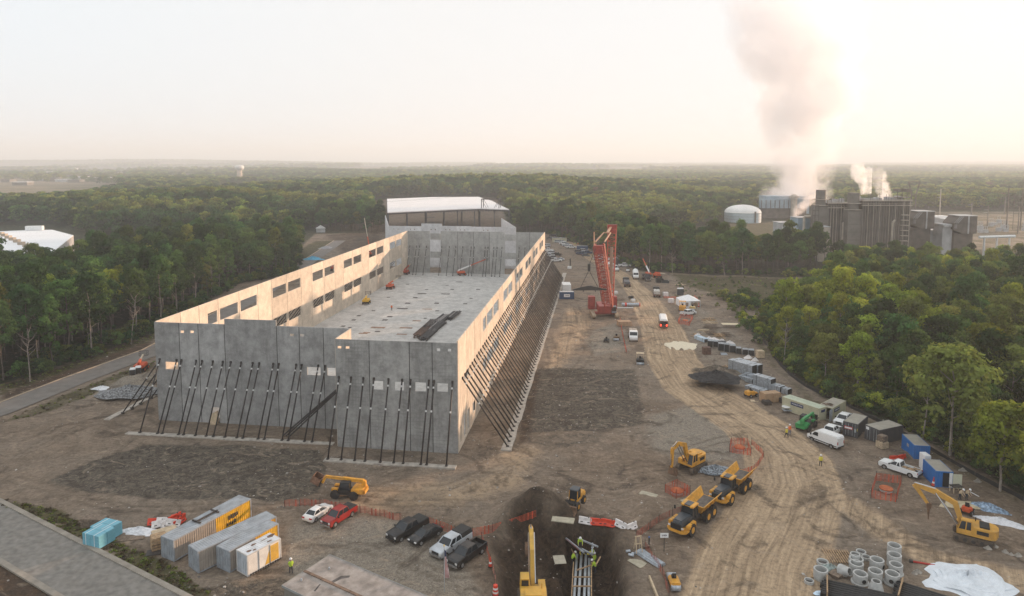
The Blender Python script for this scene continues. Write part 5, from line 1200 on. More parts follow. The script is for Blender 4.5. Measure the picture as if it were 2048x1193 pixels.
def telehandler(body, cabm, boom_up=.0, dirty=BLACKP, loadm=None, L=1.0):
    t = empty('telehandler'); 
    for x in (1.45, -1.45):
        for s in (1, -1): wheel(t, x, s * 1.0, .66, .45, cabm, .5)
    MB().b2(-2.4, 2.0, -.55, .55, .65, 1.25).build('chassis', dirty, t, bevel=.05)
    b = MB(); b.b2(-2.9, -1.0, -1.05, 1.05, .9, 1.65); b.b2(-3.1, -2.9, -.9, .9, .8, 1.5); b.b2(-2.95, -2.35, -.55, .15, 1.6, 2.55); b.build('rear_body', body, t, bevel=.12); b = MB(); b.b2(1.0, 2.1, -.9, -.35, 1.1, 1.5); b.b2(1.0, 2.1, .35, .9, 1.1, 1.5); b.build('front_fender', body, t, bevel=.06)
    g = MB().frus((-.8, .95, .42, .42), (-.7, .55, .38, .38), 1.1, 2.45); g.v = [(x, y + .62, z) for x, y, z in g.v]; g = g.build('cab', GLASS, t); b = MB(); b.b2(-.8, .6, .2, 1.04, 2.45, 2.56)
    for x, X in ((-.8, -.7), (.95, .55)):
        for y in (.2, 1.04): b.bar((x, y, 1.1), (X, y, 2.5), .09)
    b.b2(-.85, .95, .18, 1.06, .7, 1.45); b.build('cab_frame', cabm, g)
    a = Vector((-2.6, -.2, 2.45)); e = Vector((2.9 * L, -.2, 2.75 + boom_up)); b = MB(); m_ = a.lerp(e, .55); b.bar(a, m_, .42, .5); b.bar(m_, e, .32, .38); b.bar(e, e + Vector((.55, 0, -1.0)), .35, .35); b.build('boom', body, t)
    b = MB(); b.cyl((-.6, -.2, 1.3), m_ - Vector((0, 0, .2)), .1, n=6); b.build('hydraulic_cylinder', CHROME, t)
    c = e + Vector((.75, 0, -.95)); b = MB(); b.box((c.x, c.y, c.z), (.15, 1.3, 1.0)); b.box((c.x + .7, c.y - .4, c.z - .45), (1.3, .14, .08)); b.box((c.x + .7, c.y + .4, c.z - .45), (1.3, .14, .08)); b.build('fork_carriage', dirty, t)
    if loadm:
        c2 = (c.x + .75, c.y, c.z + .15); b = MB()
        for d_, s_ in (((0, .75, .0), (1.4, .06, 1.1)), ((0, -.75, .0), (1.4, .06, 1.1)), ((.68, 0, 0), (.06, 1.5, 1.1)), ((-.62, 0, 0), (.06, 1.5, 1.1)), ((0, 0, -.52), (1.4, 1.5, .08))): b.box((c2[0] + d_[0], c2[1] + d_[1], c2[2] + d_[2]), s_)
        b.v = [((x - c.x) * math.cos(.5) - (z - c.z) * -math.sin(.5) * -1 + c.x, y, (x - c.x) * math.sin(-.5) * -1 + (z - c.z) * math.cos(.5) + c.z) for x, y, z in b.v]; b.build('tilt_hopper', loadm, t)
    return t
def loader():
    t = empty('wheel_loader')
    for x in (1.15, -1.15):
        for s in (1, -1): wheel(t, x, s * .82, .6, .42, YEL, .5)
    b = MB(); b.b2(-2.3, -.5, -.75, .75, .8, 1.6); b.build('engine_body', YEL, t, bevel=.15); MB().b2(-.5, 1.5, -.45, .45, .6, 1.1).build('chassis', STEEL, t, bevel=.05)
    g = MB().frus((-.6, .75, .62, .62), (-.55, .6, .58, .58), 1.1, 2.55).build('cab', GLASS, t); b = MB(); b.frus((-.68, .75, .68, .68), (-.6, .65, .6, .6), 2.55, 2.68); b.build('cab_roof', DGREY, g, bevel=.03); b = MB(); pillars(b, (-.6, .75, .64, .64), (-.55, .6, .6, .6), 1.1, 2.55, .09); b.b2(-.62, .77, -.65, .65, 1.0, 1.3); b.build('cab_frame', YEL, g)
    b = MB()
    for s in (1, -1): b.bar((.8, s * .45, 1.3), (2.2, s * .45, .7), .14, .3)
    b.build('lift_arm', BLACKP, t); MB().prism([(2.1, .15), (3.1, .12), (2.6, .3), (2.3, .5), (2.35, 1.0), (2.1, 1.05)], -1.1, 1.1).build('bucket', mat('bucket_dirt', (.1, .08, .06)), t); return t
def boom_lift(col=ORANGE, ext=0.0, ang=.25, L=11.0, jib=False):
    t = empty('boom_lift')
    for x in (1.2, -1.2):
        for s in (1, -1): wheel(t, x, s * 1.0, .5, .4, col, .5)
    MB().b2(-1.6, 1.6, -.75, .75, .5, 1.0).build('chassis', STEEL, t, bevel=.05); MB().b2(-2.1, 1.2, -1.1, 1.1, 1.0, 1.85).build('turntable', col, t, bevel=.15)
    a = Vector((-1.7, 0, 2.2)); d = Vector((math.cos(ang), 0, math.sin(ang))); m_ = a + d * L * .45; e = a + d * L; b = MB(); b.bar(a, m_, .45, .5); b.bar((-1.7, 0, 1.6), a, .4); b.build('boom', col if not jib else WHITEP, t); MB().bar(m_, e, .3, .34).build('boom_extension', mat('cream_paint', (.55, .47, .36), .5, .1) if not jib else col, t)
    b = MB()
    for z in (0, .55, 1.1):
        for p, q in (((0, -.9), (0, .9)), ((.9, -.9), (.9, .9)), ((0, -.9), (.9, -.9)), ((0, .9), (.9, .9))): b.bar((e.x + p[0], p[1], e.z - .3 + z), (e.x + q[0], q[1], e.z - .3 + z), .06)
    for p in ((0, -.9), (0, .9), (.9, -.9), (.9, .9)): b.bar((e.x + p[0], p[1], e.z - .3), (e.x + p[0], p[1], e.z + .8), .06)
    b.build('work_platform', STEEL, t); return t
def truck_cab(t, paint, x0, z=0.0):
    b = MB(); b.prism([(x0, .6), (x0 + 2.2, .6), (x0 + 2.2, 1.5), (x0 + 1.1, 1.75), (x0 + 1.1, 1.8), (x0, 1.8)], -1.1, 1.1); b.build('hood', paint, t, bevel=.1)
    c = MB().frus((x0 - .9, x0 + 1.05, 1.15, 1.15), (x0 - .85, x0 + .75, 1.05, 1.05), 1.75, 2.7).build('cab_glass', GLASS, t); b = MB(); b.frus((x0 - .9, x0 + .8, 1.12, 1.12), (x0 - .8, x0 + .6, 1.0, 1.0), 2.69, 2.85); pillars(b, (x0 - .9, x0 + 1.05, 1.15, 1.15), (x0 - .85, x0 + .75, 1.05, 1.05), 1.75, 2.7, .14); b.b2(x0 - .95, x0 + .6, -1.16, 1.16, .9, 1.8); b.build('cab', paint, t)
    MB().b2(x0 + 2.2, x0 + 2.35, -1.1, 1.1, .55, .9).build('bumper', CHROME, t)
    for s in (1, -1): MB().b2(x0 + 2.15, x0 + 2.24, s * .85 - .15, s * .85 + .15, 1.0, 1.25).build('headlight', HEADL, t)
def mixer(paint=WHITEP):
    t = empty('mixer_truck'); truck_cab(t, paint, 2.2); MB().b2(-4.0, 2.0, -.45, .45, .8, 1.15).build('chassis', STEEL, t)
    for x in (3.6, -1.6, -2.9):
        for s in (1, -1): wheel(t, x, s * 1.05, .52, .35 if x > 0 else .55)
    a, b_ = Vector((-3.9, 0, 3.0)), Vector((1.0, 0, 2.0)); b = MB(); pr = [(0, .55), (.12, .8), (.4, 1.2), (.7, 1.22), (.9, 1.0), (1, .5)]
    for (f, r), (g, s_) in zip(pr[:-1], pr[1:]): b.cyl(a.lerp(b_, f), a.lerp(b_, g), r, s_, 18, caps=False)
    b.cyl(a, a.lerp(b_, .01), .55, n=18); b.build('drum', WHITEP, t, smooth=True); MB().hexa([(-4.6, -.3, 1.6), (-3.9, -.5, 2.4), (-3.9, .5, 2.4), (-4.6, .3, 1.6), (-4.8, -.3, 1.8), (-4.1, -.6, 3.0), (-4.1, .6, 3.0), (-4.8, .3, 1.8)]).build('chute', GALV, t); return t
def flatbed(paint, load, lm, L=8.0):
    t = empty('flatbed_truck'); truck_cab(t, paint, L / 2 - 1.0); MB().b2(-L / 2 - .5, L / 2 - 2.2, -1.25, 1.25, 1.05, 1.25).build('deck', WOODD, t); MB().b2(L / 2 - 2.3, L / 2 - 2.15, -1.25, 1.25, 1.25, 2.6).build('headboard', STEEL, t); MB().b2(-L / 2, L / 2 - 1.5, -.45, .45, .7, 1.05).build('chassis', STEEL, t)
    for x in (L / 2 + .4, -L / 2 + .6, -L / 2 + 1.8):
        for s in (1, -1): wheel(t, x, s * 1.0, .5, .35 if x > 0 else .55)
    b = MB()
    if load == 'beams':
        for j in range(4):
            for k in range(3): b.box((-1.2, -.8 + .53 * j, 1.45 + k * .32), (L - 1.2, .4, .26))
    else:
        for j in range(2):
            for k in range(3): b.box((-L / 2 + 1.2 + k * 1.7, -.55 + 1.1 * j, 1.75), (1.5, 1.0, 1.0))
    b.build('load', lm, t)
    for s in (1, -1): MB().b2(-L / 2 - .56, -L / 2 - .5, s * 1.0 - .15, s * 1.0 + .15, .95, 1.1).build('taillight', TAILL, t)
    return t
def bus():
    t = empty('shuttle_bus'); body = mat('bus_maroon', (.12, .05, .04), .5, .2, dirt=.4); b = MB(); b.b2(-4.6, 3.6, -1.2, 1.2, .55, 2.4); b.prism([(3.6, .55), (4.9, .6), (4.9, 1.3), (3.6, 1.6)], -1.1, 1.1); b.build('body', body, t, bevel=.1)
    b = MB(); b.frus((-4.62, 3.65, 1.22, 1.22), (-4.5, 3.4, .8, .8), 2.4, 2.95); b.build('roof', WHITEP, t, bevel=.08); MB().b2(-4.4, 3.3, -1.215, 1.215, 1.5, 2.2).build('window', GLASS, t); MB().b2(-4.63, -4.58, -.9, .9, 1.4, 2.2).build('rear_window', GLASS, t)
    for s in (1, -1):
        MB().box((-4.63, s * .85, 1.15), (.06, .32, .55)).build('brake_light', mat('brake_lit', (.8, .05, .03), .3, .02, emit=((1, .05, .02), 3)), t)
        for x in (3.2, -2.6): wheel(t, x, s * 1.05, .5, .3)
    return t

# person -----------------------------------------------------------
def person(loc, rz, vest, legs, hat=WHITEP, pose='stand', label='', skin=(.42, .26, .18)):
    t = empty('person', loc, rz, label, 'person', None); bend = {'stand': 0.0, 'bend': 1.15, 'walk': .05, 'stoop': .55}[pose]
    hipz = .95 if pose != 'bend' else .88; cb, sb = math.cos(bend), math.sin(bend)
    U = lambda d, y=0.0: (d * sb, y, hipz + d * cb)
    st = .16 if pose == 'walk' else .04
    V = {'pel': (0, 0, hipz), 'wa': U(.2), 'ch': U(.42), 'ne': U(.56), 'hd': U(.68), 'ht': U(.82)}
    E_ = [('pel', 'wa'), ('wa', 'ch'), ('ch', 'ne'), ('ne', 'hd'), ('hd', 'ht')]; Rr = {'pel': .15, 'wa': .14, 'ch': .17, 'ne': .065, 'hd': .10, 'ht': .085}
    for s, nm in ((1, 'l'), (-1, 'r')):
        V['hip' + nm] = (0, s * .1, hipz - .06); V['kn' + nm] = (st * s + .04, s * .12, .5); V['an' + nm] = (st * s * 1.6 - .02, s * .13, .08); V['to' + nm] = (st * s * 1.6 + .17, s * .14, .05)
        V['sh' + nm] = U(.48, s * .2); el = .22
        V['el' + nm] = (U(.48)[0] + .06, s * .27, U(.48)[2] - .28); V['wr' + nm] = (U(.48)[0] + .22 + .1 * sb, s * .25, U(.48)[2] - .46 - .1 * sb)
        w_ = V['wr' + nm]; V['pa' + nm] = (w_[0] + .05, w_[1], w_[2] - .07)
        for k, (dx, dy, dz) in enumerate(((.02, -.035, -.08), (.035, -.012, -.09), (.035, .012, -.085), (.02, .034, -.07), (.06, -.05 * s, -.02))): V[f'f{k}' + nm] = (w_[0] + .05 + dx, w_[1] + dy, w_[2] - .07 + dz); Rr[f'f{k}' + nm] = .010; E_.append(('pa' + nm, f'f{k}' + nm))
        E_ += [('pel', 'hip' + nm), ('hip' + nm, 'kn' + nm), ('kn' + nm, 'an' + nm), ('an' + nm, 'to' + nm), ('ch', 'sh' + nm), ('sh' + nm, 'el' + nm), ('el' + nm, 'wr' + nm), ('wr' + nm, 'pa' + nm)]
        Rr.update({'hip' + nm: .11, 'kn' + nm: .075, 'an' + nm: .055, 'to' + nm: .05, 'sh' + nm: .08, 'el' + nm: .055, 'wr' + nm: .038, 'pa' + nm: .035})
    ks = list(V); me = bpy.data.meshes.new('person_body'); me.from_pydata([V[k] for k in ks], [(ks.index(a), ks.index(b)) for a, b in E_], []); o = bpy.data.objects.new('tmp', me); COL.objects.link(o)
    m = o.modifiers.new('s', 'SKIN'); o.modifiers.new('d', 'SUBSURF').levels = 1
    for i, k in enumerate(ks): me.skin_vertices[0].data[i].radius = (Rr[k], Rr[k]); me.skin_vertices[0].data[i].use_root = (k == 'pel')
    dg = bpy.context.evaluated_depsgraph_get(); m2 = bpy.data.meshes.new_from_object(o.evaluated_get(dg)); COL.objects.unlink(o); bpy.data.objects.remove(o)
    m2.materials.clear(); sk = mat('skin', skin, .6, .05); 
    for q in (sk, vest, legs, BLACKP): m2.materials.append(q)
    hd = Vector(V['hd']); ne = Vector(V['ne'])
    for p in m2.polygons:
        c = p.center; mi = 1
        if (c - hd).length < .16: mi = 0
        elif c.z < hipz - .02 and not (abs(c.y) > .2 and c.z > .6): mi = 2
        elif abs(c.y) > .2 and c.z < V['wrl'][2] + .02 and c.z > .35: mi = 0
        if c.z < .1: mi = 3
        p.material_index = mi; p.use_smooth = True
    b = bpy.data.objects.new('body', m2); link(b, t); hp = Vector(V['ht'])
    h = MB(); h.lathe([(.155, 0), (.15, .03), (.135, .09), (.09, .14), (.0, .16)], 12); h.cyl((.02, 0, .0), (.02, 0, .02), .17, n=12); ho = h.build('hard_hat', hat, t, smooth=True); ho.location = hp + Vector((0, 0, -.03)); ho.rotation_euler = (0, bend * .7, 0)
    v = MB(); a, c = Vector(U(.16)), Vector(U(.47)); v.cyl(a, c, .185, .20, 10, caps=False); v.build('safety_vest', vest, t, smooth=True)
    t.scale = (1.08,) * 3; return t

# ================================================================ PLACEMENT
def place(t, c, h, label, cat, group=None, dz=0.0):
    a, b = at(*c), at(*h); t.location = (a.x, a.y, hz(a.x, a.y) + dz); t.rotation_euler = (0, 0, math.atan2(b.y - a.y, b.x - a.x)); tag(t, label, cat, group); return t
def carp(name, c, rough=.28): return mat(name, c, rough, .08, 1.2, dirt=.28)
PW, PB, PR, PS, PG = carp('car_white', (.75, .75, .74)), carp('car_black', (.012, .013, .015)), carp('car_red', (.30, .015, .012)), carp('car_silver', (.50, .53, .56), .3), carp('car_grey', (.12, .13, .14))
PBL = carp('car_blue', (.03, .06, .13))
G1 = 'vehicles parked in the near gravel lot'
place(sedan(PW), (636, 1034), (652, 1023), 'white sedan parked at the left end of the near row', 'car', G1)
place(pickup(PR, 5.4, 1.9, cover=True), (679, 1042), (660, 1054), 'dark red pickup truck parked beside the white sedan', 'pickup truck', G1)
place(pickup(PB, 6.1, 2.05, cover=True, bumper=BLACKP), (816, 1068), (790, 1083), 'black pickup truck with a black bed cover, left of the black sedan', 'pickup truck', G1)
place(sedan(PB, 4.9, 1.85), (851, 1082), (830, 1094), 'black sedan parked between the black and the silver pickups', 'car', G1)
place(pickup(PS, 6.2, 2.05, cap=BLACKP), (903, 1098), (875, 1117), 'silver pickup truck with a black bed cap', 'pickup truck', G1)
place(pickup(PB, 5.9, 2.0, cover=False), (934, 1117), (907, 1136), 'black pickup truck with a chrome front at the right end of the near row', 'pickup truck', G1)
place(van(WHITEP), (1650, 886), (1624, 876), 'white high-roof cargo van parked by the dark container', 'van')
place(pickup(WHITEP, 5.8, 2.0), (1662, 868), (1679, 856), 'white pickup truck seen from behind, between the van and the green telehandler', 'pickup truck')
place(pickup(WHITEP, 5.9, 2.0), (1688, 847), (1677, 855), 'white crew cab pickup truck facing the camera between two containers', 'pickup truck')
wp = place(pickup(WHITEP, 6.0, 2.0, cab='single', bumper=BLACKP), (1800, 944), (1770, 934), 'white pickup truck with tools in its open bed by the blue containers', 'pickup truck')
b = MB(); rj = random.Random(2)
for _ in range(10): b.box((-1.6 + rj.uniform(-1, .8), rj.uniform(-.6, .6), 1.2), (rj.uniform(.4, 1.6), .12, .12), rz=rj.uniform(-.3, .3))
tag(b.build('tool_pile', WOOD, None), 'lumber and tools lying in the bed of the white pickup by the blue containers', 'tools').matrix_world = wp.matrix_basis.copy()
place(pickup(WHITEP, 5.8, 2.0), (1376, 631), (1396, 628), 'white pickup truck parked in front of the white tent', 'pickup truck')
# --- containers
YC = mat('container_yellow', (.74, .42, .02), .55, .12, 1.2, dirt=.45); GC = mat('container_grey', (.30, .33, .36), .6, .15, 1.5, dirt=.4); GR = mat('container_roof_grey', (.36, .39, .42), .5, .15, 1.0, dirt=.35); GWARM = mat('container_side_grey', (.33, .29, .25), .6, .12, 1, dirt=.2)
for pn, pf, sp, H, lab in (((348.4, 1124), (503.6, 1035), 7.0, 2.75, 'long grey and yellow container with a steel bracket on its roof, farthest left'), ((397, 1147.5), (554.4, 1073), 7.2, 2.75, 'long grey container with a yellow far end, second from the left'), ((459.7, 1146), (536, 1100), 4.2, 2.75, 'short grey and yellow container between the long one and the white box')):
    L_ = clen(pn, pf) if sp != 4.2 else 7.6
    put_cont(container(L_, GWARM, GR, H=H, end=GC, side2=YC, frame=GC, split=L_ * .52), pn, pf, lab, group='grey containers at the lower left')
c = bpy.data.objects['shipping_container']; 
b = MB(); b.b2(4.2, 7.6, 1.1, 1.3, 2.85, 3.0); b.b2(4.2, 4.4, .4, 2.0, 2.85, 3.0); b.b2(7.2, 7.4, .6, 2.2, 2.85, 3.0); o = tag(b.build('roof_bracket', STEEL), 'dark steel bracket lying on the roof of the leftmost container', 'bracket'); o.matrix_world = c.matrix_basis.copy()
a_ = MATS['container_yellow']; strokes(c, 8.3, 10.0, -.01, 1.4, 2.1, BLACKP, 5, 3); strokes(c, 8.0, 9.6, -.01, .6, 1.2, BLACKP, 4, 5)
wc = container(clen((495.8, 1154.3), (559.3, 1119.2)) + .3, mat('box_white', (.80, .77, .72), .6, .08, 1, dirt=.3), mat('box_roof_white', (.72, .74, .76), .6, .12, .8, dirt=.45), W=2.3, H=2.7, end=mat('box_end_grey', (.50, .54, .58), .6, .1, dirt=.2), frame=mat('box_frame', (.62, .60, .57), .6, .1, dirt=.3), smooth_side=True)
put_cont(wc, (495.8, 1154.3), (559.3, 1119.2), 'white and yellow equipment box nearest the camera among the left containers')
Lw = clen((495.8, 1154.3), (559.3, 1119.2)) + .3
MB().add([(Lw * .5, .02, .3), (Lw * .92, .02, .3), (Lw * .92, .02, 2.4), (Lw * .68, .02, 2.4)], [(0, 1, 2, 3)]).build('yellow_panel', mat('box_yellow', (.72, .42, .06), .6, .1, dirt=.25), wc)
b = MB(); [b.box((Lw * f, .0, 1.35), (.08, .06, 2.4)) for f in (.33, .66)]; b.build('door_post', GALV, wc)
b = MB(); b.b2(.3, Lw, -.12, -.05, .12, .2); [b.b2(.3 + i * .35, .36 + i * .35, -.14, -.04, .0, .28) for i in range(int(Lw / .35))]; b.build('lower_rail', STEEL, wc)
rj = random.Random(6)
for x, y, w_, l_ in ((.7, .7, .7, .5), (1.3, .4, .6, .35), (1.9, 1.5, .7, .4), (3.3, 1.4, 1.1, .15), (3.5, .6, .9, .3), (4.4, 1.5, 1.3, .7)): MB().zprism([(x + w_ / 2 * math.cos(a) * rj.uniform(.6, 1.2), y + l_ / 2 * math.sin(a) * rj.uniform(.6, 1.2)) for a in [k * .785 for k in range(8)]], 2.725, 2.735).build('rust_patch', mat('roof_rust', (.16, .10, .07), .9, .3), wc)
TAN_ = mat('container_tan', (.50, .48, .34), .6, .08, 1, dirt=.12); TANR = mat('container_tan_roof', (.50, .55, .43), .5, .08, 1, dirt=.1); DKC = mat('container_charcoal', (.065, .066, .07), .6, .12, 1, dirt=.2); RFT = mat('container_roof_dusty', (.42, .39, .33), .8, .1, .7, dirt=.1); BLUC = mat('container_blue', (.012, .14, .42), .5, .08, 1, dirt=.1); DKB = mat('sign_navy', (.012, .03, .10), .5, .05)
t = put_cont(container(8.2, TAN_, TANR, end=TAN_), (1563.5, 818.5), (1602, 832), 'tan container with a navy sign board, lying along the silt fence'); MB().b2(2.0, 4.8, -.03, .02, 1.55, 2.2).build('sign_board', DKB, t); text(t, 'MOBILE', (2.95, -.04, 1.88), (math.pi / 2, 0, 0), .42, WHITEP); text(t, 'MINI', (4.2, -.04, 1.88), (math.pi / 2, 0, 0), .42, WHITEP)
MB().b2(8.13, 8.24, .8, 1.9, 1.7, 2.15).build('sign_board', DKB, t)
pn, pf = (1663.5, 842.5), (1689, 828)
t = put_cont(container(clen(pn, pf) + .5, TAN_, RFT, W=2.6, open_end=1), pn, pf, 'tan container with its near end open and scrap on the roof'); MB().b2(1.0, 3.3, -.03, .02, 1.5, 2.15).build('sign_board', DKB, t); text(t, 'MOBILE MINI', (2.15, -.04, 1.83), (math.pi / 2, 0, 0), .34, WHITEP)
for y, w_ in ((-.05, 1.25), (2.6, 1.25)): MB().box((-.6, y, 1.3), (1.2, .06, 2.3)).build('door', GALV, t)
b = MB(); [b.box((.6 + rj.uniform(0, 1), rj.uniform(.4, 2.2), 2.75), (rj.uniform(.3, 1.2), rj.uniform(.2, .8), .12)) for _ in range(6)]; tag(b.build('scrap_boards', WOODD), 'loose boards on the roof of the open tan container', 'boards').matrix_world = t.matrix_basis.copy()
pn, pf = (1715.3, 877), (1735, 859)
t = put_cont(container(clen(pn, pf), DKC, RFT, W=2.6), pn, pf, 'dark grey container with a red and white banner on its doors'); t2 = MB(); t2.b2(-.03, .0, .9, 2.35, 1.3, 1.85); t2.build('banner', mat('banner_red', (.45, .03, .03), .6), t); MB().b2(-.04, -.03, 1.0, 2.25, 1.42, 1.72).build('banner_stripe', WHITEP, t); MB().b2(-.04, -.01, .35, .6, 1.0, 1.6).build('notice', mat('notice_pale', (.4, .45, .48), .6), t); MB().b2(-.04, -.01, .08, .18, 1.3, 1.8).build('notice', mat('notice_yellow', (.5, .45, .08), .6), t)
pn, pf = (1757.5, 891), (1805.7, 880.5)
t = put_cont(container(clen(pn, pf), DKC, RFT, W=3.0), pn, pf, 'dark grey container with crates stacked against its front'); MB().b2(-.04, -.01, 2.1, 2.7, 1.9, 2.4).build('notice', WHITEP, t)
pn, pf = (1827, 921.5), (1802.5, 897)
t = container(clen((1802.5, 897), (1827, 921.5)), BLUC, RFT, W=2.5, end=BLUC); put_cont(t, (1802.5, 897), (1827, 921.5), 'upper blue container with a pale plaque on its side, behind the white pickup'); MB().b2(2.2, 2.9, -.03, .01, 1.4, 1.9).build('plaque', mat('plaque_grey', (.35, .33, .3), .6), t)
t = container(clen((1846, 949), (1868, 973)) + .3, BLUC, RFT, W=2.5, end=BLUC); put_cont(t, (1844.5, 949), (1868, 973), 'lower blue container with a pale door swung open'); Lb = clen((1846, 949), (1868, 973)) + .3
MB().b2(Lb - .02, Lb + .02, 1.05, 2.3, .2, 2.4).build('doorway', mat('doorway_dark', (.015, .015, .015), .9), t); MB().b2(Lb - .01, Lb + .05, 1.95, 2.4, .15, 2.45).build('door_frame', WHITEP, t); MB().box((Lb + .15, 3.05, 1.25), (.08, 1.25, 2.2)).build('open_door', mat('door_cream', (.55, .55, .42), .6, .05), t)
a = at(1850, 935); tag(MB().b2(-.5, .5, -.8, .8, 0, 2.7).build('heater_cabinet', WHITEP, bevel=.05), 'white cabinet between the two blue containers', 'cabinet').location = (at(1849, 940).x, at(1849, 940).y, 0)
t = put_cont(container(5.3, mat('container_navy', (.03, .075, .17), .6, .1, dirt=.1), mat('container_roof_pale', (.6, .58, .56), .6), W=2.4), (1119, 599), (1149.5, 599), 'navy blue container with a white board, left of the red crane', side='x'); MB().b2(1.6, 3.8, -.03, .01, .8, 1.9).build('sign_board', WHITEP, t); strokes(t, 2.2, 3.5, -.035, 1.15, 1.6, BLACKP, 5, 9)
t = put_cont(container(3.2, WHITEP, WHITEP, W=6.5, H=2.9), (1125.5, 585.5), (1142, 585.5), 'white container box behind the navy one, left of the red crane', side='x')
def wcrate(c, s, label, m=WOODP, grp=None, z=0.0, rz=.3, slat=True):
    q = gp(*c); t = empty('wooden_crate', (q.x, q.y, q.z + z), rz, label, 'crate', grp); b = MB(); n = 4
    for k in range(n): z0 = .12 + (s[2] - .12) * k / n; z1 = z0 + (s[2] - .12) / n * (.72 if slat else 1.0); b.b2(-s[0] / 2, s[0] / 2, -s[1] / 2, -s[1] / 2 + .04, z0, z1); b.b2(-s[0] / 2, s[0] / 2, s[1] / 2 - .04, s[1] / 2, z0, z1); b.b2(-s[0] / 2, -s[0] / 2 + .04, -s[1] / 2 + .04, s[1] / 2 - .04, z0, z1); b.b2(s[0] / 2 - .04, s[0] / 2, -s[1] / 2 + .04, s[1] / 2 - .04, z0, z1)
    b.build('slats', m, t); b = MB(); b.b2(-s[0] / 2 + .05, s[0] / 2 - .05, -s[1] / 2 + .05, s[1] / 2 - .05, s[2] - .1, s[2] + .02); b.build('lid', m, t); b = MB(); [b.b2(-s[0] / 2, s[0] / 2, y - .05, y + .05, 0, .12) for y in (-s[1] / 2 + .06, 0, s[1] / 2 - .06)]; b.build('skid', WOODD, t); return t
wcrate((1764, 896), (1.5, 1.4, 1.2), 'pale wooden crate, lower of the two by the dark container', WOODP, 'crates by the dark container'); wcrate((1764, 896), (1.3, 1.2, 1.0), 'brown wooden crate, upper of the two by the dark container', WOODD, 'crates by the dark container', z=1.24, rz=.5)
wcrate((1532, 803), (1.9, 1.9, 1.9), 'brown boxed pallet left of the tan container, left of two', mat('cardboard', (.38, .25, .15), .85, .1), 'boxed pallets by the tan container', slat=False); wcrate((1548, 803), (1.9, 1.9, 2.0), 'brown boxed pallet left of the tan container, right of two', MATS['cardboard'], 'boxed pallets by the tan container', slat=False)
wcrate((1533, 809), (1.5, 1.5, .8), 'dark low crate in front of the boxed pallets', STEEL, rz=.1)
# --- big machines
ex = excavator([(1.2, 1.7), (2.2, 4.6), (4.2, 5.3), (5.6, 4.8)], ((5.6, 4.9), (5.7, 1.9)), (-1.0, -1.4), swing=0.0)
place(ex, (1383, 938), (1361, 950), 'yellow excavator with a folded arm in the middle of the yard', 'excavator')
ex.rotation_euler[2] += 0.0
ex2 = excavator([(1.2, 1.6), (2.2, 4.5), (4.5, 5.5), (7.0, 5.9)], ((7.0, 5.9), (5.2, 3.4)), (0, 0), attach='hammer', body=mat('excavator_mustard', (.62, .33, .06), .45, .12, 1, dirt=.45), black_roof=True)
place(ex2, (1946, 1078), (1905, 1068), 'yellow excavator with a breaker on its long arm at the right', 'excavator')
ex3 = excavator([(1.2, 1.7), (2.4, 4.8), (4.8, 5.6), (6.6, 5.0)], ((6.6, 5.1), (8.0, 2.4)), (-.6, -1.3), body=mat('excavator_ochre', (.58, .34, .05), .5, .1, 1, dirt=.3))
ex3.scale = (1.12,) * 3; place(ex3, (1066, 1188), (1060, 1100), 'yellow excavator seen from behind with its boom reaching over the pit', 'excavator', dz=.9)
place(dump_truck(), (1386, 1050), (1354, 1077), 'yellow articulated dump truck with an empty bed, nearer of the two', 'dump truck', 'articulated dump trucks')
place(dump_truck(), (1462, 990), (1430, 1017), 'yellow articulated dump truck with an empty bed, farther of the two', 'dump truck', 'articulated dump trucks')
place(loader(), (1150, 1026), (1141, 1037), 'small yellow wheel loader on the dark soil heap', 'loader')
th = place(telehandler(YEL, BLACKP, 0, BLACKP, mat('hopper_brown', (.20, .11, .07), .8, .3, 2), L=1.15), (694, 995), (660, 992.5), 'yellow telehandler carrying a brown tilt hopper', 'telehandler')
GRN = mat('machine_green', (.03, .28, .08), .45, .1, dirt=.2)
place(telehandler(GRN, BLACKP, -.3, STEEL, L=.8), (1613, 856), (1627, 846), 'green telehandler in front of the open tan container', 'telehandler')
def small_machine(name, px, hd, label, cat, body, L=2.6, W=1.3, H=1.3, cab=False, drum=False, canopy=None):
    t = empty(name)
    b = MB(); b.b2(-L / 2, L * .2, -W / 2, W / 2, .45, H); b.b2(L * .2, L / 2, -W / 2 + .1, W / 2 - .1, .45, H * .75); b.build('body', body, t, bevel=.12)
    if drum:
        for s in (1, -1): MB().cyl((s * L * .42, -W / 2 + .05, .42), (s * L * .42, W / 2 - .05, .42), .42, n=16).build('drum', GALV, t, smooth=True)
    else:
        for x in (L * .33, -L * .33):
            for s in (1, -1): wheel(t, x, s * W / 2, .38, .28, RIM)
    b = MB(); b.b2(-.25, .25, -.25, .25, H, H + .2); b.b2(-.3, -.2, -.25, .25, H, H + .6); b.build('seat', BLACKP, t)
    if canopy:
        b = MB(); [b.bar((x, y, H), (x, y, H + 1.3), .07) for x in (-.5, .5) for y in (-W / 2 + .1, W / 2 - .1)]; b.b2(-.7, .7, -W / 2, W / 2, H + 1.3, H + 1.38); b.build('canopy', canopy, t)
    return place(t, px, hd, label, cat)
small_machine('plate_roller', (1347, 1168), (1342, 1155), 'small yellow and black roller at the bottom edge', 'roller', YEL, 2.6, 1.2, 1.0, drum=True)
small_machine('soil_roller', (1280, 728), (1279, 720), 'dark roller with two upright antennas standing on the pad', 'roller', BLACKP, 3.4, 1.9, 1.3, drum=True, canopy=WOODP)
small_machine('skid_loader', (1502, 794), (1512, 792), 'yellow and black compact loader by the pipe stacks', 'loader', YEL, 2.6, 1.5, 1.3)
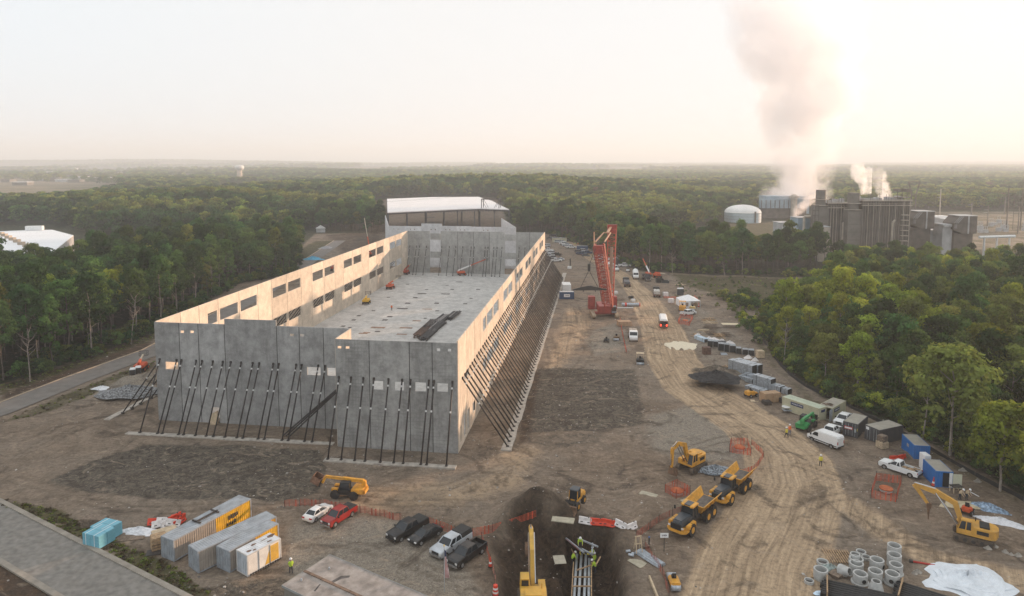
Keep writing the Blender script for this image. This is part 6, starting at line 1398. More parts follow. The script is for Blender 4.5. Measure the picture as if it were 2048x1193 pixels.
small_machine('compressor', (1934, 1030), (1938, 1024), 'orange compressor cart behind the right excavator', 'compressor', ORANGE, 1.7, 1.2, 1.1)
small_machine('utility_cart', (1213, 684), (1216, 676), 'dark utility cart on the pale gravel pad', 'cart', BLACKP, 2.0, 1.2, .9)
small_machine('rough_roller', (1233, 678), (1236, 668), 'brown roller with a blue hood on the pale gravel pad', 'roller', mat('machine_brown', (.16, .10, .05), .6, .2), 2.8, 1.6, 1.2, drum=True)
small_machine('site_cart', (1256, 544), (1260, 540), 'small cart in front of the long concrete mixer truck', 'cart', WHITEP, 2.6, 1.4, 1.2, canopy=BLACKP)
small_machine('yard_loader', (1365, 622), (1366, 610), 'yellow loader parked behind the white pickup at the tent', 'loader', YEL, 4.2, 2.2, 1.9, canopy=YEL)
small_machine('yard_roller', (1385, 622), (1388, 618), 'pale yellow roller right of the loader at the tent', 'roller', mat('pale_yellow', (.55, .40, .16), .6, .1), 2.6, 1.8, 1.4, drum=True)
place(mixer(), (1225, 541), (1240, 546), 'white concrete mixer truck behind the red crane boom', 'mixer truck'); place(mixer(), (1271, 556), (1273, 563), 'white concrete mixer truck driving toward the camera', 'mixer truck')
place(flatbed(PB, 'beams', mat('brace_load', (.14, .14, .15), .6, .2)), (1253, 571), (1245, 556), 'flatbed truck loaded with dark steel tubes', 'flatbed truck', 'flatbed trucks'); place(flatbed(PB, 'x', mat('pale_load', (.52, .50, .46), .8, .2)), (1313, 592), (1309, 576), 'flatbed truck loaded with pale blocks', 'flatbed truck', 'flatbed trucks')
place(flatbed(PB, 'beams', STEEL, 6), (1292, 560), (1300, 566), 'black flatbed truck facing the camera by the orange lift', 'flatbed truck', 'flatbed trucks')
place(bus(), (1326, 652), (1323, 636), 'maroon bus with a white roof and lit brake lights on the haul road', 'bus')
place(flatbed(WHITEP, 'x', mat('pump_pipes', (.42, .36, .30), .7, .4), 7), (1266, 676), (1268, 690), 'white truck with cluttered brown load facing the camera on the gravel pad', 'truck')
wcrate((1248, 652), (4.0, 2.4, 1.5), 'brown open box trailer behind the white pad truck', mat('trailer_brown', (.40, .26, .16), .8, .15), rz=.1, slat=False)
# lifts
place(boom_lift(ORANGE, ang=.35, L=12, jib=True), (1296, 552), (1290, 548), 'orange lift standing at the edge of the far trees', 'boom lift'); place(boom_lift(ORANGE, ang=.06, L=8), (1315, 556), (1335, 561), 'orange lift with its boom lowered beside the dark flatbed', 'boom lift')
def slabput(t, c, h, label, cat):
    a, b = at(c[0], c[1], 1.0), at(h[0], h[1], 1.0); t.location = (a.x, a.y, 1.0); t.rotation_euler = (0, 0, math.atan2(b.y - a.y, b.x - a.x)); tag(t, label, cat, 'lifts and carts working on the slab'); return t
slabput(boom_lift(ORANGE, ang=.33, L=13, jib=True), (924, 551), (960, 549), 'orange boom lift with its boom raised toward the far cross wall', 'boom lift'); slabput(boom_lift(ORANGE, ang=.10, L=9), (781, 578), (802, 569), 'orange boom lift folded low beside the left wall', 'boom lift'); slabput(boom_lift(mat('lift_red', (.45, .08, .04), .6, .2), ang=.2, L=12), (812, 549), (830, 541), 'red scissored lift in the far left corner of the slab', 'boom lift')
slabput(boom_lift(mat('lift_yellow', (.70, .42, .03), .5, .1), ang=.15, L=4.5), (733, 608), (740, 600), 'yellow lift standing on the slab near the left wall', 'boom lift')
slabput(boom_lift(BLACKP, ang=.05, L=6), (897, 541), (910, 541), 'dark lift with lowered boom left of the raised orange lift', 'boom lift')
lf = boom_lift(ORANGE, ang=1.18, L=19); place(lf, (738, 512), (728, 509), 'tall orange boom lift reaching up left of the far building', 'boom lift')
place(boom_lift(ORANGE, ang=.35, L=3.5), (283, 742), (290, 736), 'orange lift behind the portable toilets at the left', 'boom lift')
place(boom_lift(mat('lift_red', (.45, .08, .04), .6, .2), ang=.2, L=4), (668, 541), (673, 538), 'red lift seen through the upper window of the left wall', 'boom lift')

# ---------------------------------------------------------------- crawler crane
CRR = mat('crane_red', (.30, .032, .022), .5, .15, 1, dirt=.12); CRO = mat('crane_edge', (.48, .085, .04), .5, .15, 1)
cr = empty('crawler_crane', at(1208, 632), 0, 'tall red crawler crane with a lattice boom leaning over the yard', 'crane')
fx, fy = 0, 0
for y in (-3.9, 3.9): pass
for x, nm in ((-3.7, 'a'), (3.7, 'b')):
    n = 10; pr = []
    for i in range(n + 1): a = math.pi / 2 - math.pi * i / n; pr.append((3.6 + math.cos(a) * .65, .65 + math.sin(a) * .65))
    for i in range(n + 1): a = -math.pi / 2 - math.pi * i / n; pr.append((-3.6 + math.cos(a) * .65, .65 + math.sin(a) * .65))
    b = MB(); b.prism(pr, -.6, .6); b.v = [(y_ + x, x_, z_) for x_, y_, z_ in b.v]; b.build('track', mat('track_dusty', (.33, .25, .17), .9, .2), cr)
MB().b2(-3.1, 3.1, -1.0, 1.0, .7, 1.3).build('undercarriage', CRR, cr)
b = MB(); b.b2(-2.0, 2.0, -2.5, 5.5, 1.4, 3.6); b.build('house', CRR, cr, bevel=.1)
for s in (-1, 1): MB().b2(s * 3.6 - 1.1, s * 3.6 + 1.1, 3.2, 5.4, 1.9, 5.6).build('counterweight', CRR, cr, bevel=.08)
b = MB(); b.b2(-4.7, 4.7, 2.9, 5.6, 1.5, 1.9); b.build('counterweight_tray', CRR, cr)
g = MB().b2(2.2, 3.6, -2.6, -.8, 1.6, 3.4).build('cab', GLASS, cr, bevel=.05); b = MB(); b.b2(2.15, 3.65, -2.65, -.75, 3.4, 3.55); b.b2(2.15, 3.65, -2.65, -.75, 1.5, 2.1); b.build('cab_frame', mat('cab_grey', (.18, .20, .23), .5), g)
b0 = Vector((1.2, -2.0, 2.4)); b1 = Vector((-3.2, -10.0, 24.2)); 
bm = MB(); mid = b0.lerp(b1, .12); bm.lattice(mid, b1, 2.6, 2.9, (0, 0, 1), 22, .13, da=2.3, db=2.3); bm.bar(b0 + Vector((-.9, 0, 0)), mid + Vector((-1.1, 0, 0)), .4); bm.bar(b0 + Vector((.9, 0, 0)), mid + Vector((1.1, 0, 0)), .4); bm.build('boom', CRR, cr)
bm = MB(); d = (b1 - b0).normalized(); bm.bar(b0.lerp(b1, .0) + Vector((1.25, -.3, .6)), b1 + Vector((1.4, -.3, .6)), .42); bm.bar(mid + Vector((-1.25, -.3, .4)), b1 + Vector((-1.4, -.3, .4)), .3); bm.build('boom_chord', CRO, cr)
bm = MB(); [bm.box(b0.lerp(b1, f), (2.2, .2, .25)) for f in [.15 + i * .045 for i in range(19)]]; bm.b2(b1.x - 1.6, b1.x + 1.6, b1.y - .9, b1.y + .9, b1.z - 2.4, b1.z); bm.build('boom_head', CRR, cr)
m0 = Vector((2.0, 1.0, 3.4)); m1 = Vector((2.6, 2.5, 29.2)); bm = MB(); bm.lattice(m0, m1, 2.0, 2.7, (0, 1, 0), 20, .1, da=1.2, db=1.3); bm.build('mast', CRO, cr); bm = MB(); bm.b2(m1.x - 1.5, m1.x + 1.5, m1.y - .7, m1.y + .7, m1.z - 2.5, m1.z + .2); bm.build('mast_head', CRR, cr)
MB().cyl(m1 + Vector((-.3, -1.2, -19)), m1 + Vector((-.2, -1.1, -7)), .55, n=10).build('winch_pipe', mat('winch_tan', (.30, .20, .14), .7), cr)
PEND = mat('pendant_tan', (.55, .32, .20), .6, .1); s0 = m1.lerp(b1, .38); bm = MB(); bm.bar(m1 + Vector((-.3, 0, -.4)), s0, .7, .35); bm.build('suspension_link', PEND, cr)
bm = MB(); 
for s in (-1, 1): bm.bar(s0 + Vector((s * 1.1, 0, 0)), b1.lerp(s0, .12) + Vector((s * 1.4, 0, .6)), .3)
bm.bar(s0 + Vector((-1.1, 0, 0)), s0 + Vector((1.1, 0, 0)), .3); bm.bar(b1 + Vector((-1.5, -.4, 0)), b1 + Vector((-1.6, -.6, 4.2)), .25); bm.build('suspension_frame', PEND, cr)
crl = Vector(cr.location)
hook = atd(1178, 532, crl.y - 11.5) ; tipw = crl + b1 + Vector((-1.0, -.8, -.5))
bm = MB(); bm.bar(tipw, hook, .12); bm.b2(hook.x - .4, hook.x + .4, hook.y - .35, hook.y + .35, hook.z - 1.5, hook.z + .5)
hk = tag(bm.build('hook_block', BLACKP), 'black hook block hanging on a cable from the crane boom', 'hook')
sb = atd(1179, 581, crl.y - 11.5); t = empty('spreader_beam', sb, 0, 'long black spreader beam with a peaked top hanging from the crane hook', 'spreader beam')
MB().prism([(-5.2, 0), (5.2, 0), (5.2, .35), (2.8, .85), (.3, 1.4), (-.3, 1.4), (-2.6, .95), (-5.2, .25)], -.25, .25).build('beam', BLACKP, t)
bm = MB(); hl = Vector((hook.x - sb.x, 0, hook.z - sb.z - 1.4)); [bm.bar((x, 0, .9), hl, .14) for x in (-2.7, 2.6)]; bm.build('sling', BLACKP, t)
for x in (-1.9, 1.8): MB().cyl((x, 0, 0), (x, 0, -.5), .12, n=6).build('shackle', BLACKP, t)

# ---------------------------------------------------------------- netting fences
def net(pts, label, h=1.15, posts=True, m=NET, name='safety_fence', sag=.15, grp='orange safety netting fences'):
    P_ = [gp(*p) for p in pts]; o = empty(name, P_[0], 0, label, 'fence', grp); O = P_[0]; rr = random.Random(len(label) + len(pts)); b = MB()
    for p, q in zip(P_[:-1], P_[1:]):
        L_ = (q - p).length; n = max(2, int(L_ / .55))
        for i in range(n):
            a = p.lerp(q, i / n) - O; c = p.lerp(q, (i + 1) / n) - O; ja, jc = (math.sin(i * 1.3) * sag, math.sin((i + 1) * 1.3) * sag)
            for k in range(7): z0 = .05 + h * k / 7; b.add([(a.x + ja * .4, a.y, a.z + z0 + ja * .3), (c.x + jc * .4, c.y, c.z + z0 + jc * .3), (c.x + jc * .4, c.y, c.z + z0 + .055 + jc * .3), (a.x + ja * .4, a.y, a.z + z0 + .055 + ja * .3)], [(0, 1, 2, 3)])
            b.add([(a.x + ja * .4, a.y, a.z), (a.x + (c.x - a.x) * .16, a.y + (c.y - a.y) * .16, a.z), (a.x + (c.x - a.x) * .16, a.y + (c.y - a.y) * .16, a.z + h), (a.x + ja * .4, a.y, a.z + h)], [(0, 1, 2, 3)])
    b.build('netting', m, o)
    if posts:
        for i, p in enumerate(P_): q = p - O; MB().cyl((q.x, q.y, q.z - .2), (q.x, q.y, q.z + h + .25), .035, n=5).build('post', STEEL, o)
    return o
NET2 = mat('faded_netting', (.42, .12, .08), .85, .3, 1)
net([(569, 1014), (600, 1012), (640, 1013), (680, 1018), (720, 1026), (760, 1033), (800, 1043)], 'faded orange netting sagging behind the white sedan and the red pickup', 1.0, m=NET2, sag=.5)
net([(852, 1050), (880, 1060), (910, 1072)], 'orange netting behind the black sedan and silver pickup', 1.3)
net([(910, 1072), (945, 1074), (985, 1066), (1030, 1052), (1073, 1036)], 'orange netting rising over the soil heap to a red post', 1.2)
net([(963, 1082), (972, 1103), (981, 1128)], 'orange netting running down to the cone beside the pit', 1.0); net([(984, 1140), (990, 1162), (992, 1180)], 'pinkish crumpled netting between the cone and the striped drum', 1.1, m=mat('pale_netting', (.60, .28, .22), .8, .2))
net([(1272, 1078), (1300, 1058), (1318, 1045), (1345, 1032), (1372, 1022)], 'faded netting from the red tangle up behind the near dump truck', 1.0, m=NET2); net([(1290, 1098), (1308, 1125), (1325, 1150), (1338, 1193)], 'faded orange netting past the stacked pipes to the bottom edge', 1.0, m=NET2)
def sqnet(c, label, h=1.3):
    net(c + [c[0]], label, h); q = Vector((0, 0, 0))
    for p in c: q += gp(*p) / len(c)
    t = empty('manhole_cover', q, 0, 'round rusty cover inside the ' + label, 'cover'); MB().cyl((0, 0, 0), (0, 0, .35), .9, n=20).build('ring', CONC, t); MB().cyl((0, 0, .35), (0, 0, .5), .95, n=20).build('lid', mat('rust_lid', (.45, .12, .04), .8, .2), t)
sqnet([(1330, 985), (1352, 998), (1380, 990), (1354, 974)], 'orange netting square left of the farther dump truck'); sqnet([(1459, 905), (1462, 890), (1494, 890), (1502, 912)], 'orange netting square in the gravel beside the haul road'); sqnet([(1742, 996), (1752, 962), (1802, 968), (1792, 1005)], 'orange netting square left of the lower blue container'); sqnet([(1356, 648), (1362, 636), (1386, 638), (1378, 652)], 'small netting square below the white pickup at the tent')
net([(1503, 890), (1520, 905), (1527, 915), (1518, 930), (1508, 943), (1480, 952), (1470, 955)], 'curved orange netting along the inner edge of the haul road', 1.0); net([(1240, 640), (1244, 665), (1249, 690), (1253, 708)], 'bright orange netting line across the pale gravel pad', .9, m=mat('bright_net', (.75, .10, .04), .7, .1)); net([(1327, 597), (1340, 598), (1354, 598)], 'orange netting left of the white tent', .9); net([(1388, 596), (1396, 604)], 'orange netting right of the white tent', 1.2)
# silt fence
sf = P((1478, 606), (1500, 640), (1525, 680), (1553, 724), (1580, 752), (1612, 776), (1650, 795), (1700, 818), (1750, 842), (1800, 868), (1850, 896), (1900, 926), (1950, 954), (2000, 980), (2048, 1004), (2120, 1042))
o = empty('silt_fence', sf[0], 0, 'low black silt fence along the foot of the right wood', 'fence'); b = MB()
for p, q in zip(sf[:-1], sf[1:]):
    b.bar(p - sf[0] + Vector((0, 0, .38)), q - sf[0] + Vector((0, 0, .38)), .06, .8)
    MB().cyl(p - sf[0] - Vector((0, 0, .2)), p - sf[0] + Vector((0, 0, 1.0)), .05, n=5).build('post', WOODD, o)
b.build('fabric', mat('silt_fabric', (.018, .018, .018), .8, .2), o)

# ---------------------------------------------------------------- barriers
def barrier(m):
    t = empty('water_barrier'); b = MB(); b.prism([(-.3, 0), (.3, 0), (.3, .15), (.12, .45), (.1, .9), (-.1, .9), (-.12, .45), (-.3, .15)], -.95, .95); b.v = [(y, x, z) for x, y, z in b.v]; b.f = [f[::-1] for f in b.f]
    b.build('body', m, t, bevel=.03); [MB().box((x, 0, .3), (.35, .5, .1)).build('fork_slot', BLACKP, t) for x in (-.5, .5)]; MB().cyl((.45, 0, .88), (.45, 0, .97), .09, n=8).build('filler_cap', BLACKP, t); return t
bw, br_ = barrier(PLASW), barrier(PLASR); pp = [(1160, 1046), (1182, 1048.5), (1206, 1051), (1230, 1053.5), (1254, 1057), (1272, 1061)]
seq = [(bw, 'white plastic barrier at the left end of the row above the trench'), (br_, 'red plastic barrier, left of the two in the row above the trench'), (br_, 'red plastic barrier, right of the two in the row above the trench'), (bw, 'white plastic barrier just right of the red ones above the trench'), (bw, 'white plastic barrier at the right end of the row above the trench')]
used_ = set()
for i, (pr_, lab) in enumerate(seq):
    a, b_ = gp(*pp[i]), gp(*pp[i + 1]); c = (a + b_) / 2; rz = math.atan2(b_.y - a.y, b_.x - a.x)
    if id(pr_) in used_: o = dup(pr_, c, rz, lab, 'barriers in the row above the trench')
    else: o = pr_; o.location = c; o.rotation_euler = (0, 0, rz); tag(o, lab, None, 'barriers in the row above the trench'); used_.add(id(pr_))
    o['category'] = 'barrier'; o.scale = (.96, 1, 1)
rb2 = random.Random(8)
for i, (px, py, m, lab) in enumerate([(309, 1052, br_, 'red barrier at the left end of the jumbled heap'), (318, 1056, bw, 'white barrier lying lowest in the jumbled heap'), (326, 1052, bw, 'white barrier tilted in the middle of the jumbled heap'), (336, 1053, bw, 'white barrier on top of the jumbled heap'), (345, 1055, bw, 'white barrier at the lower right of the jumbled heap'), (350, 1045, br_, 'red barrier at the back of the jumbled heap'), (357, 1042, br_, 'red barrier behind its right end in the jumbled heap'), (360, 1048, br_, 'red barrier at the right end of the jumbled heap')]):
    q = gp(px, py); o = dup(m, q + Vector((0, 0, rb2.uniform(0, .5))), rb2.uniform(.5, 2.2), lab, 'barriers heaped by the left containers'); o.rotation_euler = (rb2.uniform(-.4, .4), rb2.uniform(-.3, .3), rb2.uniform(.3, 1.2)); o['category'] = 'barrier'
for i, (px, py, lab) in enumerate([(1789, 922, 'orange barrier left of two behind the white pickup'), (1803, 920, 'orange barrier right of two behind the white pickup')]): o = dup(br_, at(px, py), .1 + i * .3, lab, 'barriers behind the white pickup'); o['category'] = 'barrier'
def cone(px, lab, s=1.0):
    q = gp(*px); t = empty('traffic_cone', q, 0, lab, 'cone'); MB().lathe([(.2, .03), (.16, .25), (.12, .45)], 12).build('cone', PLASR, t); MB().lathe([(.155, .3), (.125, .48)], 12).build('white_band', WHITEP, t); MB().lathe([(.115, .45), (.03, .95), (0, .95)], 12).build('cone_tip', PLASR, t); MB().box((0, 0, .02), (.45, .45, .05)).build('base', BLACKP, t); t.scale = (s,) * 3
cone((981, 1133), 'traffic cone at the end of the netting beside the pit', 1.3); cone((1867, 972), 'red traffic cone at the corner of the lower blue container', 1.5); cone((1397, 614), 'red traffic cone right of the white tent', 1.5)
q = gp(991, 1190); t = empty('traffic_drum', q, 0, 'orange and white striped traffic drum at the bottom edge', 'traffic drum')
for k in range(5): MB().lathe([(.36 - .02 * k, .05 + .22 * k), (.345 - .02 * k, .05 + .22 * (k + 1))], 16).build('stripe', PLASW if k % 2 else PLASR, t)
MB().cyl((0, 0, 1.14), (0, 0, 1.2), .26, n=16).build('cap', PLASR, t); MB().cyl((0, 0, 0), (0, 0, .07), .45, n=16).build('base', BLACKP, t)

# ---------------------------------------------------------------- trench crew and pipes
ZT = -3.4
def tz(px, py, z=ZT): return at(px, py, z)
pip = mat('conduit_white', (.50, .54, .56), .5, .1, 1, dirt=.2)
for i, (a, b_) in enumerate([((1154, 1106), (1148, 1196)), ((1163, 1105), (1157.5, 1196)), ((1172, 1104), (1168.5, 1196)), ((1178.5, 1118), (1177.5, 1196))]):
    p, q = tz(*a, -3.0), tz(*b_, -3.0); c = MB().cyl(p, q + (q - p) * .15, .17, n=10).build('conduit_pipe', pip, smooth=True); tag(c, f'pale conduit pipe in the trench, {ordw(i + 1)} from the left', 'pipe', 'conduit pipes in the trench')
for i, (a, b_, lab) in enumerate([((1147, 1125), (1143, 1196), 'timber rail along the left side of the trench'), ((1183, 1125), (1183, 1196), 'timber rail along the right side of the trench'), ((1146, 1154.5), (1182, 1154.5), 'upper crosswise timber over the trench'), ((1144, 1173), (1182, 1173), 'lower crosswise timber over the trench'), ((1153, 1141), (1186, 1129.5), 'slanting timber across the trench pipes'), ((1135, 1085), (1150, 1112), 'thin timber leaning on the left trench bank'), ((1192, 1130), (1201, 1114), 'short timber at the right trench bank')]):
    p, q = tz(*a, -2.4 if i < 6 else -.5), tz(*b_, -2.4 if i < 6 else -.3); tag(MB().bar(p, q, .12, .14).build('timber', WOOD), lab, 'timber')
for a, b_, lab, z in (((1157, 1078), (1196, 1094), 'galvanised steel waler at the head of the trench', -.6), ((1185, 1087), (1184, 1108), 'short galvanised post at the trench head', -.9), ((1132, 1077), (1168, 1106), 'grey steel edge beam on the left trench head', -.8), ((1161, 1097), (1186, 1110), 'grey steel spreader between the trench walls', -1.2)):
    tag(MB().bar(tz(*a, z), tz(*b_, z), .18, .18).build('steel_waler', GALV), lab, 'beam')
tag(MB().hexa([tz(1134, 1081, -1.6), tz(1158, 1103, -1.6), tz(1158, 1102, -1.6), tz(1134, 1080, -1.6), tz(1133, 1079, -.5), tz(1158, 1100, -.8), tz(1158, 1099, -.8), tz(1133, 1078, -.5)]).build('trench_panel', mat('panel_rust_red', (.30, .05, .04), .7, .3, 2)), 'red rusty trench panel on the left side', 'panel')
VY = mat('vest_lime', (.55, .75, .06), .7, .1); VYL = mat('vest_yellow', (.72, .62, .06), .7, .1); VO = mat('vest_orange', (.80, .16, .03), .7, .1); JN = mat('dark_trousers', (.03, .035, .05), .8, .1); JB = mat('blue_jeans', (.09, .12, .18), .8, .1)
for px, py, z, rz, v, pose, lab in [(1160, 1098, -1.0, -1.6, VY, 'stoop', 'worker in a lime vest at the head of the trench'), (1160, 1113, ZT, -1.2, VYL, 'bend', 'worker in a yellow vest bending at the left end of the pipes'), (1172, 1110, ZT, -1.6, VY, 'stand', 'worker in a lime vest standing between the middle pipes'), (1175, 1122, ZT, .1, VYL, 'bend', 'worker in a yellow shirt bent double over the right pipe'), (1185, 1122, ZT, 2.8, VY, 'stand', 'worker in a lime vest at the right trench wall, rear of three'), (1189, 1134, ZT, 2.6, VY, 'stand', 'worker with an orange collar at the right trench wall, middle of three'), (1191, 1147, ZT, 2.9, VY, 'stoop', 'worker in a lime vest at the right trench wall, nearest of three'), (1144, 1131, ZT, .3, VY, 'stoop', 'worker in a lime vest at the left trench wall')]:
    q = at(px, py, z); q.z = max(z, hz(q.x, q.y)) if z > -2 else z; person(q, rz, v, JN, pose=pose, label=lab)
person(at(1573, 876), 2.5, VYL, BLACKP, pose='walk', label='worker in a yellow shirt and black trousers walking at the haul road edge'); person(at(1579, 870), -1.2, VO, JB, pose='stand', label='worker in an orange shirt and blue jeans beside the yellow-shirted one'); person(at(1641, 933), -1.8, VYL, BLACKP, pose='stand', label='lone worker in a yellow shirt on the haul road')
person(at(900, 601, 1.0) if False else bl(104, 44, 1.0), -1.5, VO, JN, label='worker in an orange vest standing alone on the slab')
for i, (x, y, lab) in enumerate([(1150, 492, 'worker in a lime vest by the parked cars, left of two'), (1156, 492, 'worker in an orange vest by the parked cars, right of two')]): person(at(x, y), 0, (VY, VO)[i], JN, label=lab)
q = gp(566, 1113 + 38); person(gp(597, 1158) + Vector((-1.2, 1.0, 0)), 2.0, VY, JN, label='worker in a white hard hat at the left end of the site office')
# plywood sheets, boards
def sheet(px, py, w_, l_, rz, lab, m=WOODP, z=.06, n=1, name='plywood_sheet'):
    q = gp(px, py); t = MB(); [t.box((0, 0, .03 + .07 * k), (l_, w_, .05), rz=.06 * k) for k in range(n)]; o = t.build(name, m); o.location = q + Vector((0, 0, z)); o.rotation_euler = (0, 0, rz); tag(o, lab, 'board'); return o
PLYG = mat('grey_plywood', (.40, .36, .27), .85, .12, 2)
sheet(1126, 1042, 1.3, 3.0, -.25, 'two greyish plywood sheets in front of the small loader', PLYG, n=2); sheet(1119, 1131, 1.9, 1.5, .1, 'square plywood sheet left of the trench', mat('dusty_plywood', (.46, .42, .33), .9, .1), z=.75); sheet(1297, 990, 1.2, 2.6, -.55, 'plywood sheet lying below the middle excavator', PLYG); sheet(1278, 1128, 1.4, 2.6, -.9, 'weathered plywood beside the stacked grey pipes', PLYG); sheet(1376, 1002, 1.2, 2.2, .5, 'pale board behind the near dump truck', PLYG); sheet(1292, 1088, 1.6, 1.4, .3, 'brown board behind the blue topped post', WOODD)
sheet(262, 1074, 2.2, 3.6, .2, 'dark plywood sheet on the ground by the blue bundles', WOODD); sheet(1460, 655, 2.2, 5.0, -.05, 'large cream plywood sheet on the timber pile', mat('cream_ply', (.66, .56, .38), .8, .05), z=1.0); sheet(1512, 803, 1.2, 2.2, -.1, 'small board lying in front of the compact loader', WOODP)
# stacked grey conduit
q = gp(1300, 1120); t = empty('pipe_stack', q, -.95, 'stack of grey plastic pipes beside the netting at the trench', 'pipe stack')
for k in range(6): MB().cyl((-2.0, (k - 2.5) * .22, .15), (2.0, (k - 2.5) * .22, .15), .11, n=8).build('pipe', GALV, t)
for k in range(5): MB().cyl((-2.0, (k - 2) * .22, .34), (2.0, (k - 2) * .22, .34), .11, n=8).build('pipe', GALV, t)
rp = random.Random(12)
for i, (px, py) in enumerate([(1252, 1106), (1257, 1112), (1263, 1110), (1270, 1110), (1234, 1105), (1281, 1106)]): q = gp(px, py); tag(MB().cyl(q + Vector((0, 0, .2)), q + Vector((rp.uniform(.3, .8), rp.uniform(-.4, .4), .2)), .16, n=8).build('pipe_offcut', GALV), 'short grey pipe offcut lying in the gravel by the pipe stack', 'pipe', 'pipe offcuts beside the pipe stack')
# sign by truck
q = gp(1328, 1104); t = empty('site_sign', q, 0, 'white sign board on a thin post in front of the near dump truck', 'sign'); MB().cyl((0, 0, -.2), (0, 0, 1.9), .05, n=6).build('post', BLACKP, t); MB().box((0, 0, 2.2), (1.05, .04, .62)).build('board', WHITEP, t); strokes(t, -.3, .35, -.025, 2.08, 2.34, mat('ink', (.05, .05, .08), .8), 6, 4)
q = gp(1298, 1095); t = empty('marker_post', q, 0, 'black marker post with a blue top', 'post'); MB().cyl((0, 0, 0), (0, 0, 1.3), .09, n=8).build('post', BLACKP, t); MB().cyl((0, 0, 1.3), (0, 0, 1.45), .12, n=8).build('cap', mat('blue_cap', (.05, .12, .3), .5), t)
q = gp(1276, 1103); t = empty('saw_horse', q, .2, 'timber trestle standing at the netting corner', 'trestle'); b = MB()
for s in (-.4, .4): b.bar((s, -.5, 0), (s * .8, 0, 2.0), .09); b.bar((s, .5, 0), (s * .8, 0, 2.0), .09)
b.bar((-.45, 0, 2.0), (.45, 0, 2.0), .12); b.bar((-.45, 0, 1.0), (.45, 0, 1.0), .09); b.build('frame', WOODP, t)
q = gp(1314, 1190); t = empty('timber_form', q, 0, 'pale timber edge form at the bottom right of the trench', 'timber'); b = MB(); b.bar((0, -4, .3), (-.3, 3, .3), .2, .4); b.build('plank', WOODP, t); MB().box((1.3, -2.4, .2), (2.0, 2.2, .3)).build('pad', CONC, t)
t = empty('flag_pole', gp(889, 1184), 0, 'thin flag pole with a drooping striped flag', 'flag'); MB().cyl((0, 0, 0), (0, 0, 5.6), .04, n=6).build('pole', GALV, t); MB().cyl((0, 0, 5.6), (0, 0, 5.75), .09, n=8).build('finial', mat('gold', (.6, .45, .15), .4), t)
fm = bpy.data.materials.new('flag_cloth'); fm.use_nodes = True; N = fm.node_tree.nodes; wv = N.new('ShaderNodeTexWave'); wv.bands_direction = 'X'; wv.inputs['Scale'].default_value = 2.4; tcx = N.new('ShaderNodeTexCoord'); fm.node_tree.links.new(tcx.outputs['Object'], wv.inputs['Vector']); cr_ = N.new('ShaderNodeValToRGB'); cr_.color_ramp.interpolation = 'CONSTANT'; cr_.color_ramp.elements[0].color = (.35, .03, .04, 1); cr_.color_ramp.elements[1].position = .5; cr_.color_ramp.elements[1].color = (.6, .58, .56, 1); fm.node_tree.links.new(wv.outputs['Fac'], cr_.inputs['Fac']); fm.node_tree.links.new(cr_.outputs[0], N['Principled BSDF'].inputs['Base Color'])
b = MB(); n_ = 9
for i in range(n_):
    a0, a1 = i / n_, (i + 1) / n_; w0, w1 = .1 + .55 * a0, .1 + .55 * a1; z0, z1 = 5.1 - 3.4 * a0, 5.1 - 3.4 * a1; b.add([(.04, 0, z0), (w0, .12 * math.sin(i * 1.4), z0), (w1, .12 * math.sin(i * 1.4 + 1.4), z1), (.04, 0, z1)], [(0, 1, 2, 3)])
b.build('flag', fm, t); MB().add([(.03, -.015, 5.2), (.22, .0, 5.0), (.3, .05, 4.1), (.03, -.015, 4.0)], [(0, 1, 2, 3)]).build('flag_canton', mat('flag_navy', (.02, .03, .09), .8), t)

# ---------------------------------------------------------------- site office in the foreground
zo = 3.0; A_, B_, = at(568, 1171, zo), at(660, 1112, zo)
d1 = (B_ - A_); C_ = at(826, 1193, zo) - B_; d2 = Vector((C_.x, C_.y, 0)).normalized()
d1n = d1.normalized(); d2 = (d2 - d1n * d2.dot(d1n)).normalized(); Wd = d1.length; Ld = 19.0
ang = math.atan2(d1n.y, d1n.x); t = empty('site_office', (A_.x, A_.y, 0), ang, 'long flat-roofed site office with a dusty grey roof at the bottom edge', 'building')
# local x along d1 (width), local y: d2 is -y
OFR = mat('office_roof', (.33, .29, .26), .85, .25, .9, dirt=.5); OFW = mat('office_wall', (.22, .20, .17), .8, .1, dirt=.2)
MB().b2(0, Wd, -Ld, 0, .4, zo - .12).build('wall', OFW, t); MB().b2(-.15, Wd + .15, -Ld, .15, zo - .12, zo).build('roof', OFR, t); b = MB(); b.b2(-.18, -.14, -Ld, .18, zo - .2, zo + .05); b.b2(-.14, Wd + .18, .15, .19, zo - .2, zo + .05); b.b2(Wd + .14, Wd + .18, -Ld, .15, zo - .2, zo + .05); b.build('roof_trim', mat('trim_grey', (.30, .31, .30), .6), t)
MB().b2(Wd * .42, Wd * .47, -Ld, .15, zo + .003, zo + .09).build('roof_joint', mat('joint_rust', (.20, .13, .09), .9, .3), t)
b = MB(); b.zprism([(1.0, -3.6), (2.2, -3.2), (2.35, -3.3), (1.1, -3.8)], zo + .003, zo + .008); b.zprism([(3.2, -3.9), (4.6, -4.1), (5.2, -4.9), (4.9, -5.1), (4.2, -4.5), (3.1, -4.3)], zo + .003, zo + .008); b.build('roof_patch', mat('tar_patch', (.09, .08, .075), .9, .3), t); [MB().cyl((x, y, zo), (x, y, zo + .25), .1, n=8).build('vent_pipe', GALV, t) for x, y in ((1.6, -1.0), (4.8, -2.0))]

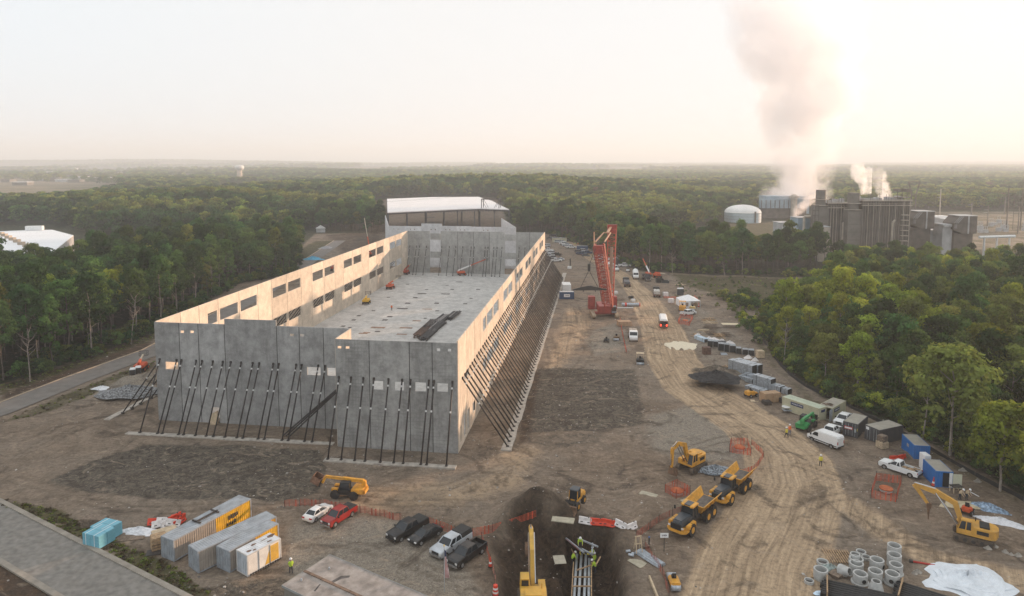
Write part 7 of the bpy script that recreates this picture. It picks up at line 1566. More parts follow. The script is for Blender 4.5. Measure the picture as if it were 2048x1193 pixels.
# ---------------------------------------------------------------- left storage items
BLW = mat('blue_wrap', (.16, .42, .52), .5, .08, 1)
for i, (px, py, lab) in enumerate([(199, 1087, 'light blue wrapped foam bundle, nearer of the two'), (214, 1074, 'light blue wrapped foam bundle, farther of the two')]):
    q = gp(px, py); t = empty('foam_bundle', q, -.35, lab, 'bundle', 'blue foam bundles by the near road'); b = MB()
    for a in range(2):
        for c_ in range(2):
            for k in range(4): b.b2(-1.45 + a * 1.47, -.03 + a * 1.47, -1.2 + c_ * 1.22, -.03 + c_ * 1.2, .15 + k * .42, .15 + k * .42 + .40)
    b.build('sheets', BLW, t); b = MB(); b.b2(-.9, -.84, -1.23, 1.2, .14, 1.84); b.b2(.6, .66, -1.23, 1.2, .14, 1.84); b.build('strap', WHITEP, t); b = MB(); [b.b2(-1.4, 1.4, y - .08, y + .08, 0, .14) for y in (-.8, 0, .8)]; b.build('skid', WOODD, t)
wcrate((190, 1053), (3.2, 1.4, 1.3), 'grey weathered timber crate behind the blue bundles', WOODD, rz=-.1); wcrate((318, 1096), (1.8, 1.6, 1.7), 'tall wooden crate beside the leftmost container', WOOD, rz=.6); wcrate((330, 1080), (3.0, 1.8, 1.3), 'long wooden crate behind the leftmost container', WOODP, rz=.6); sheet(309, 1106, 1.4, 1.9, .3, 'dark square pallet in front of the wooden crates', STEEL)
def crumple(px, py, rx, ry, h, m, lab, cat, name, seed, n=18, rz=0.0):
    q = gp(px, py); rr = np.random.default_rng(seed); b = MB(); vs = []; N_ = 26
    for i in range(n):
        for j in range(N_):
            f = i / (n - 1); a = 2 * math.pi * j / N_; k = 1 + .09 * math.sin(2 * a + seed) + .09 * math.sin(5 * a + seed * 2) * f + .05 * math.sin(9 * a + seed) + rr.normal(0, .05) * f; vs.append((rx * f * k * math.cos(a), ry * f * k * math.sin(a), max(0.02, h * (1 - f ** 1.35) * (1 + .16 * math.sin(3 * a + 4 * f + seed)) * (1 + rr.normal(0, .08)))))
    fs = [(i * N_ + j, i * N_ + (j + 1) % N_, (i + 1) * N_ + (j + 1) % N_, (i + 1) * N_ + j) for i in range(n - 1) for j in range(N_)]; b.add(vs, fs); o = b.build(name, m); o.location = q; o.rotation_euler = (0, 0, rz); tag(o, lab, cat); return o
PLS = mat('plastic_sheeting', (.72, .72, .74), .35, .12, 2); crumple(277, 1065, 2.6, 1.2, .7, PLS, 'crumpled clear plastic sheeting by the heaped barriers', 'plastic', 'plastic_sheeting', 3)
crumple(1935, 1166, 5.6, 4.0, 1.3, mat('white_tarp', (.70, .74, .78), .7, .08, 1), 'large white covered mound at the lower right', 'mound', 'covered_mound', 5, 22); crumple(1362, 692, 4.3, 4.6, .08, mat('cream_sheet', (.70, .62, .46), .8, .05), 'cream coloured sheet spread on the gravel beside the haul road', 'sheet', 'ground_sheet', 7, rz=.3)
crumple(2000, 1046, 3.4, .9, .7, PLS, 'bundle of plastic sheeting and hoses along the right bank', 'plastic', 'plastic_sheeting', 9, rz=-.5); crumple(1975, 1018, 3.0, 1.0, .8, mat('blue_bits', (.25, .34, .45), .5, .5, 3), 'heap of blue and grey scrap along the right bank', 'scrap', 'scrap_heap', 11, rz=-.6); crumple(625, 520, 5.5, 3.0, 1.6, mat('blue_tarp', (.10, .42, .62), .5, .15, 1), 'bright blue tarpaulin heap beyond the left wall', 'tarpaulin', 'tarpaulin_heap', 13); crumple(205, 778, 2.6, 1.0, .6, PLS, 'white plastic bags beside the left road', 'plastic', 'plastic_sheeting', 17)
crumple(652, 497, 3.5, 6, 1.2, mat('rubble_grey', (.33, .33, .35), .8, .3, 2), 'grey rubble heap beside the far left road', 'rubble', 'rubble_heap', 14); crumple(1430, 942, 3.4, 1.7, .9, mat('scrap_metal', (.22, .25, .28), .5, .6, 4), 'pile of grey blue scrap behind the farther dump truck', 'scrap', 'scrap_heap', 15); crumple(1432, 757, 5.5, 4.2, 1.6, mat('coal_black', (.03, .029, .03), .95, .3, 3), 'dark gravel pile beside the haul road', 'gravel pile', 'gravel_pile', 16); crumple(262, 786, 7, 4, 1.5, mat('stone_grey', (.22, .222, .225), .95, .55, 3, bump=.8), 'grey crushed stone pile behind the left braces', 'stone pile', 'stone_pile', 19)
for i, (x, y) in enumerate([(266, 757), (277, 753)]):
    q = at(x, y); t = empty('portable_toilet', q, .4, ('dark portable toilet left of two by the left road', 'dark portable toilet right of two by the left road')[i], 'portable toilet', 'portable toilets by the left road'); MB().frus((-.6, .6, .6, .6), (-.58, .58, .58, .58), 0, 2.15).build('cabin', DGREY, t); MB().frus((-.63, .63, .63, .63), (-.5, .5, .5, .5), 2.15, 2.42).build('roof', WHITEP, t); MB().b2(-.42, .42, -.62, -.59, .15, 2.0).build('door', STEEL, t)
q = at(1358, 590); t = empty('portable_toilet', q, 0, 'portable toilet with a white roof behind the white tent', 'portable toilet'); MB().frus((-.7, 1.6, .6, .6), (-.68, 1.58, .58, .58), 0, 2.3).build('cabin', DGREY, t); MB().frus((-.73, 1.63, .63, .63), (-.5, 1.5, .5, .5), 2.3, 2.6).build('roof', WHITEP, t)
for i, (x, y) in enumerate([(1331, 594), (1342, 607)]): q = at(x, y); t = empty('water_tote', q, 0, ('white caged water tote left of the tent, farther one', 'white caged water tote left of the tent, nearer one')[i], 'tote', 'water totes by the tent'); MB().b2(-.9, .9, -.7, .7, .2, 1.7).build('tank', PLASW, t, bevel=.1); b = MB(); [b.bar((x_, y_, 0), (x_, y_, 1.8), .06) for x_ in (-.95, 0, .95) for y_ in (-.75, .75)]; b.build('cage', GALV, t)
# white tent
q = at(1376, 612); t = empty('white_tent', q, .05, 'white frame tent with a pyramid roof and one arched side window', 'tent'); TW = mat('tent_white', (.82, .82, .82), .6, .04); hw, hh = 3.3, 2.3
MB().add([(-hw, -hw, hh), (hw, -hw, hh), (hw, hw, hh), (-hw, hw, hh), (0, 0, hh + 1.7)], [(0, 1, 4), (1, 2, 4), (2, 3, 4), (3, 0, 4)]).build('roof', TW, t); b = MB(); b.b2(-hw, 0, -hw, -hw + .04, 0, hh); b.b2(-hw, -hw + .04, -hw + .04, hw, 0, hh); b.b2(-hw, hw, hw - .04, hw, 0, hh); b.build('side_wall', TW, t); MB().zprism([(-1.9, -hw - .02), (-.9, -hw - .02), (-.9, -hw), (-1.9, -hw)], .5, 1.8).build('window', mat('tent_window', (.3, .25, .22), .5), t)
[MB().cyl((x, y, 0), (x, y, hh), .06, n=6).build('pole', GALV, t) for x, y in ((hw, -hw), (hw, hw), (0, -hw), (-hw, -hw))]; b = MB(); [b.box((.4 + k * .5, -1 + .3 * (k % 3), .6), (.15, .15, 1.2)) for k in range(6)]; tag(b.build('stored_timber', WOOD), 'timber pieces standing under the open half of the tent', 'timber').location = q

# ---------------------------------------------------------------- manhole rings and black pipes
GP = 'precast manhole rings in the lower right yard'
def ring(px, py, r, h, lab, flange=0.0, cone_=0.0, z=0.0, port=None, tilt=None):
    q = gp(px, py); t = empty('manhole_ring', (q.x, q.y, q.z + z), 0, lab, 'concrete ring', GP); r1 = r * (1 - cone_); b = MB(); pr = [(r * .80, 0.02), (r + flange, 0.0)] + ([(r + flange, .18), (r, .2)] if flange else []) + [(r1, h), (r1 * .80, h), (r * .80, .02)]; b.lathe(pr, 28); b.build('ring', CONC, t, bevel=0)
    if port:
        for a in port: MB().cyl((math.cos(a) * r * .99, math.sin(a) * r * .99, h * .5), (math.cos(a) * (r + .03), math.sin(a) * (r + .03), h * .5), .25, n=12).build('pipe_port', BLACKP, t)
    MB().cyl((0, 0, .03), (0, 0, .06), r * .79, n=20).build('inner_floor', mat('ring_floor', (.12, .11, .1), .9), t)
    if tilt: t.rotation_euler = tilt
    return t
R0 = .82
ring(1787.7, 1113, R0, 1.5, 'tallest looking ring at the far right of the manhole group'); ring(1787.7, 1132, R0, 1.5, 'ring directly in front of the farthest right ring'); ring(1791, 1148, R0 * .95, 1.25, 'flanged ring at the right edge of the manhole group', .12, port=(-1.9,)); ring(1784, 1167, R0, 1.25, 'flanged ring with two round ports at the lower right of the group', .12, port=(-2.2, -1.3)); ring(1709.5, 1128, .82, 1.3, 'ring with a smaller top at the back left of the group', cone_=.28); ring(1712, 1135, R0, 1.2, 'ring just in front of the tapered back one'); ring(1712, 1146, R0, 1.3, 'flanged ring at the left of the group, second row', .2); ring(1720, 1166, R0, 1.2, 'flanged ring with one port in the front row', .2, port=(-1.5,)); ring(1753, 1139, R0, 1.3, 'ring with a black pipe port in the centre of the group', port=(-.9,)); ring(1750, 1162, R0, 1.3, 'plain ring in the centre of the group, nearer one'); ring(1752, 1181, .85, 1.15, 'tapered cone section in the front row', cone_=.38); ring(1641, 1157, R0, 1.2, 'single ring at the left by the wooden pallets'); ring(1618, 1166, .55, .35, 'low thick ring lying at the far left by the black pipes'); ring(1732, 1118, .55, .3, 'low ring lying behind the group'); ring(1722, 1107, .6, .3, 'dark low ring at the back of the group'); ring(1682, 1150, .8, 1.2, 'pale cone section lying on its side by the rust coloured grating', cone_=.4, tilt=(.9, .9, 0), z=.5); ring(1645, 1128, .7, .35, 'dark hoop standing behind the pallet')
q = gp(1676, 1115); t = empty('timber_grating', q, -.1, 'wide slatted timber grating lying behind the manhole rings', 'grating'); [MB().b2(-1.5 + k * .3, -1.38 + k * .3, -1.5, 1.5, .1, .2).build('slat', WOOD, t) for k in range(11)]; [MB().b2(-1.6, 1.7, y, y + .15, 0, .1).build('bearer', WOODD, t) for y in (-1.2, 1.1)]
sheet(1673, 1152, 1.3, 1.6, .4, 'brown ribbed board stack beside the cone section', WOODD, n=5); sheet(1624, 1147, .3, 2.0, 1.2, 'brown plank left of the single ring', WOOD)
crumple(1660, 1138, 1.2, .8, .6, mat('grey_green_pipe', (.30, .36, .34), .4, .4, 3), 'grey green pipe fittings beside the single ring', 'pipe fittings', 'pipe_fittings', 23)
for (p0, p1, n_, lab) in (((1645, 1168), (1765, 1192), 7, 'long black pipes stacked in front of the manhole rings'), ((1795, 1172), (1900, 1204), 8, 'long black pipes stacked right of the manhole rings')):
    a, b_ = gp(*p0), gp(*p1); ang = math.atan2(b_.y - a.y, b_.x - a.x); t = empty('pipe_stack', a, ang, lab, 'pipe stack', 'black pipe stacks in the lower right yard'); L_ = (b_ - a).length + 2
    for k in range(n_):
        for j in range(2): MB().cyl((rj.uniform(-.3, .2), -k * .45 - j * .22, .22 + j * .38), (L_ + rj.uniform(-.3, .3), -k * .45 - j * .22, .22 + j * .38), .2, n=10).build('pipe', BLACKP, t, smooth=True)
    [MB().b2(x, x + .15, -n_ * .45, .5, 0, 1.0).build('stake', WOOD, t) for x in (.4,)]
crumple(1651, 1188, 1.3, .6, .4, mat('sky_blue_plastic', (.55, .68, .80), .5, .2, 2), 'pale blue plastic scraps on the black pipes', 'plastic', 'plastic_sheeting', 27); q = gp(1822, 1125); t = empty('steel_jack', q, -.35, 'red steel jack lying by the white mound', 'jack'); MB().cyl((0, 0, .15), (2.6, 0, .15), .12, n=8).build('tube', mat('jack_red', (.4, .03, .02), .6), t); MB().box((0, 0, .15), (.4, .4, .3)).build('head', STEEL, t)

# ---------------------------------------------------------------- material yard by the right wood
def bundle(px, py, L_, W_, H_, rz, lab, m=GALV, grp='galvanised tube bundles in the yard', hollow=True, z=0.0):
    q = at(px, py); t = empty('tube_bundle', (q.x, q.y, z), rz, lab, 'tube bundle', grp); b = MB(); ny = max(2, int(W_ / .28)); nz_ = max(1, int(H_ / .28))
    for i in range(ny):
        for k in range(nz_): y = -W_ / 2 + (i + .5) * W_ / ny; z_ = .1 + (k + .5) * H_ / nz_; b.b2(-L_ / 2, L_ / 2, y - W_ / ny * .45, y + W_ / ny * .45, z_ - H_ / nz_ * .45, z_ + H_ / nz_ * .45)
    b.build('tubes', m, t); b = MB(); [b.b2(s * L_ / 2 - .01, s * L_ / 2 + .01, -W_ / 2 + .04, W_ / 2 - .04, .14, H_ + .06) for s in (1, -1)]; b.build('dark_ends', BLACKP, t); b = MB(); [b.b2(x - .03, x + .03, -W_ / 2 - .02, W_ / 2 + .02, .06, H_ + .13) for x in (-L_ * .3, L_ * .3)]; b.build('strap', BLACKP, t); b = MB(); [b.b2(x - .08, x + .08, -W_ / 2, W_ / 2, 0, .08) for x in (-L_ * .35, L_ * .35)]; b.build('skid', WOODD, t); return t
BX = [(1420, 695, 2.2, 1.3, 1.9, 1.3, 'first grey bundle of the long row, beside the rusty cabinet'), (1431, 694, 2.0, 1.2, 1.6, 1.3, 'second grey bundle of the long row'), (1442, 701, 2.0, 1.5, 1.9, 1.3, 'third grey bundle of the long row, the tallest'), (1453, 703, 2.0, 1.2, 2.0, 1.3, 'fourth grey bundle of the long row with a white cap'), (1465, 704, 2.2, 1.5, 1.8, 1.3, 'fifth grey bundle of the long row'), (1477, 707, 2.0, 1.3, 1.5, 1.3, 'sixth grey bundle of the long row'), (1490, 709, 2.0, 1.3, 1.4, 1.3, 'seventh grey bundle of the long row'), (1502, 711, 2.0, 1.4, 1.5, 1.3, 'last grey bundle at the right end of the long row')]
for px, py, L_, W_, H_, rz, lab in BX: bundle(px, py, L_, W_, H_, rz, lab)
bundle(1434, 690, 4.6, 1.0, 1.0, .0, 'long dark bundle lying behind the grey row', DGREY); bundle(1403, 682, 4.6, 1.6, 1.0, -1.2, 'pale blue wrapped slab stack left of the grey row', mat('pale_blue_wrap', (.50, .62, .72), .5, .05)); q = at(1413, 704); wcrate((1413, 709), (2.0, 1.4, 1.9), 'rusty brown cabinet at the left end of the grey row', mat('rusty_cabinet', (.13, .07, .05), .8, .3), slat=False, rz=.05)
HV = -.95
for px, py, L_, W_, H_, lab in [(1484, 752, 6.5, 1.8, 3.2, 'tallest tube stack, left of the two high ones'), (1496, 749, 6.5, 1.8, 3.0, 'tall tube stack, right of the two high ones'), (1495, 763, 3.6, 1.9, 1.0, 'low pale tube bundle in front of the two high stacks'), (1506, 763, 3.6, 1.9, 1.5, 'medium tube bundle right of the low pale one'), (1528, 775, 4.5, 1.9, 2.4, 'tall tube stack behind the boxed pallets'), (1513, 782, 4.6, 2.0, .7, 'flat silver tube bundle left of the boxed pallets'), (1550, 782, 3.6, 2.0, 1.4, 'silver tube bundle beside the silt fence, left one'), (1566, 786, 3.2, 1.6, 1.2, 'silver tube bundle beside the silt fence, right one')]: bundle(px, py, L_, W_, H_, HV, lab)
rt2 = random.Random(31)
def lumber(px, py, lab, n_=8, L_=4.0, m=WOOD, sp=1.2, z=0.0):
    q = at(px, py); t = MB()
    for k in range(n_): t.box((rt2.uniform(-.5, .5), rt2.uniform(-sp, sp), .12 + .16 * (k // 3)), (L_ * rt2.uniform(.6, 1), .22, .12), rz=rt2.uniform(-.25, .25) + (1.57 if k % 4 == 3 else 0))
    o = t.build('timber_stack', m); o.location = (q.x, q.y, z); tag(o, lab, 'timber', 'timber stacks in the yard'); return o
lumber(1419, 641, 'tan timber stack at the top of the yard, rear one', 9, 5); lumber(1420, 647, 'pale timber stack at the top of the yard, front one', 9, 5, WOODP); lumber(1424, 657, 'weathered planks heaped in the middle of the timber yard', 14, 5, WOODD, 2.2); lumber(1407, 664, 'light boards at the left of the timber yard', 10, 4, WOODP, 1.6); lumber(1420, 668, 'brown crates and boards in the middle of the yard', 14, 4, WOODD, 2); lumber(1440, 674, 'dark slatted pallets behind the white wraps', 12, 3.6, WOOD, 1.6); lumber(1452, 672, 'pallet stack at the right of the timber yard', 14, 3.0, WOODD, 1.4); lumber(1393, 672, 'brown planks around the white wrapped packs at the left', 8, 3.2, WOOD, 1.2)
lumber(1455, 737, 'long tan beams left of the high tube stacks', 6, 6, WOOD, .9); lumber(1466, 741, 'open timber crate left of the high tube stacks', 8, 3, WOODP, .8); lumber(1362, 570, 'timber lengths in the verge beyond the tent', 4, 5, WOODP, .8); lumber(1240, 600, 'timber and debris right of the crane', 6, 4, WOODD, 1.4)
for i, (px, py, w_) in enumerate([(1396, 673, 1.8), (1418, 679, 1.6), (1428, 681, 2.6), (1443, 685, 2.2), (1459, 688, 2.2), (1496, 717, 1.6), (1510, 722, 1.2)]): crumple(px, py, w_ * .7, w_ * .5, .8, PLASW, ('white wrapped pack at the left of the yard', 'small white wrapped pack beside the left one', 'wide white wrapped pack in the yard centre', 'white wrapped pack right of the wide one', 'white wrapped pack at the right end of the timber', 'white box below the last grey bundle', 'small pale pack right of the white box')[i], 'pack', 'wrapped_pack', 40 + i, 8)
wcrate((1520, 716), (1.7, 1.5, 1.9), 'tan wrapped pallet alone at the right end of the yard', WOODP, slat=False, rz=.1); sheet(1448, 710, 1.6, 2.2, 1.3, 'corrugated silver sheets in front of the grey row', GALV, n=3); wcrate((1567, 806), (1.5, 1.5, 1.0), 'dark bin with scrap at the corner of the tan container', STEEL, rz=.4); sheet(1573, 815, 1.2, 1.6, .2, 'white tray on the ground by the tan container', WHITEP)
q = at(1572, 823); t = empty('spool_table', q, 0, 'white round table top with stacked trays by the tan container', 'table'); MB().cyl((0, 0, .9), (0, 0, 1.0), .8, n=16).build('top', WHITEP, t); MB().cyl((0, 0, 0), (0, 0, .9), .1, n=8).build('leg', GALV, t); MB().box((.1, -.2, .35), (1.6, 1.2, .12)).build('shelf', GALV, t)
for i, (px, py, lab) in enumerate([(1319, 565, 'black open bin beyond the flatbeds, left one'), (1330, 566, 'low grey bin beyond the flatbeds, right one')]):
    q = at(px, py); t = empty('waste_bin', q, 0, lab, 'waste bin', 'waste bins beyond the flatbeds'); b = MB(); [b.box(c_, s_) for c_, s_ in (((0, -1, .8 - i * .3), (2.9, .1, 1.6 - i * .6)), ((0, 1, .8 - i * .3), (2.9, .1, 1.6 - i * .6)), ((-1.4, 0, .8 - i * .3), (.1, 1.9, 1.6 - i * .6)), ((1.4, 0, .8 - i * .3), (.1, 1.9, 1.6 - i * .6)), ((0, 0, .1), (2.7, 1.9, .1)))]; b.build('tub', BLACKP if not i else DGREY, t)
# scattered bits beside the crane
for i, (px, py, w_, m, lab) in enumerate([(1222, 593, 1.4, WHITEP, 'white tub right of the crane counterweight'), (1232, 588, 1.2, PLASW, 'white pack behind the tub at the crane'), (1262, 598, 1.5, BLACKP, 'black generator right of the crane'), (1266, 604, 1.3, WHITEP, 'white tank beside the black generator')]): wcrate((px, py), (w_, w_ * .8, 1.0), lab, m, slat=False)
q = at(1262, 613); t = empty('tool_trailer', q, .0, 'silver and red roller tube lying right of the crane', 'roller'); MB().cyl((-3.2, 0, .6), (3.0, 0, .6), .6, n=14).build('tube', GALV, t); MB().cyl((-2.2, 0, .6), (-1.5, 0, .6), .63, n=14).build('red_band', PLASR, t); MB().cyl((2.8, 0, .6), (3.1, 0, .6), .63, n=14).build('red_band', PLASR, t)
tag(MB().box((0, 0, .2), (6, .4, .3)).build('steel_beam', WHITEP), 'white beam on the ground right of the crane', 'beam').location = at(1249, 617)
# generic debris as countable stones and boards near the right bank
for i, (px, py, s_) in enumerate([(1976, 1098, .5), (1989, 1094, .5), (2010, 1105, .45), (2036, 1112, .5), (1955, 962 + 2, .6), (1925, 942, .6), (2022, 1110, .35), (1836, 1145, .5), (1829, 1148, .4)]): crumple(px, py, s_, s_ * .8, s_ * .8, mat('boulder', (.32, .29, .25), .9, .2, 2), f'pale boulder {("below the right excavator, left one", "below the right excavator, middle one", "near the lower right edge", "at the right edge, the largest", "against the silt fence, right one", "against the silt fence, left one", "small, near the right edge", "left of the white mound", "small, left of the white mound")[i]}', 'boulder', 'boulder', 60 + i, 6)
tag(MB().bar(at(1936, 983) + Vector((0, 0, .1)), at(1958, 995) + Vector((0, 0, .1)), .1).build('white_pole', WHITEP), 'thin white pole lying on the right bank', 'pole')
t = empty('work_table', at(1912, 985), .1, 'timber work table with a dark top by the lower blue container', 'table'); MB().b2(-.8, .8, -.5, .5, .95, 1.05).build('top', STEEL, t); [MB().b2(x - .05, x + .05, y - .05, y + .05, 0, .95).build('leg', WOODP, t) for x in (-.7, .7) for y in (-.4, .4)]
for i, (px, py) in enumerate([(1919, 1000), (1932, 1000)]): person(at(px, py), -1.0, WOODP, JN, label=('worker in a tan shirt at the work table, left one', 'worker in a tan shirt at the work table, right one')[i], pose='stoop')
crumple(1915, 1012, 3.2, 1.6, .35, mat('sawdust', (.50, .42, .28), .95, .15), 'pale sand heap in front of the two workers at the right', 'sand', 'sand_heap', 77)

# ---------------------------------------------------------------- far parked cars
CARS = {'pw': pickup(WHITEP), 'sd': sedan(PG), 'sv': suv(PS)}
first = set(); col = {'w': PW, 'b': PB, 's': PS, 'g': PG, 'bl': PBL, 'r': PR}; cn = dict(w='white', b='black', s='silver', g='grey', bl='dark blue', r='red'); kn = dict(pw='pickup truck', sd='car', sv='car')
CL = [(1093, 494, 'sv', 'w', 'L'), (1100, 478, 'sd', 'g', 'L'), (1106, 474, 'sv', 'b', 'L'), (1111, 472, 'sd', 'g', 'L'), (1096, 503, 'pw', 'b', 'L'), (1101, 508, 'sv', 's', 'L'), (1098, 514, 'pw', 's', 'L'), (1106, 517, 'sd', 'b', 'L'), (1113, 512, 'pw', 'b', 'L'), (1112, 524, 'pw', 'w', 'M'), (1120, 521, 'sd', 's', 'L'), (1104, 522, 'sv', 'g', 'L'),
      (1110, 480, 'pw', 'g', 'R'), (1117, 486, 'sv', 's', 'R'), (1125, 485, 'sd', 'w', 'R'), (1128, 490, 'pw', 'w', 'R'), (1134, 493, 'pw', 's', 'R'), (1138, 496, 'sv', 'w', 'R'), (1143, 497, 'pw', 'w', 'R'), (1130, 483, 'sv', 'b', 'R'), (1122, 480, 'sd', 's', 'R'), (1158, 506, 'sv', 'g', 'R'), (1163, 510, 'pw', 'bl', 'R'), (1168, 504, 'sv', 's', 'R'), (1174, 508, 'pw', 'bl', 'R'), (1172, 513, 'sd', 'g', 'R'),
      (1196, 520, 'sv', 's', 'R'), (1204, 517, 'pw', 's', 'R'), (1212, 523, 'sv', 'w', 'R'), (1216, 527, 'pw', 'w', 'R'), (1226, 522, 'sv', 's', 'R'), (1233, 528, 'pw', 's', 'R'), (1229, 516, 'pw', 'w', 'R'), (1249, 534, 'pw', 'w', 'M'), (1262, 533, 'sd', 'bl', 'M'), (1274, 534, 'pw', 'b', 'M'), (1240, 521, 'sv', 'b', 'R')]
for i, (px, py, k, c_, g) in enumerate(CL):
    base_ = CARS[k]; lab = f"{cn[c_]} {dict(pw='pickup truck', sd='sedan', sv='sport utility car')[k]}, {ordw(i + 1) if g == 'L' else ordw(i - 11) if g == 'R' or i > 11 else 'first'} in the {'line left of the far haul road' if i < 12 else 'line right of the far haul road'}"
    rz = {'L': 2.8, 'R': -.3, 'M': .1}[g] + rj.uniform(-.15, .15)
    if k not in first: first.add(k); o = base_; o.location = at(px, py); o.rotation_euler = (0, 0, rz); tag(o, lab); [setattr(ch.material_slots[0], 'material', col[c_]) if False else None for ch in kids(o)]
    else: o = dup(base_, at(px, py), rz, lab, paint=col[c_])
    o['category'] = kn[k]; o['group'] = 'cars and pickups parked along the far haul road'; o['label'] = lab
for px, py, L_, m, lab in ((1119, 485, 9, TAN_, 'long grey green container behind the far parked cars'), (1165, 502, 6, MATS['container_navy'], 'navy container among the far parked cars'), (1243, 530, 7, DKC, 'black container at the end of the far parked cars'), (1225, 526, 6, WHITEP, 'white trailer among the parked cars behind the crane')):
    t = container(L_, m, GR if m is not DKC else DKC, doors=False); q = at(px, py); t.location = (q.x - L_ / 2, q.y, 0); tag(t, lab, 'container')
t = empty('pump_unit', at(1139, 538), 0, 'small red and white unit with an upright pipe in the far yard', 'machine'); MB().box((0, 0, .6), (1.8, 1.4, 1.2)).build('body', WHITEP, t, bevel=.1); MB().cyl((.3, 0, 1.2), (.3, 0, 4.8), .25, n=8).build('pipe', BLACKP, t)

# ================================================================ BACKGROUND
def w2(px, py, Y): return atd(px, py, Y)
PLG = mat('plant_grey', (.18, .16, .138), .7, .2, .2); PLD = mat('plant_dark', (.125, .105, .088), .7, .25, .3); PLL = mat('plant_pale', (.42, .42, .42), .6, .15, .3); PLT = mat('plant_pipe', (.46, .40, .33), .6, .15, .5); PLB = mat('tower_bluegrey', (.30, .38, .44), .6, .12, .2)
def boxpx(b, x0, x1, y0, y1, Y, dep, mi=0, zmin=None):
    a, c = w2(x0, y0, Y), w2(x1, y1, Y); z1, z0 = a.z, (c.z if zmin is None else zmin); b.b2(a.x, c.x, Y, Y + dep, z0, z1, mi); return a, c
def stack_unit(xs_, ys_, body, Y, lab, lab2):
    t = empty('exhaust_stack', (w2(sum(xs_) / 2, 420, Y).x, Y + 4, 0), 0, lab, 'chimney', 'exhaust stacks of the power plant'); r = (w2(xs_[1], 400, Y).x - w2(xs_[0], 400, Y).x) / 2; z1 = w2(xs_[0], ys_[0], Y).z; z2 = w2(xs_[0], ys_[1], Y).z
    MB().cyl((0, 0, z2), (0, 0, z1), r, n=20).build('flue', PLG, t, smooth=False); MB().b2(-r * 1.35, r * 1.35, -r, r * 1.5, 0, z2).build('lower_casing', PLG, t)
    for f in (.38, .0): z = z2 + (z1 - z2) * f; b = MB(); b.lathe([(r * 1.05, z), (r * 1.55, z), (r * 1.55, z + .25), (r * 1.05, z + .25)], 16); b.build('platform', PLT, t)
    b = MB(); [b.b2(-r * 1.36, r * 1.36, -r - .08, -r - .02, z, z + .3) for z in (6, 10, 14, 18, z2 - .5)]; b.build('casing_band', PLD, t); MB().lathe([(r, z1), (r * .93, z1), (r * .93, z1 - 1.5)], 20).build('rim', PLD, t); return t
stack_unit((1638, 1657), (381, 412), None, 350, 'left exhaust stack of the power plant', ''); stack_unit((1703, 1725), (387, 421), None, 345, 'right exhaust stack of the power plant', '')
rp = random.Random(17)
def hrsg(x0, x1, ytop, Y, lab):
    a, c = w2(x0, ytop, Y), w2(x1, ytop, Y); t = empty('boiler_block', (a.x, Y, 0), 0, lab, 'power block', 'steam generator blocks of the power plant'); W = c.x - a.x; H = a.z; MB().b2(0, W, 0, 14, 0, H - 1).build('casing', PLD, t)
    b = MB(); n = int(W / 1.3)
    for i in range(n + 1): x = W * i / n; b.b2(x - .18, x + .18, -.5, .0, 0, H - .6)
    b.build('steel_ribs', PLG, t); b = MB(); [b.b2(-.5, W + .5, -1.2, .2, z, z + .35) for z in (H - 3.2, H - .9)]; b.b2(-.4, W + .4, -1.2, -1.1, H - .2, H); b.b2(-.4, W + .4, -1.2, -1.1, H - 2.1, H - 2.0); b.build('walkway', PLT, t)
    b = MB()
    for k in range(int(W / 2.2)): x = .6 + k * 2.2 + rp.uniform(-.4, .4); b.b2(x, x + rp.uniform(.4, 1.6), 1 + rp.uniform(0, 5), 7 + rp.uniform(0, 3), H - 1, H + rp.uniform(-.3, 1.4))
    b.build('roof_machinery', PLL, t); b = MB(); [b.cyl((x, 2, H - 1), (x, 2, H + rp.uniform(1, 3.2)), .12, n=5) for x in [rp.uniform(0, W) for _ in range(int(W / 2.5))]]; b.build('vent_pipes', PLG, t)
    b = MB(); [b.cyl((x, -.8, 0), (x, -.8, H - 2), .13, n=5) for x in [W * f for f in (.1, .22, .35, .55, .68)]]; b.cyl((W * .62, -1.2, 0), (W * .62, -1.2, H * .62), .5, n=8); b.cyl((W * .62, -1.2, H * .62), (W * .62 + 1.5, -.6, H * .66), .5, n=8); b.build('pipe_runs', PLT, t); return t, W, H
hrsg(1657, 1703, 404, 352, 'left steam generator block between the two stacks'); t, W, H = hrsg(1726, 1821, 399, 346, 'right steam generator block with a tiered stair tower')
b = MB(); [b.b2(W * .80, W * .93, -3.0, -.6, z, z + .3) for z in [2 + 2.6 * k for k in range(9)]]; [b.b2(W * f - .12, W * f + .12, -3.0, -2.8, 0, H - 1) for f in (.80, .93)]; b.build('stair_tower', PLT, t)
b = MB(); [b.b2(W * (.72 + .1 * k), W * (.72 + .1 * k) + .2, 0, .2, H, H + 4.2) for k in range(4)]; b.b2(W * .7, W * 1.03, 0, .3, H + 3.6, H + 3.9); b.b2(W * .7, W * 1.03, 0, 6, H + .6, H + .9); b.b2(W * .74, W * .82, 1, 5, H + 3.9, H + 5.2); b.b2(W * .92, W * 1.0, 1, 5, H + 3.9, H + 5.2); b.build('roof_frame', PLG, t)
t = empty('pipe_rack', (w2(1625, 430, 345).x, 345, 0), 0, 'open steel pipe rack left of the left exhaust stack', 'pipe rack'); b = MB(); z1 = w2(1625, 412, 345).z; [b.b2(x, x + .25, 0, .25, 0, z1) for x in (0, 1.2, 3.0)]; [b.b2(0, 3.2, 0, .25, z, z + .25) for z in (z1, z1 - 2.5, z1 - 5, z1 - 8, z1 - 11)]; b.build('frame', PLD, t)
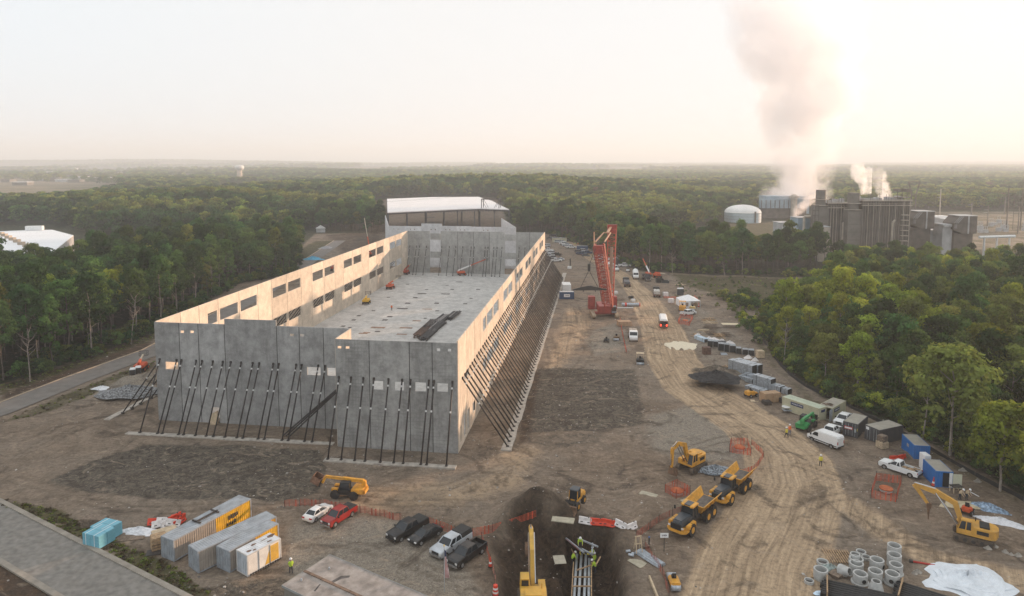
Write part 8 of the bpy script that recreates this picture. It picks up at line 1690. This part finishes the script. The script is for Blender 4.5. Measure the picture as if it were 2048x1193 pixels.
def inlet(x0, x1, y0, y1, Y, lab):
    a, c = w2(x0, y0, Y), w2(x1, y1, Y); t = empty('air_inlet_house', (a.x, Y, c.z), 0, lab, 'air inlet', 'air inlet houses of the power plant'); W = c.x - a.x; H = a.z - c.z
    MB().b2(W * .62, W, 0, 9, 0, H).build('filter_house', PLD, t); MB().prism([(0, H * .25), (0, H * .60), (W * .25, H * .98), (W * .62, H), (W * .62, 0), (W * .40, 0)], 0, 9).build('duct', PLD, t); b = MB(); b.b2(W * .2, W, -.3, 9.3, H, H + .3); b.b2(W * .60, W * .66, -.35, -.05, 0, H); b.build('trim', PLL, t); b = MB(); [b.b2(W * .05 + k * .5, W * .05 + k * .5 + .12, -.12, -.03, H * .3, H * .55) for k in range(3)]; [b.hexa([(W * .02 + k * .9, -.12, H * .60), (W * .02 + k * .9 + .3, -.12, H * .60), (W * .02 + k * .9 + .3, -.02, H * .60), (W * .02 + k * .9, -.02, H * .60), (W * .25 + k * .9, -.12, H * .97), (W * .25 + k * .9 + .3, -.12, H * .97), (W * .25 + k * .9 + .3, -.02, H * .97), (W * .25 + k * .9, -.02, H * .97)]) for k in range(3)]; b.build('louvres', PLL, t); MB().b2(W * .1, W * .9, 1, 8, -c.z, 0).build('support', PLD, t); return t
inlet(1826, 1868, 424, 458, 356, 'air inlet house nearer the steam generators'); inlet(1908, 1953, 433, 468, 350, 'air inlet house at the right end of the plant')
for i, (x0, x1, y0, Y, dep, m, lab) in enumerate([(1886, 1905, 450, 352, 8, PLL, 'grey block with three vents left of the right air inlet'), (1596, 1633, 437, 362, 10, PLB, 'blue-grey box building below the cooling tower'), (1560, 1600, 447, 380, 10, PLL, 'low pale shed at the left end of the plant'), (1850, 1890, 462, 360, 10, PLL, 'low grey plant building between the air inlets'), (1640, 1660, 455, 340, 6, PLT, 'low tan plant hut'), (1572, 1592, 456, 350, 5, WHITEP, 'small white flat shed by the wood edge')]):
    b = MB(); a, c = boxpx(b, x0, x1, y0, y0 + 5, Y, dep, zmin=0); ob = empty('plant_building', (0, 0, 0), 0, lab, 'building', 'small plant buildings'); b.build('wall', m, ob); b = MB(); b.b2(a.x - .3, c.x + .3, Y - .3, Y + dep + .3, a.z, a.z + .3); b.build('roof', PLL, ob)
b = MB(); [b.cyl((w2(1888 + 6 * k, 449, 351).x + .6, 351, w2(0, 452, 351).z), (w2(1888 + 6 * k, 449, 351).x + .6, 359, w2(0, 452, 351).z), .8, n=10) for k in range(3)]; tag(b.build('roof_vents', PLL), 'three rounded vents on the grey plant block', 'vents')
a = w2(1620, 434, 358); b = MB(); b.cyl((a.x - 3, 358, 0), (a.x - 3, 358, a.z), .7, n=8); b.cyl((a.x - 3, 358, a.z), (a.x + 3, 358, a.z), .7, n=8); b.cyl((a.x + 3, 358, a.z), (a.x + 3, 358, 0), .7, n=8); tag(b.build('arched_pipe', PLT), 'thick arched pipe in front of the blue-grey box', 'pipe')
a, c = w2(1958, 475, 345), w2(2030, 473, 345); b = MB(); b.cyl(a, c, .7, n=8); [b.b2(a.x + (c.x - a.x) * f - .2, a.x + (c.x - a.x) * f + .2, 344.5, 345.5, 0, a.z) for f in (.15, .5, .85)]; tag(b.build('pipeline', WHITEP), 'long white pipeline low at the right of the plant', 'pipe')
# cooling tower block
t = empty('cooling_tower', (0, 0, 0), 0, 'blue-grey cooling tower block under the big steam plume', 'cooling tower'); Y = 600
b = MB(); boxpx(b, 1533, 1618, 393, 428, Y, 18); boxpx(b, 1523, 1583, 399, 417, Y - 2, 6); b.build('casing', PLB, t); b = MB(); [boxpx(b, 1523 + k * 9, 1523.6 + k * 9, 401, 417, Y - 2.4, .4) for k in range(8)]; b.build('ribs', PLD, t); b = MB(); boxpx(b, 1523, 1612, 417, 438, Y - .5, 16, zmin=0); b.build('lower_frame', PLD, t)
b = MB(); a = w2(1588.5, 391, Y - 3); rr_ = 3.2; b.cyl((a.x, Y - 3, 0), (a.x, Y - 3, a.z - 2.0), rr_ * .85, n=14); b.cyl((a.x, Y - 3, a.z - 2.0), (a.x, Y - 3, a.z - .6), rr_ * 1.3, n=14); b.cyl((a.x, Y - 3, a.z - .6), (a.x, Y - 3, a.z + .8), rr_, rr_ * .5, n=14); b.build('corner_silo', PLT, t)
# dome tank
q = at(1485, 443); t = empty('storage_tank', q, 0, 'round storage tank with a white dome beside the cooling tower', 'tank'); R_t = 14.6; MB().cyl((0, 0, -1), (0, 0, 7.6), R_t, n=40, caps=False).build('wall', mat('tank_blue', (.50, .58, .62), .6, .08, .2), t, smooth=True); MB().lathe([(R_t + .15, 7.6)] + [(R_t * math.cos(a), 7.6 + 6.2 * math.sin(a)) for a in [i * math.pi / 16 for i in range(9)]], 40).build('dome', mat('dome_white', (.80, .78, .75), .5, .05, .2), t, smooth=True); b = MB(); [b.lathe([(R_t + .04, z), (R_t + .12, z), (R_t + .12, z + .12), (R_t + .04, z + .12)], 40) for z in (2.2, 4.6, 7.2)]; b.build('hoops', PLG, t); MB().b2(R_t * .35, R_t * .42, -R_t, -R_t * .9, 0, 9).build('ladder', PLG, t)
# pylon, poles, substation
def pylon(px, ytop, ybot, Y, w_, lab):
    t = empty('power_pylon', (w2(px, ytop, Y).x, Y, 0), 0, lab, 'pylon'); z1 = w2(px, ytop, Y).z; b = MB()
    for s in (-1, 1): b.bar((s * w_ * .25, 0, 0), (s * w_ * .22, 0, z1 * .62), .7); b.bar((s * w_ * .22, 0, z1 * .62), (s * w_ * .55, 0, z1), .8); b.bar((s * w_ * .50, 0, z1 * .86), (s * w_ * 1.15, 0, z1 * .84), .5); b.bar((s * w_ * .55, 0, z1 * .94), (s * w_ * 1.15, 0, z1 * .84), .3)
    b.bar((-w_ * .55, 0, z1), (w_ * .55, 0, z1), .6); b.bar((-w_ * .22, 0, z1 * .62), (w_ * .22, 0, z1 * .62), .5)
    for k in range(5): b.bar(((-1) ** k * w_ * .24, 0, z1 * .62 * k / 5), ((-1) ** (k + 1) * w_ * .24, 0, z1 * .62 * (k + 1) / 5), .3)
    b.bar((-w_ * .5, 0, z1 * .97), (0, 0, z1 * .88), .3); b.bar((w_ * .5, 0, z1 * .97), (0, 0, z1 * .88), .3); b.build('lattice', PLD, t)
pylon(1829, 364, 430, 640, 9.5, 'wide-topped steel pylon behind the right steam generator')
for i, (px, yt, Y, lab) in enumerate([(1882, 378, 620, 'pale pole right of the pylon'), (1977, 412, 520, 'pole rising left of the right-hand line gantry'), (1944, 405, 640, 'thin pole between the pylon and the gantry'), (1858, 400, 700, 'thin pole just behind the left air inlet'), (2011, 394, 640, 'pole just left of the gantry'), (2039, 414, 480, 'short thick pole near the right edge'), (1366, 347, 1250, 'distant pole left of the steam plume, first'), (1352, 350, 1250, 'distant pole left of the steam plume, second'), (1393, 350, 1250, 'distant pole left of the steam plume, third'), (1380, 349, 1300, 'distant pole left of the steam plume, fourth')]):
    a = w2(px, yt, Y); k = Y / 600; t = empty('utility_pole', (a.x, Y, 0), 0, lab, 'pole', 'power line poles behind the plant'); MB().cyl((0, 0, -1), (0, 0, a.z), .55 * k, .35 * k, 6).build('pole', PLT if i == 0 else PLG, t)
    if i < 3: [MB().b2(-3.2, .2, -.1, .1, a.z * f, a.z * f + .25).build('crossarm', PLL, t) for f in (.80, .68)]
a, c = w2(2018, 377, 500), w2(2046, 378, 500); t = empty('line_gantry', (a.x, 500, 0), 0, 'tall steel line gantry at the right edge', 'gantry'); W = c.x - a.x; b = MB(); b.cyl((0, 0, 0), (0, 0, a.z), .5, .35, 6); b.cyl((W, 0, 0), (W, 0, a.z - .3), .5, .35, 6); b.b2(0, W, -.2, .2, a.z * .80, a.z * .80 + .35); b.b2(0, W, -.2, .2, a.z * .56, a.z * .56 + .35); b.cyl((W * .45, 0, 0), (W * .45, 0, a.z * .92), .2, n=5); b.build('frame', PLD, t)
b = MB(); rw = random.Random(4)
for k in range(6):
    y0 = 388 + 7 * k; p, q = w2(1835, y0, 640), w2(2200, y0 + 6, 480)
    for j in range(10): f0, f1 = j / 10, (j + 1) / 10; s = lambda f: Vector((0, 0, -6 * 4 * f * (1 - f) * .5)); b.bar(p.lerp(q, f0) + s(f0), p.lerp(q, f1) + s(f1), .09)
tag(b.build('power_lines', PLG), 'power lines strung from the pylon to the right edge', 'power lines')
for i in range(22):
    px = 1940 + rw.uniform(0, 150); Y = rw.uniform(470, 560); q = Vector(((px - CX) / F * Y, Y, 0)); h = rw.uniform(2.5, 7); t = empty('substation_unit', q, rw.uniform(-.2, .2), f'pale substation switchgear near the right edge', 'switchgear', 'substation equipment at the right edge'); b = MB(); b.b2(-1.6, 1.6, -1, 1, 0, h * .5); [b.cyl((x, 0, h * .5), (x, 0, h), .18, n=6) for x in (-1.2, 0, 1.2)]; b.b2(-1.7, 1.7, -.15, .15, h, h + .2); b.build('body', PLL, t)
for i, (px, Y, w_, h, lab) in enumerate([(1882, 560, 19, 4.5, 'low white hall behind the right air inlet'), (1903, 545, 9, 4, 'small white shed right of the low hall')]):
    t = empty('plant_hall', ((px - CX) / F * Y, Y, 0), 0, lab, 'building', 'small plant buildings'); MB().b2(-w_ / 2, w_ / 2, 0, 12, 0, h).build('wall', PLL, t); MB().b2(-w_ / 2 - .2, w_ / 2 + .2, -.2, 12.2, h, h + .3).build('roof', WHITEP, t)
# water tower
Y = 1800; a = w2(478.5, 331, Y); c = w2(478.5, 356, Y); zt, zb = a.z, c.z - 3; t = empty('water_tower', (a.x, Y, zb), 0, 'white water tower with a wide flat tank on a tan column', 'water tower'); h = zt - zb
MB().cyl((0, 0, -4), (0, 0, h * .66), 7.0, 6.5, 20).build('column', mat('tower_tan', (.52, .42, .33), .8, .05), t, smooth=True); MB().lathe([(6.5, h * .62), (11.2, h * .74), (11.6, h * .80), (11.6, h * .93), (9, h * .985), (0, h)], 28).build('tank', mat('tower_white', (.78, .74, .70), .6, .03), t, smooth=True)
# white roofed warehouse on the left
zr_ = 12.0; pts_ = [at(-260, 474, zr_), at(0, 463, zr_), at(48, 461, zr_), at(105, 460, zr_), at(147, 471, zr_), at(60, 540, zr_), at(-300, 540, zr_)]; t = empty('white_warehouse', (0, 0, 0), 0, 'long low warehouse with a bright white roof behind the left wood', 'building')
MB().zprism([(p.x, p.y) for p in pts_], 0, zr_ - .3).build('wall', PLL, t); MB().zprism([(p.x, p.y) for p in pts_], zr_ - .3, zr_).build('roof', mat('roof_bright', (.82, .82, .82), .6, .04, .05), t); p, q = at(50, 461.5, zr_), at(84, 460.8, zr_); MB().bar(p + Vector((0, 1, 1.2)), q + Vector((0, 1, 1.2)), 3, 2.2).build('roof_block', WHITEP, t)
for i, (px, py) in enumerate([(2, 470), (9, 473), (17, 477), (25, 481), (34, 485), (43, 490), (53, 494), (62, 498)]): q = at(px, py, zr_); MB().box((q.x, q.y, zr_ + .7), (2.2, 2.2, 1.3)).build('roof_unit', mat('roof_unit_tan', (.40, .32, .24), .7), t)
# distant buildings
rd = random.Random(77); D_ = [(105, 345, 2300, 45, 'white'), (128, 349, 2300, 30, 'grey'), (86, 358, 1750, 38, 'white'), (104, 357, 1700, 24, 'grey'), (122, 362, 1650, 28, 'white'), (148, 364, 1600, 26, 'grey'), (140, 352, 1900, 24, 'grey'), (160, 355, 1850, 30, 'white'), (180, 352, 1900, 26, 'grey'), (205, 357, 1700, 44, 'pale blue'), (218, 356, 1750, 40, 'grey'), (235, 347, 2400, 24, 'white'), (150, 337, 3600, 22, 'white'), (350, 349, 2300, 50, 'white'), (365, 350, 2200, 30, 'grey'), (398, 356, 1900, 28, 'bright white'), (430, 352, 2100, 22, 'white'), (445, 354, 2050, 24, 'grey'), (505, 357, 1900, 20, 'white'), (520, 365, 1550, 12, 'white'), (545, 343, 2300, 22, 'white'), (575, 345, 2300, 18, 'white'), (600, 342, 2500, 18, 'grey'), (640, 347, 2400, 20, 'white'), (660, 343, 2600, 18, 'white'), (1495, 368, 1230, 58, 'long bright white'), (1440, 369, 1300, 46, 'yellowish'), (1640, 343, 2600, 60, 'pale'), (1350, 346, 2400, 40, 'white'), (40, 372, 1400, 30, 'pale'), (12, 362, 1600, 22, 'grey')]
for i, (px, py, Y, w_, cn_) in enumerate(D_):
    z = w2(px, py, Y).z; z0 = float(terrain_h(np.array([(px - CX) / F * Y]), np.array([float(Y)]), False)[0]); h = max(7, min(z + 3 - z0, 14)) ; zz = max(z0, z - 5); t = empty('distant_building', ((px - CX) / F * Y, Y, zz), rd.uniform(-.1, .1), f'{cn_} distant building {"left of" if px < 478 else "right of"} the water tower, {ordw(1 + sum(1 for d in D_[:i] if (d[0] < 478) == (px < 478)))} in the far town', 'building', 'buildings of the far town')
    MB().b2(-w_ / 2, w_ / 2, 0, 22, zz * -1 - 5 if False else -6, 6.5).build('wall', PLL if 'white' in cn_ else PLG, t); MB().b2(-w_ / 2 - .5, w_ / 2 + .5, -.5, 22.5, 6.5, 7.2).build('roof', mat('far_roof', (.80, .78, .76), .6) if 'white' in cn_ or 'pale' in cn_ else PLG, t)
q = at(640, 466); t = empty('white_shed', q + Vector((0, 2, 0)), .3, 'small white-roofed shed at the tree line beyond the left road', 'building'); MB().b2(-3, 3, -2, 2, 0, 3).build('wall', PLL, t); MB().prism([(-3.3, 3), (3.3, 3), (0, 5)], -2.3, 2.3).build('roof', WHITEP, t)

# ================================================================ STEAM
def curve_node(N, pts):
    k = N.new('ShaderNodeFloatCurve'); c = k.mapping.curves[0]
    while len(c.points) > 2: c.points.remove(c.points[1])
    c.points[0].location = pts[0]; c.points[1].location = pts[-1]
    for p in pts[1:-1]: c.points.new(*p)
    k.mapping.update(); return k
def steam(name, base, H, pathx, rad, dens, label, nscale, thr=.42, col=(1, 1, 1), soft=.35, aniso=.35, grp=None, glow=0.0):
    """vertical plume: centre line offset pathx(f) and radius rad(f) in metres along its height"""
    mxo = max(abs(p[1]) for p in pathx); mr_ = max(p[1] for p in rad); Wd = mxo + mr_ * 1.15
    o = MB().b2(-Wd, Wd, -mr_ * 1.1, mr_ * 1.1, 0, H).build(name, None); o.data.materials.clear(); o.location = base; tag(o, label, 'steam', grp)
    m = bpy.data.materials.new(name); m.use_nodes = True; n = m.node_tree; N = n.nodes; Lk = n.links; N.clear(); out = N.new('ShaderNodeOutputMaterial'); pv = N.new('ShaderNodeVolumePrincipled'); pv.inputs['Color'].default_value = (*col, 1); pv.inputs['Anisotropy'].default_value = aniso
    def M(op, a, b=None, cl=False):
        k = N.new('ShaderNodeMath'); k.operation = op; k.use_clamp = cl
        for i, x in enumerate((a, b)):
            if x is None: continue
            if isinstance(x, (int, float)): k.inputs[i].default_value = x
            else: Lk.new(x, k.inputs[i])
        return k.outputs[0]
    tc_ = N.new('ShaderNodeTexCoord'); sx = N.new('ShaderNodeSeparateXYZ'); Lk.new(tc_.outputs['Object'], sx.inputs[0]); f = M('DIVIDE', sx.outputs['Z'], H)
    c1 = curve_node(N, [(p[0], .5 + p[1] / (2 * mxo + 1e-3)) for p in pathx]); Lk.new(f, c1.inputs['Value']); c2 = curve_node(N, [(p[0], p[1] / mr_) for p in rad]); Lk.new(f, c2.inputs['Value'])
    dx = M('SUBTRACT', sx.outputs['X'], M('MULTIPLY', M('SUBTRACT', c1.outputs[0], .5), 2 * mxo)); r_ = M('MULTIPLY', c2.outputs[0], mr_)
    dist = M('SQRT', M('ADD', M('MULTIPLY', dx, dx), M('MULTIPLY', sx.outputs['Y'], sx.outputs['Y']))); g = M('SUBTRACT', 1.0, M('DIVIDE', dist, r_))
    nz = N.new('ShaderNodeTexNoise'); nz.inputs['Scale'].default_value = nscale; nz.inputs['Detail'].default_value = 5; nz.inputs['Roughness'].default_value = .6; nz.inputs['Distortion'].default_value = .4; Lk.new(tc_.outputs['Object'], nz.inputs['Vector'])
    s = M('ADD', g, M('MULTIPLY', M('SUBTRACT', nz.outputs['Fac'], .5), 3.3)); d = M('MULTIPLY', M('DIVIDE', M('SUBTRACT', s, thr), soft, True), dens)
    env = M('MULTIPLY', M('MULTIPLY', g, 5.0, True), M('MULTIPLY', M('SUBTRACT', 1.0, f), 8.0, True)); d = M('MULTIPLY', d, env); 
    fade = M('ADD', M('MULTIPLY', M('SUBTRACT', 1.0, f), .75), .25); d = M('MULTIPLY', d, fade); Lk.new(d, pv.inputs['Density']); Lk.new(pv.outputs[0], out.inputs['Volume']); m.cycles.volume_step_rate = .35 if H > 60 else .5; o.data.materials.append(m); return o
def pxr(px, Y): return px / F * Y
Y = 612; bx = w2(1590, 392, Y)
steam('steam_plume', Vector((bx.x, Y, bx.z - 2)), 230 - bx.z, [(0, 0), (.2, 5), (.42, 6), (.62, -4), (.8, -6), (1, 16)], [(0, 33), (.08, 30), (.3, 44), (.55, 60), (.8, 70), (1, 80)], .05, 'huge pale steam plume rising from the cooling tower block', .027, .16, col=(.94, .95, .985), soft=.2)
Y = 356; a = w2(1723, 386, Y); steam('steam_puff', Vector((a.x, Y, a.z - 1)), 17, [(0, 0), (.3, 0.5), (.6, -2.5), (1, -2.0)], [(0, 1.2), (.25, 2.4), (.6, 4.6), (1, 3.0)], .55, 'bright white steam puff behind the right exhaust stack', .28, .15, grp='small steam puffs over the plant')
a = w2(1769, 400, Y); steam('steam_puff', Vector((a.x, Y, a.z - 1)), 18, [(0, 0), (.3, -1), (.6, -2.8), (1, -3.5)], [(0, 3.5), (.3, 4.6), (.65, 4.4), (1, 2.5)], .45, 'bright white steam cloud over the right steam generator', .25, .15, grp='small steam puffs over the plant')
a = w2(1600, 440, 372); steam('steam_puff', Vector((a.x, 372, a.z)), 14, [(0, -4), (.4, 0), (.7, 4), (1, 7)], [(0, 2), (.4, 4.5), (.7, 5.5), (1, 4)], .30, 'low pinkish steam drifting left of the left exhaust stack', .25, .2, col=(1, .95, .93), grp='small steam puffs over the plant')
a = w2(1648, 378, 356); steam('steam_puff', Vector((a.x, 356, a.z)), 11, [(0, 0), (.5, 1.0), (1, 2)], [(0, 2), (.5, 3), (1, 3.5)], .10, 'thin steam wisp over the left exhaust stack', .3, .3, grp='small steam puffs over the plant')
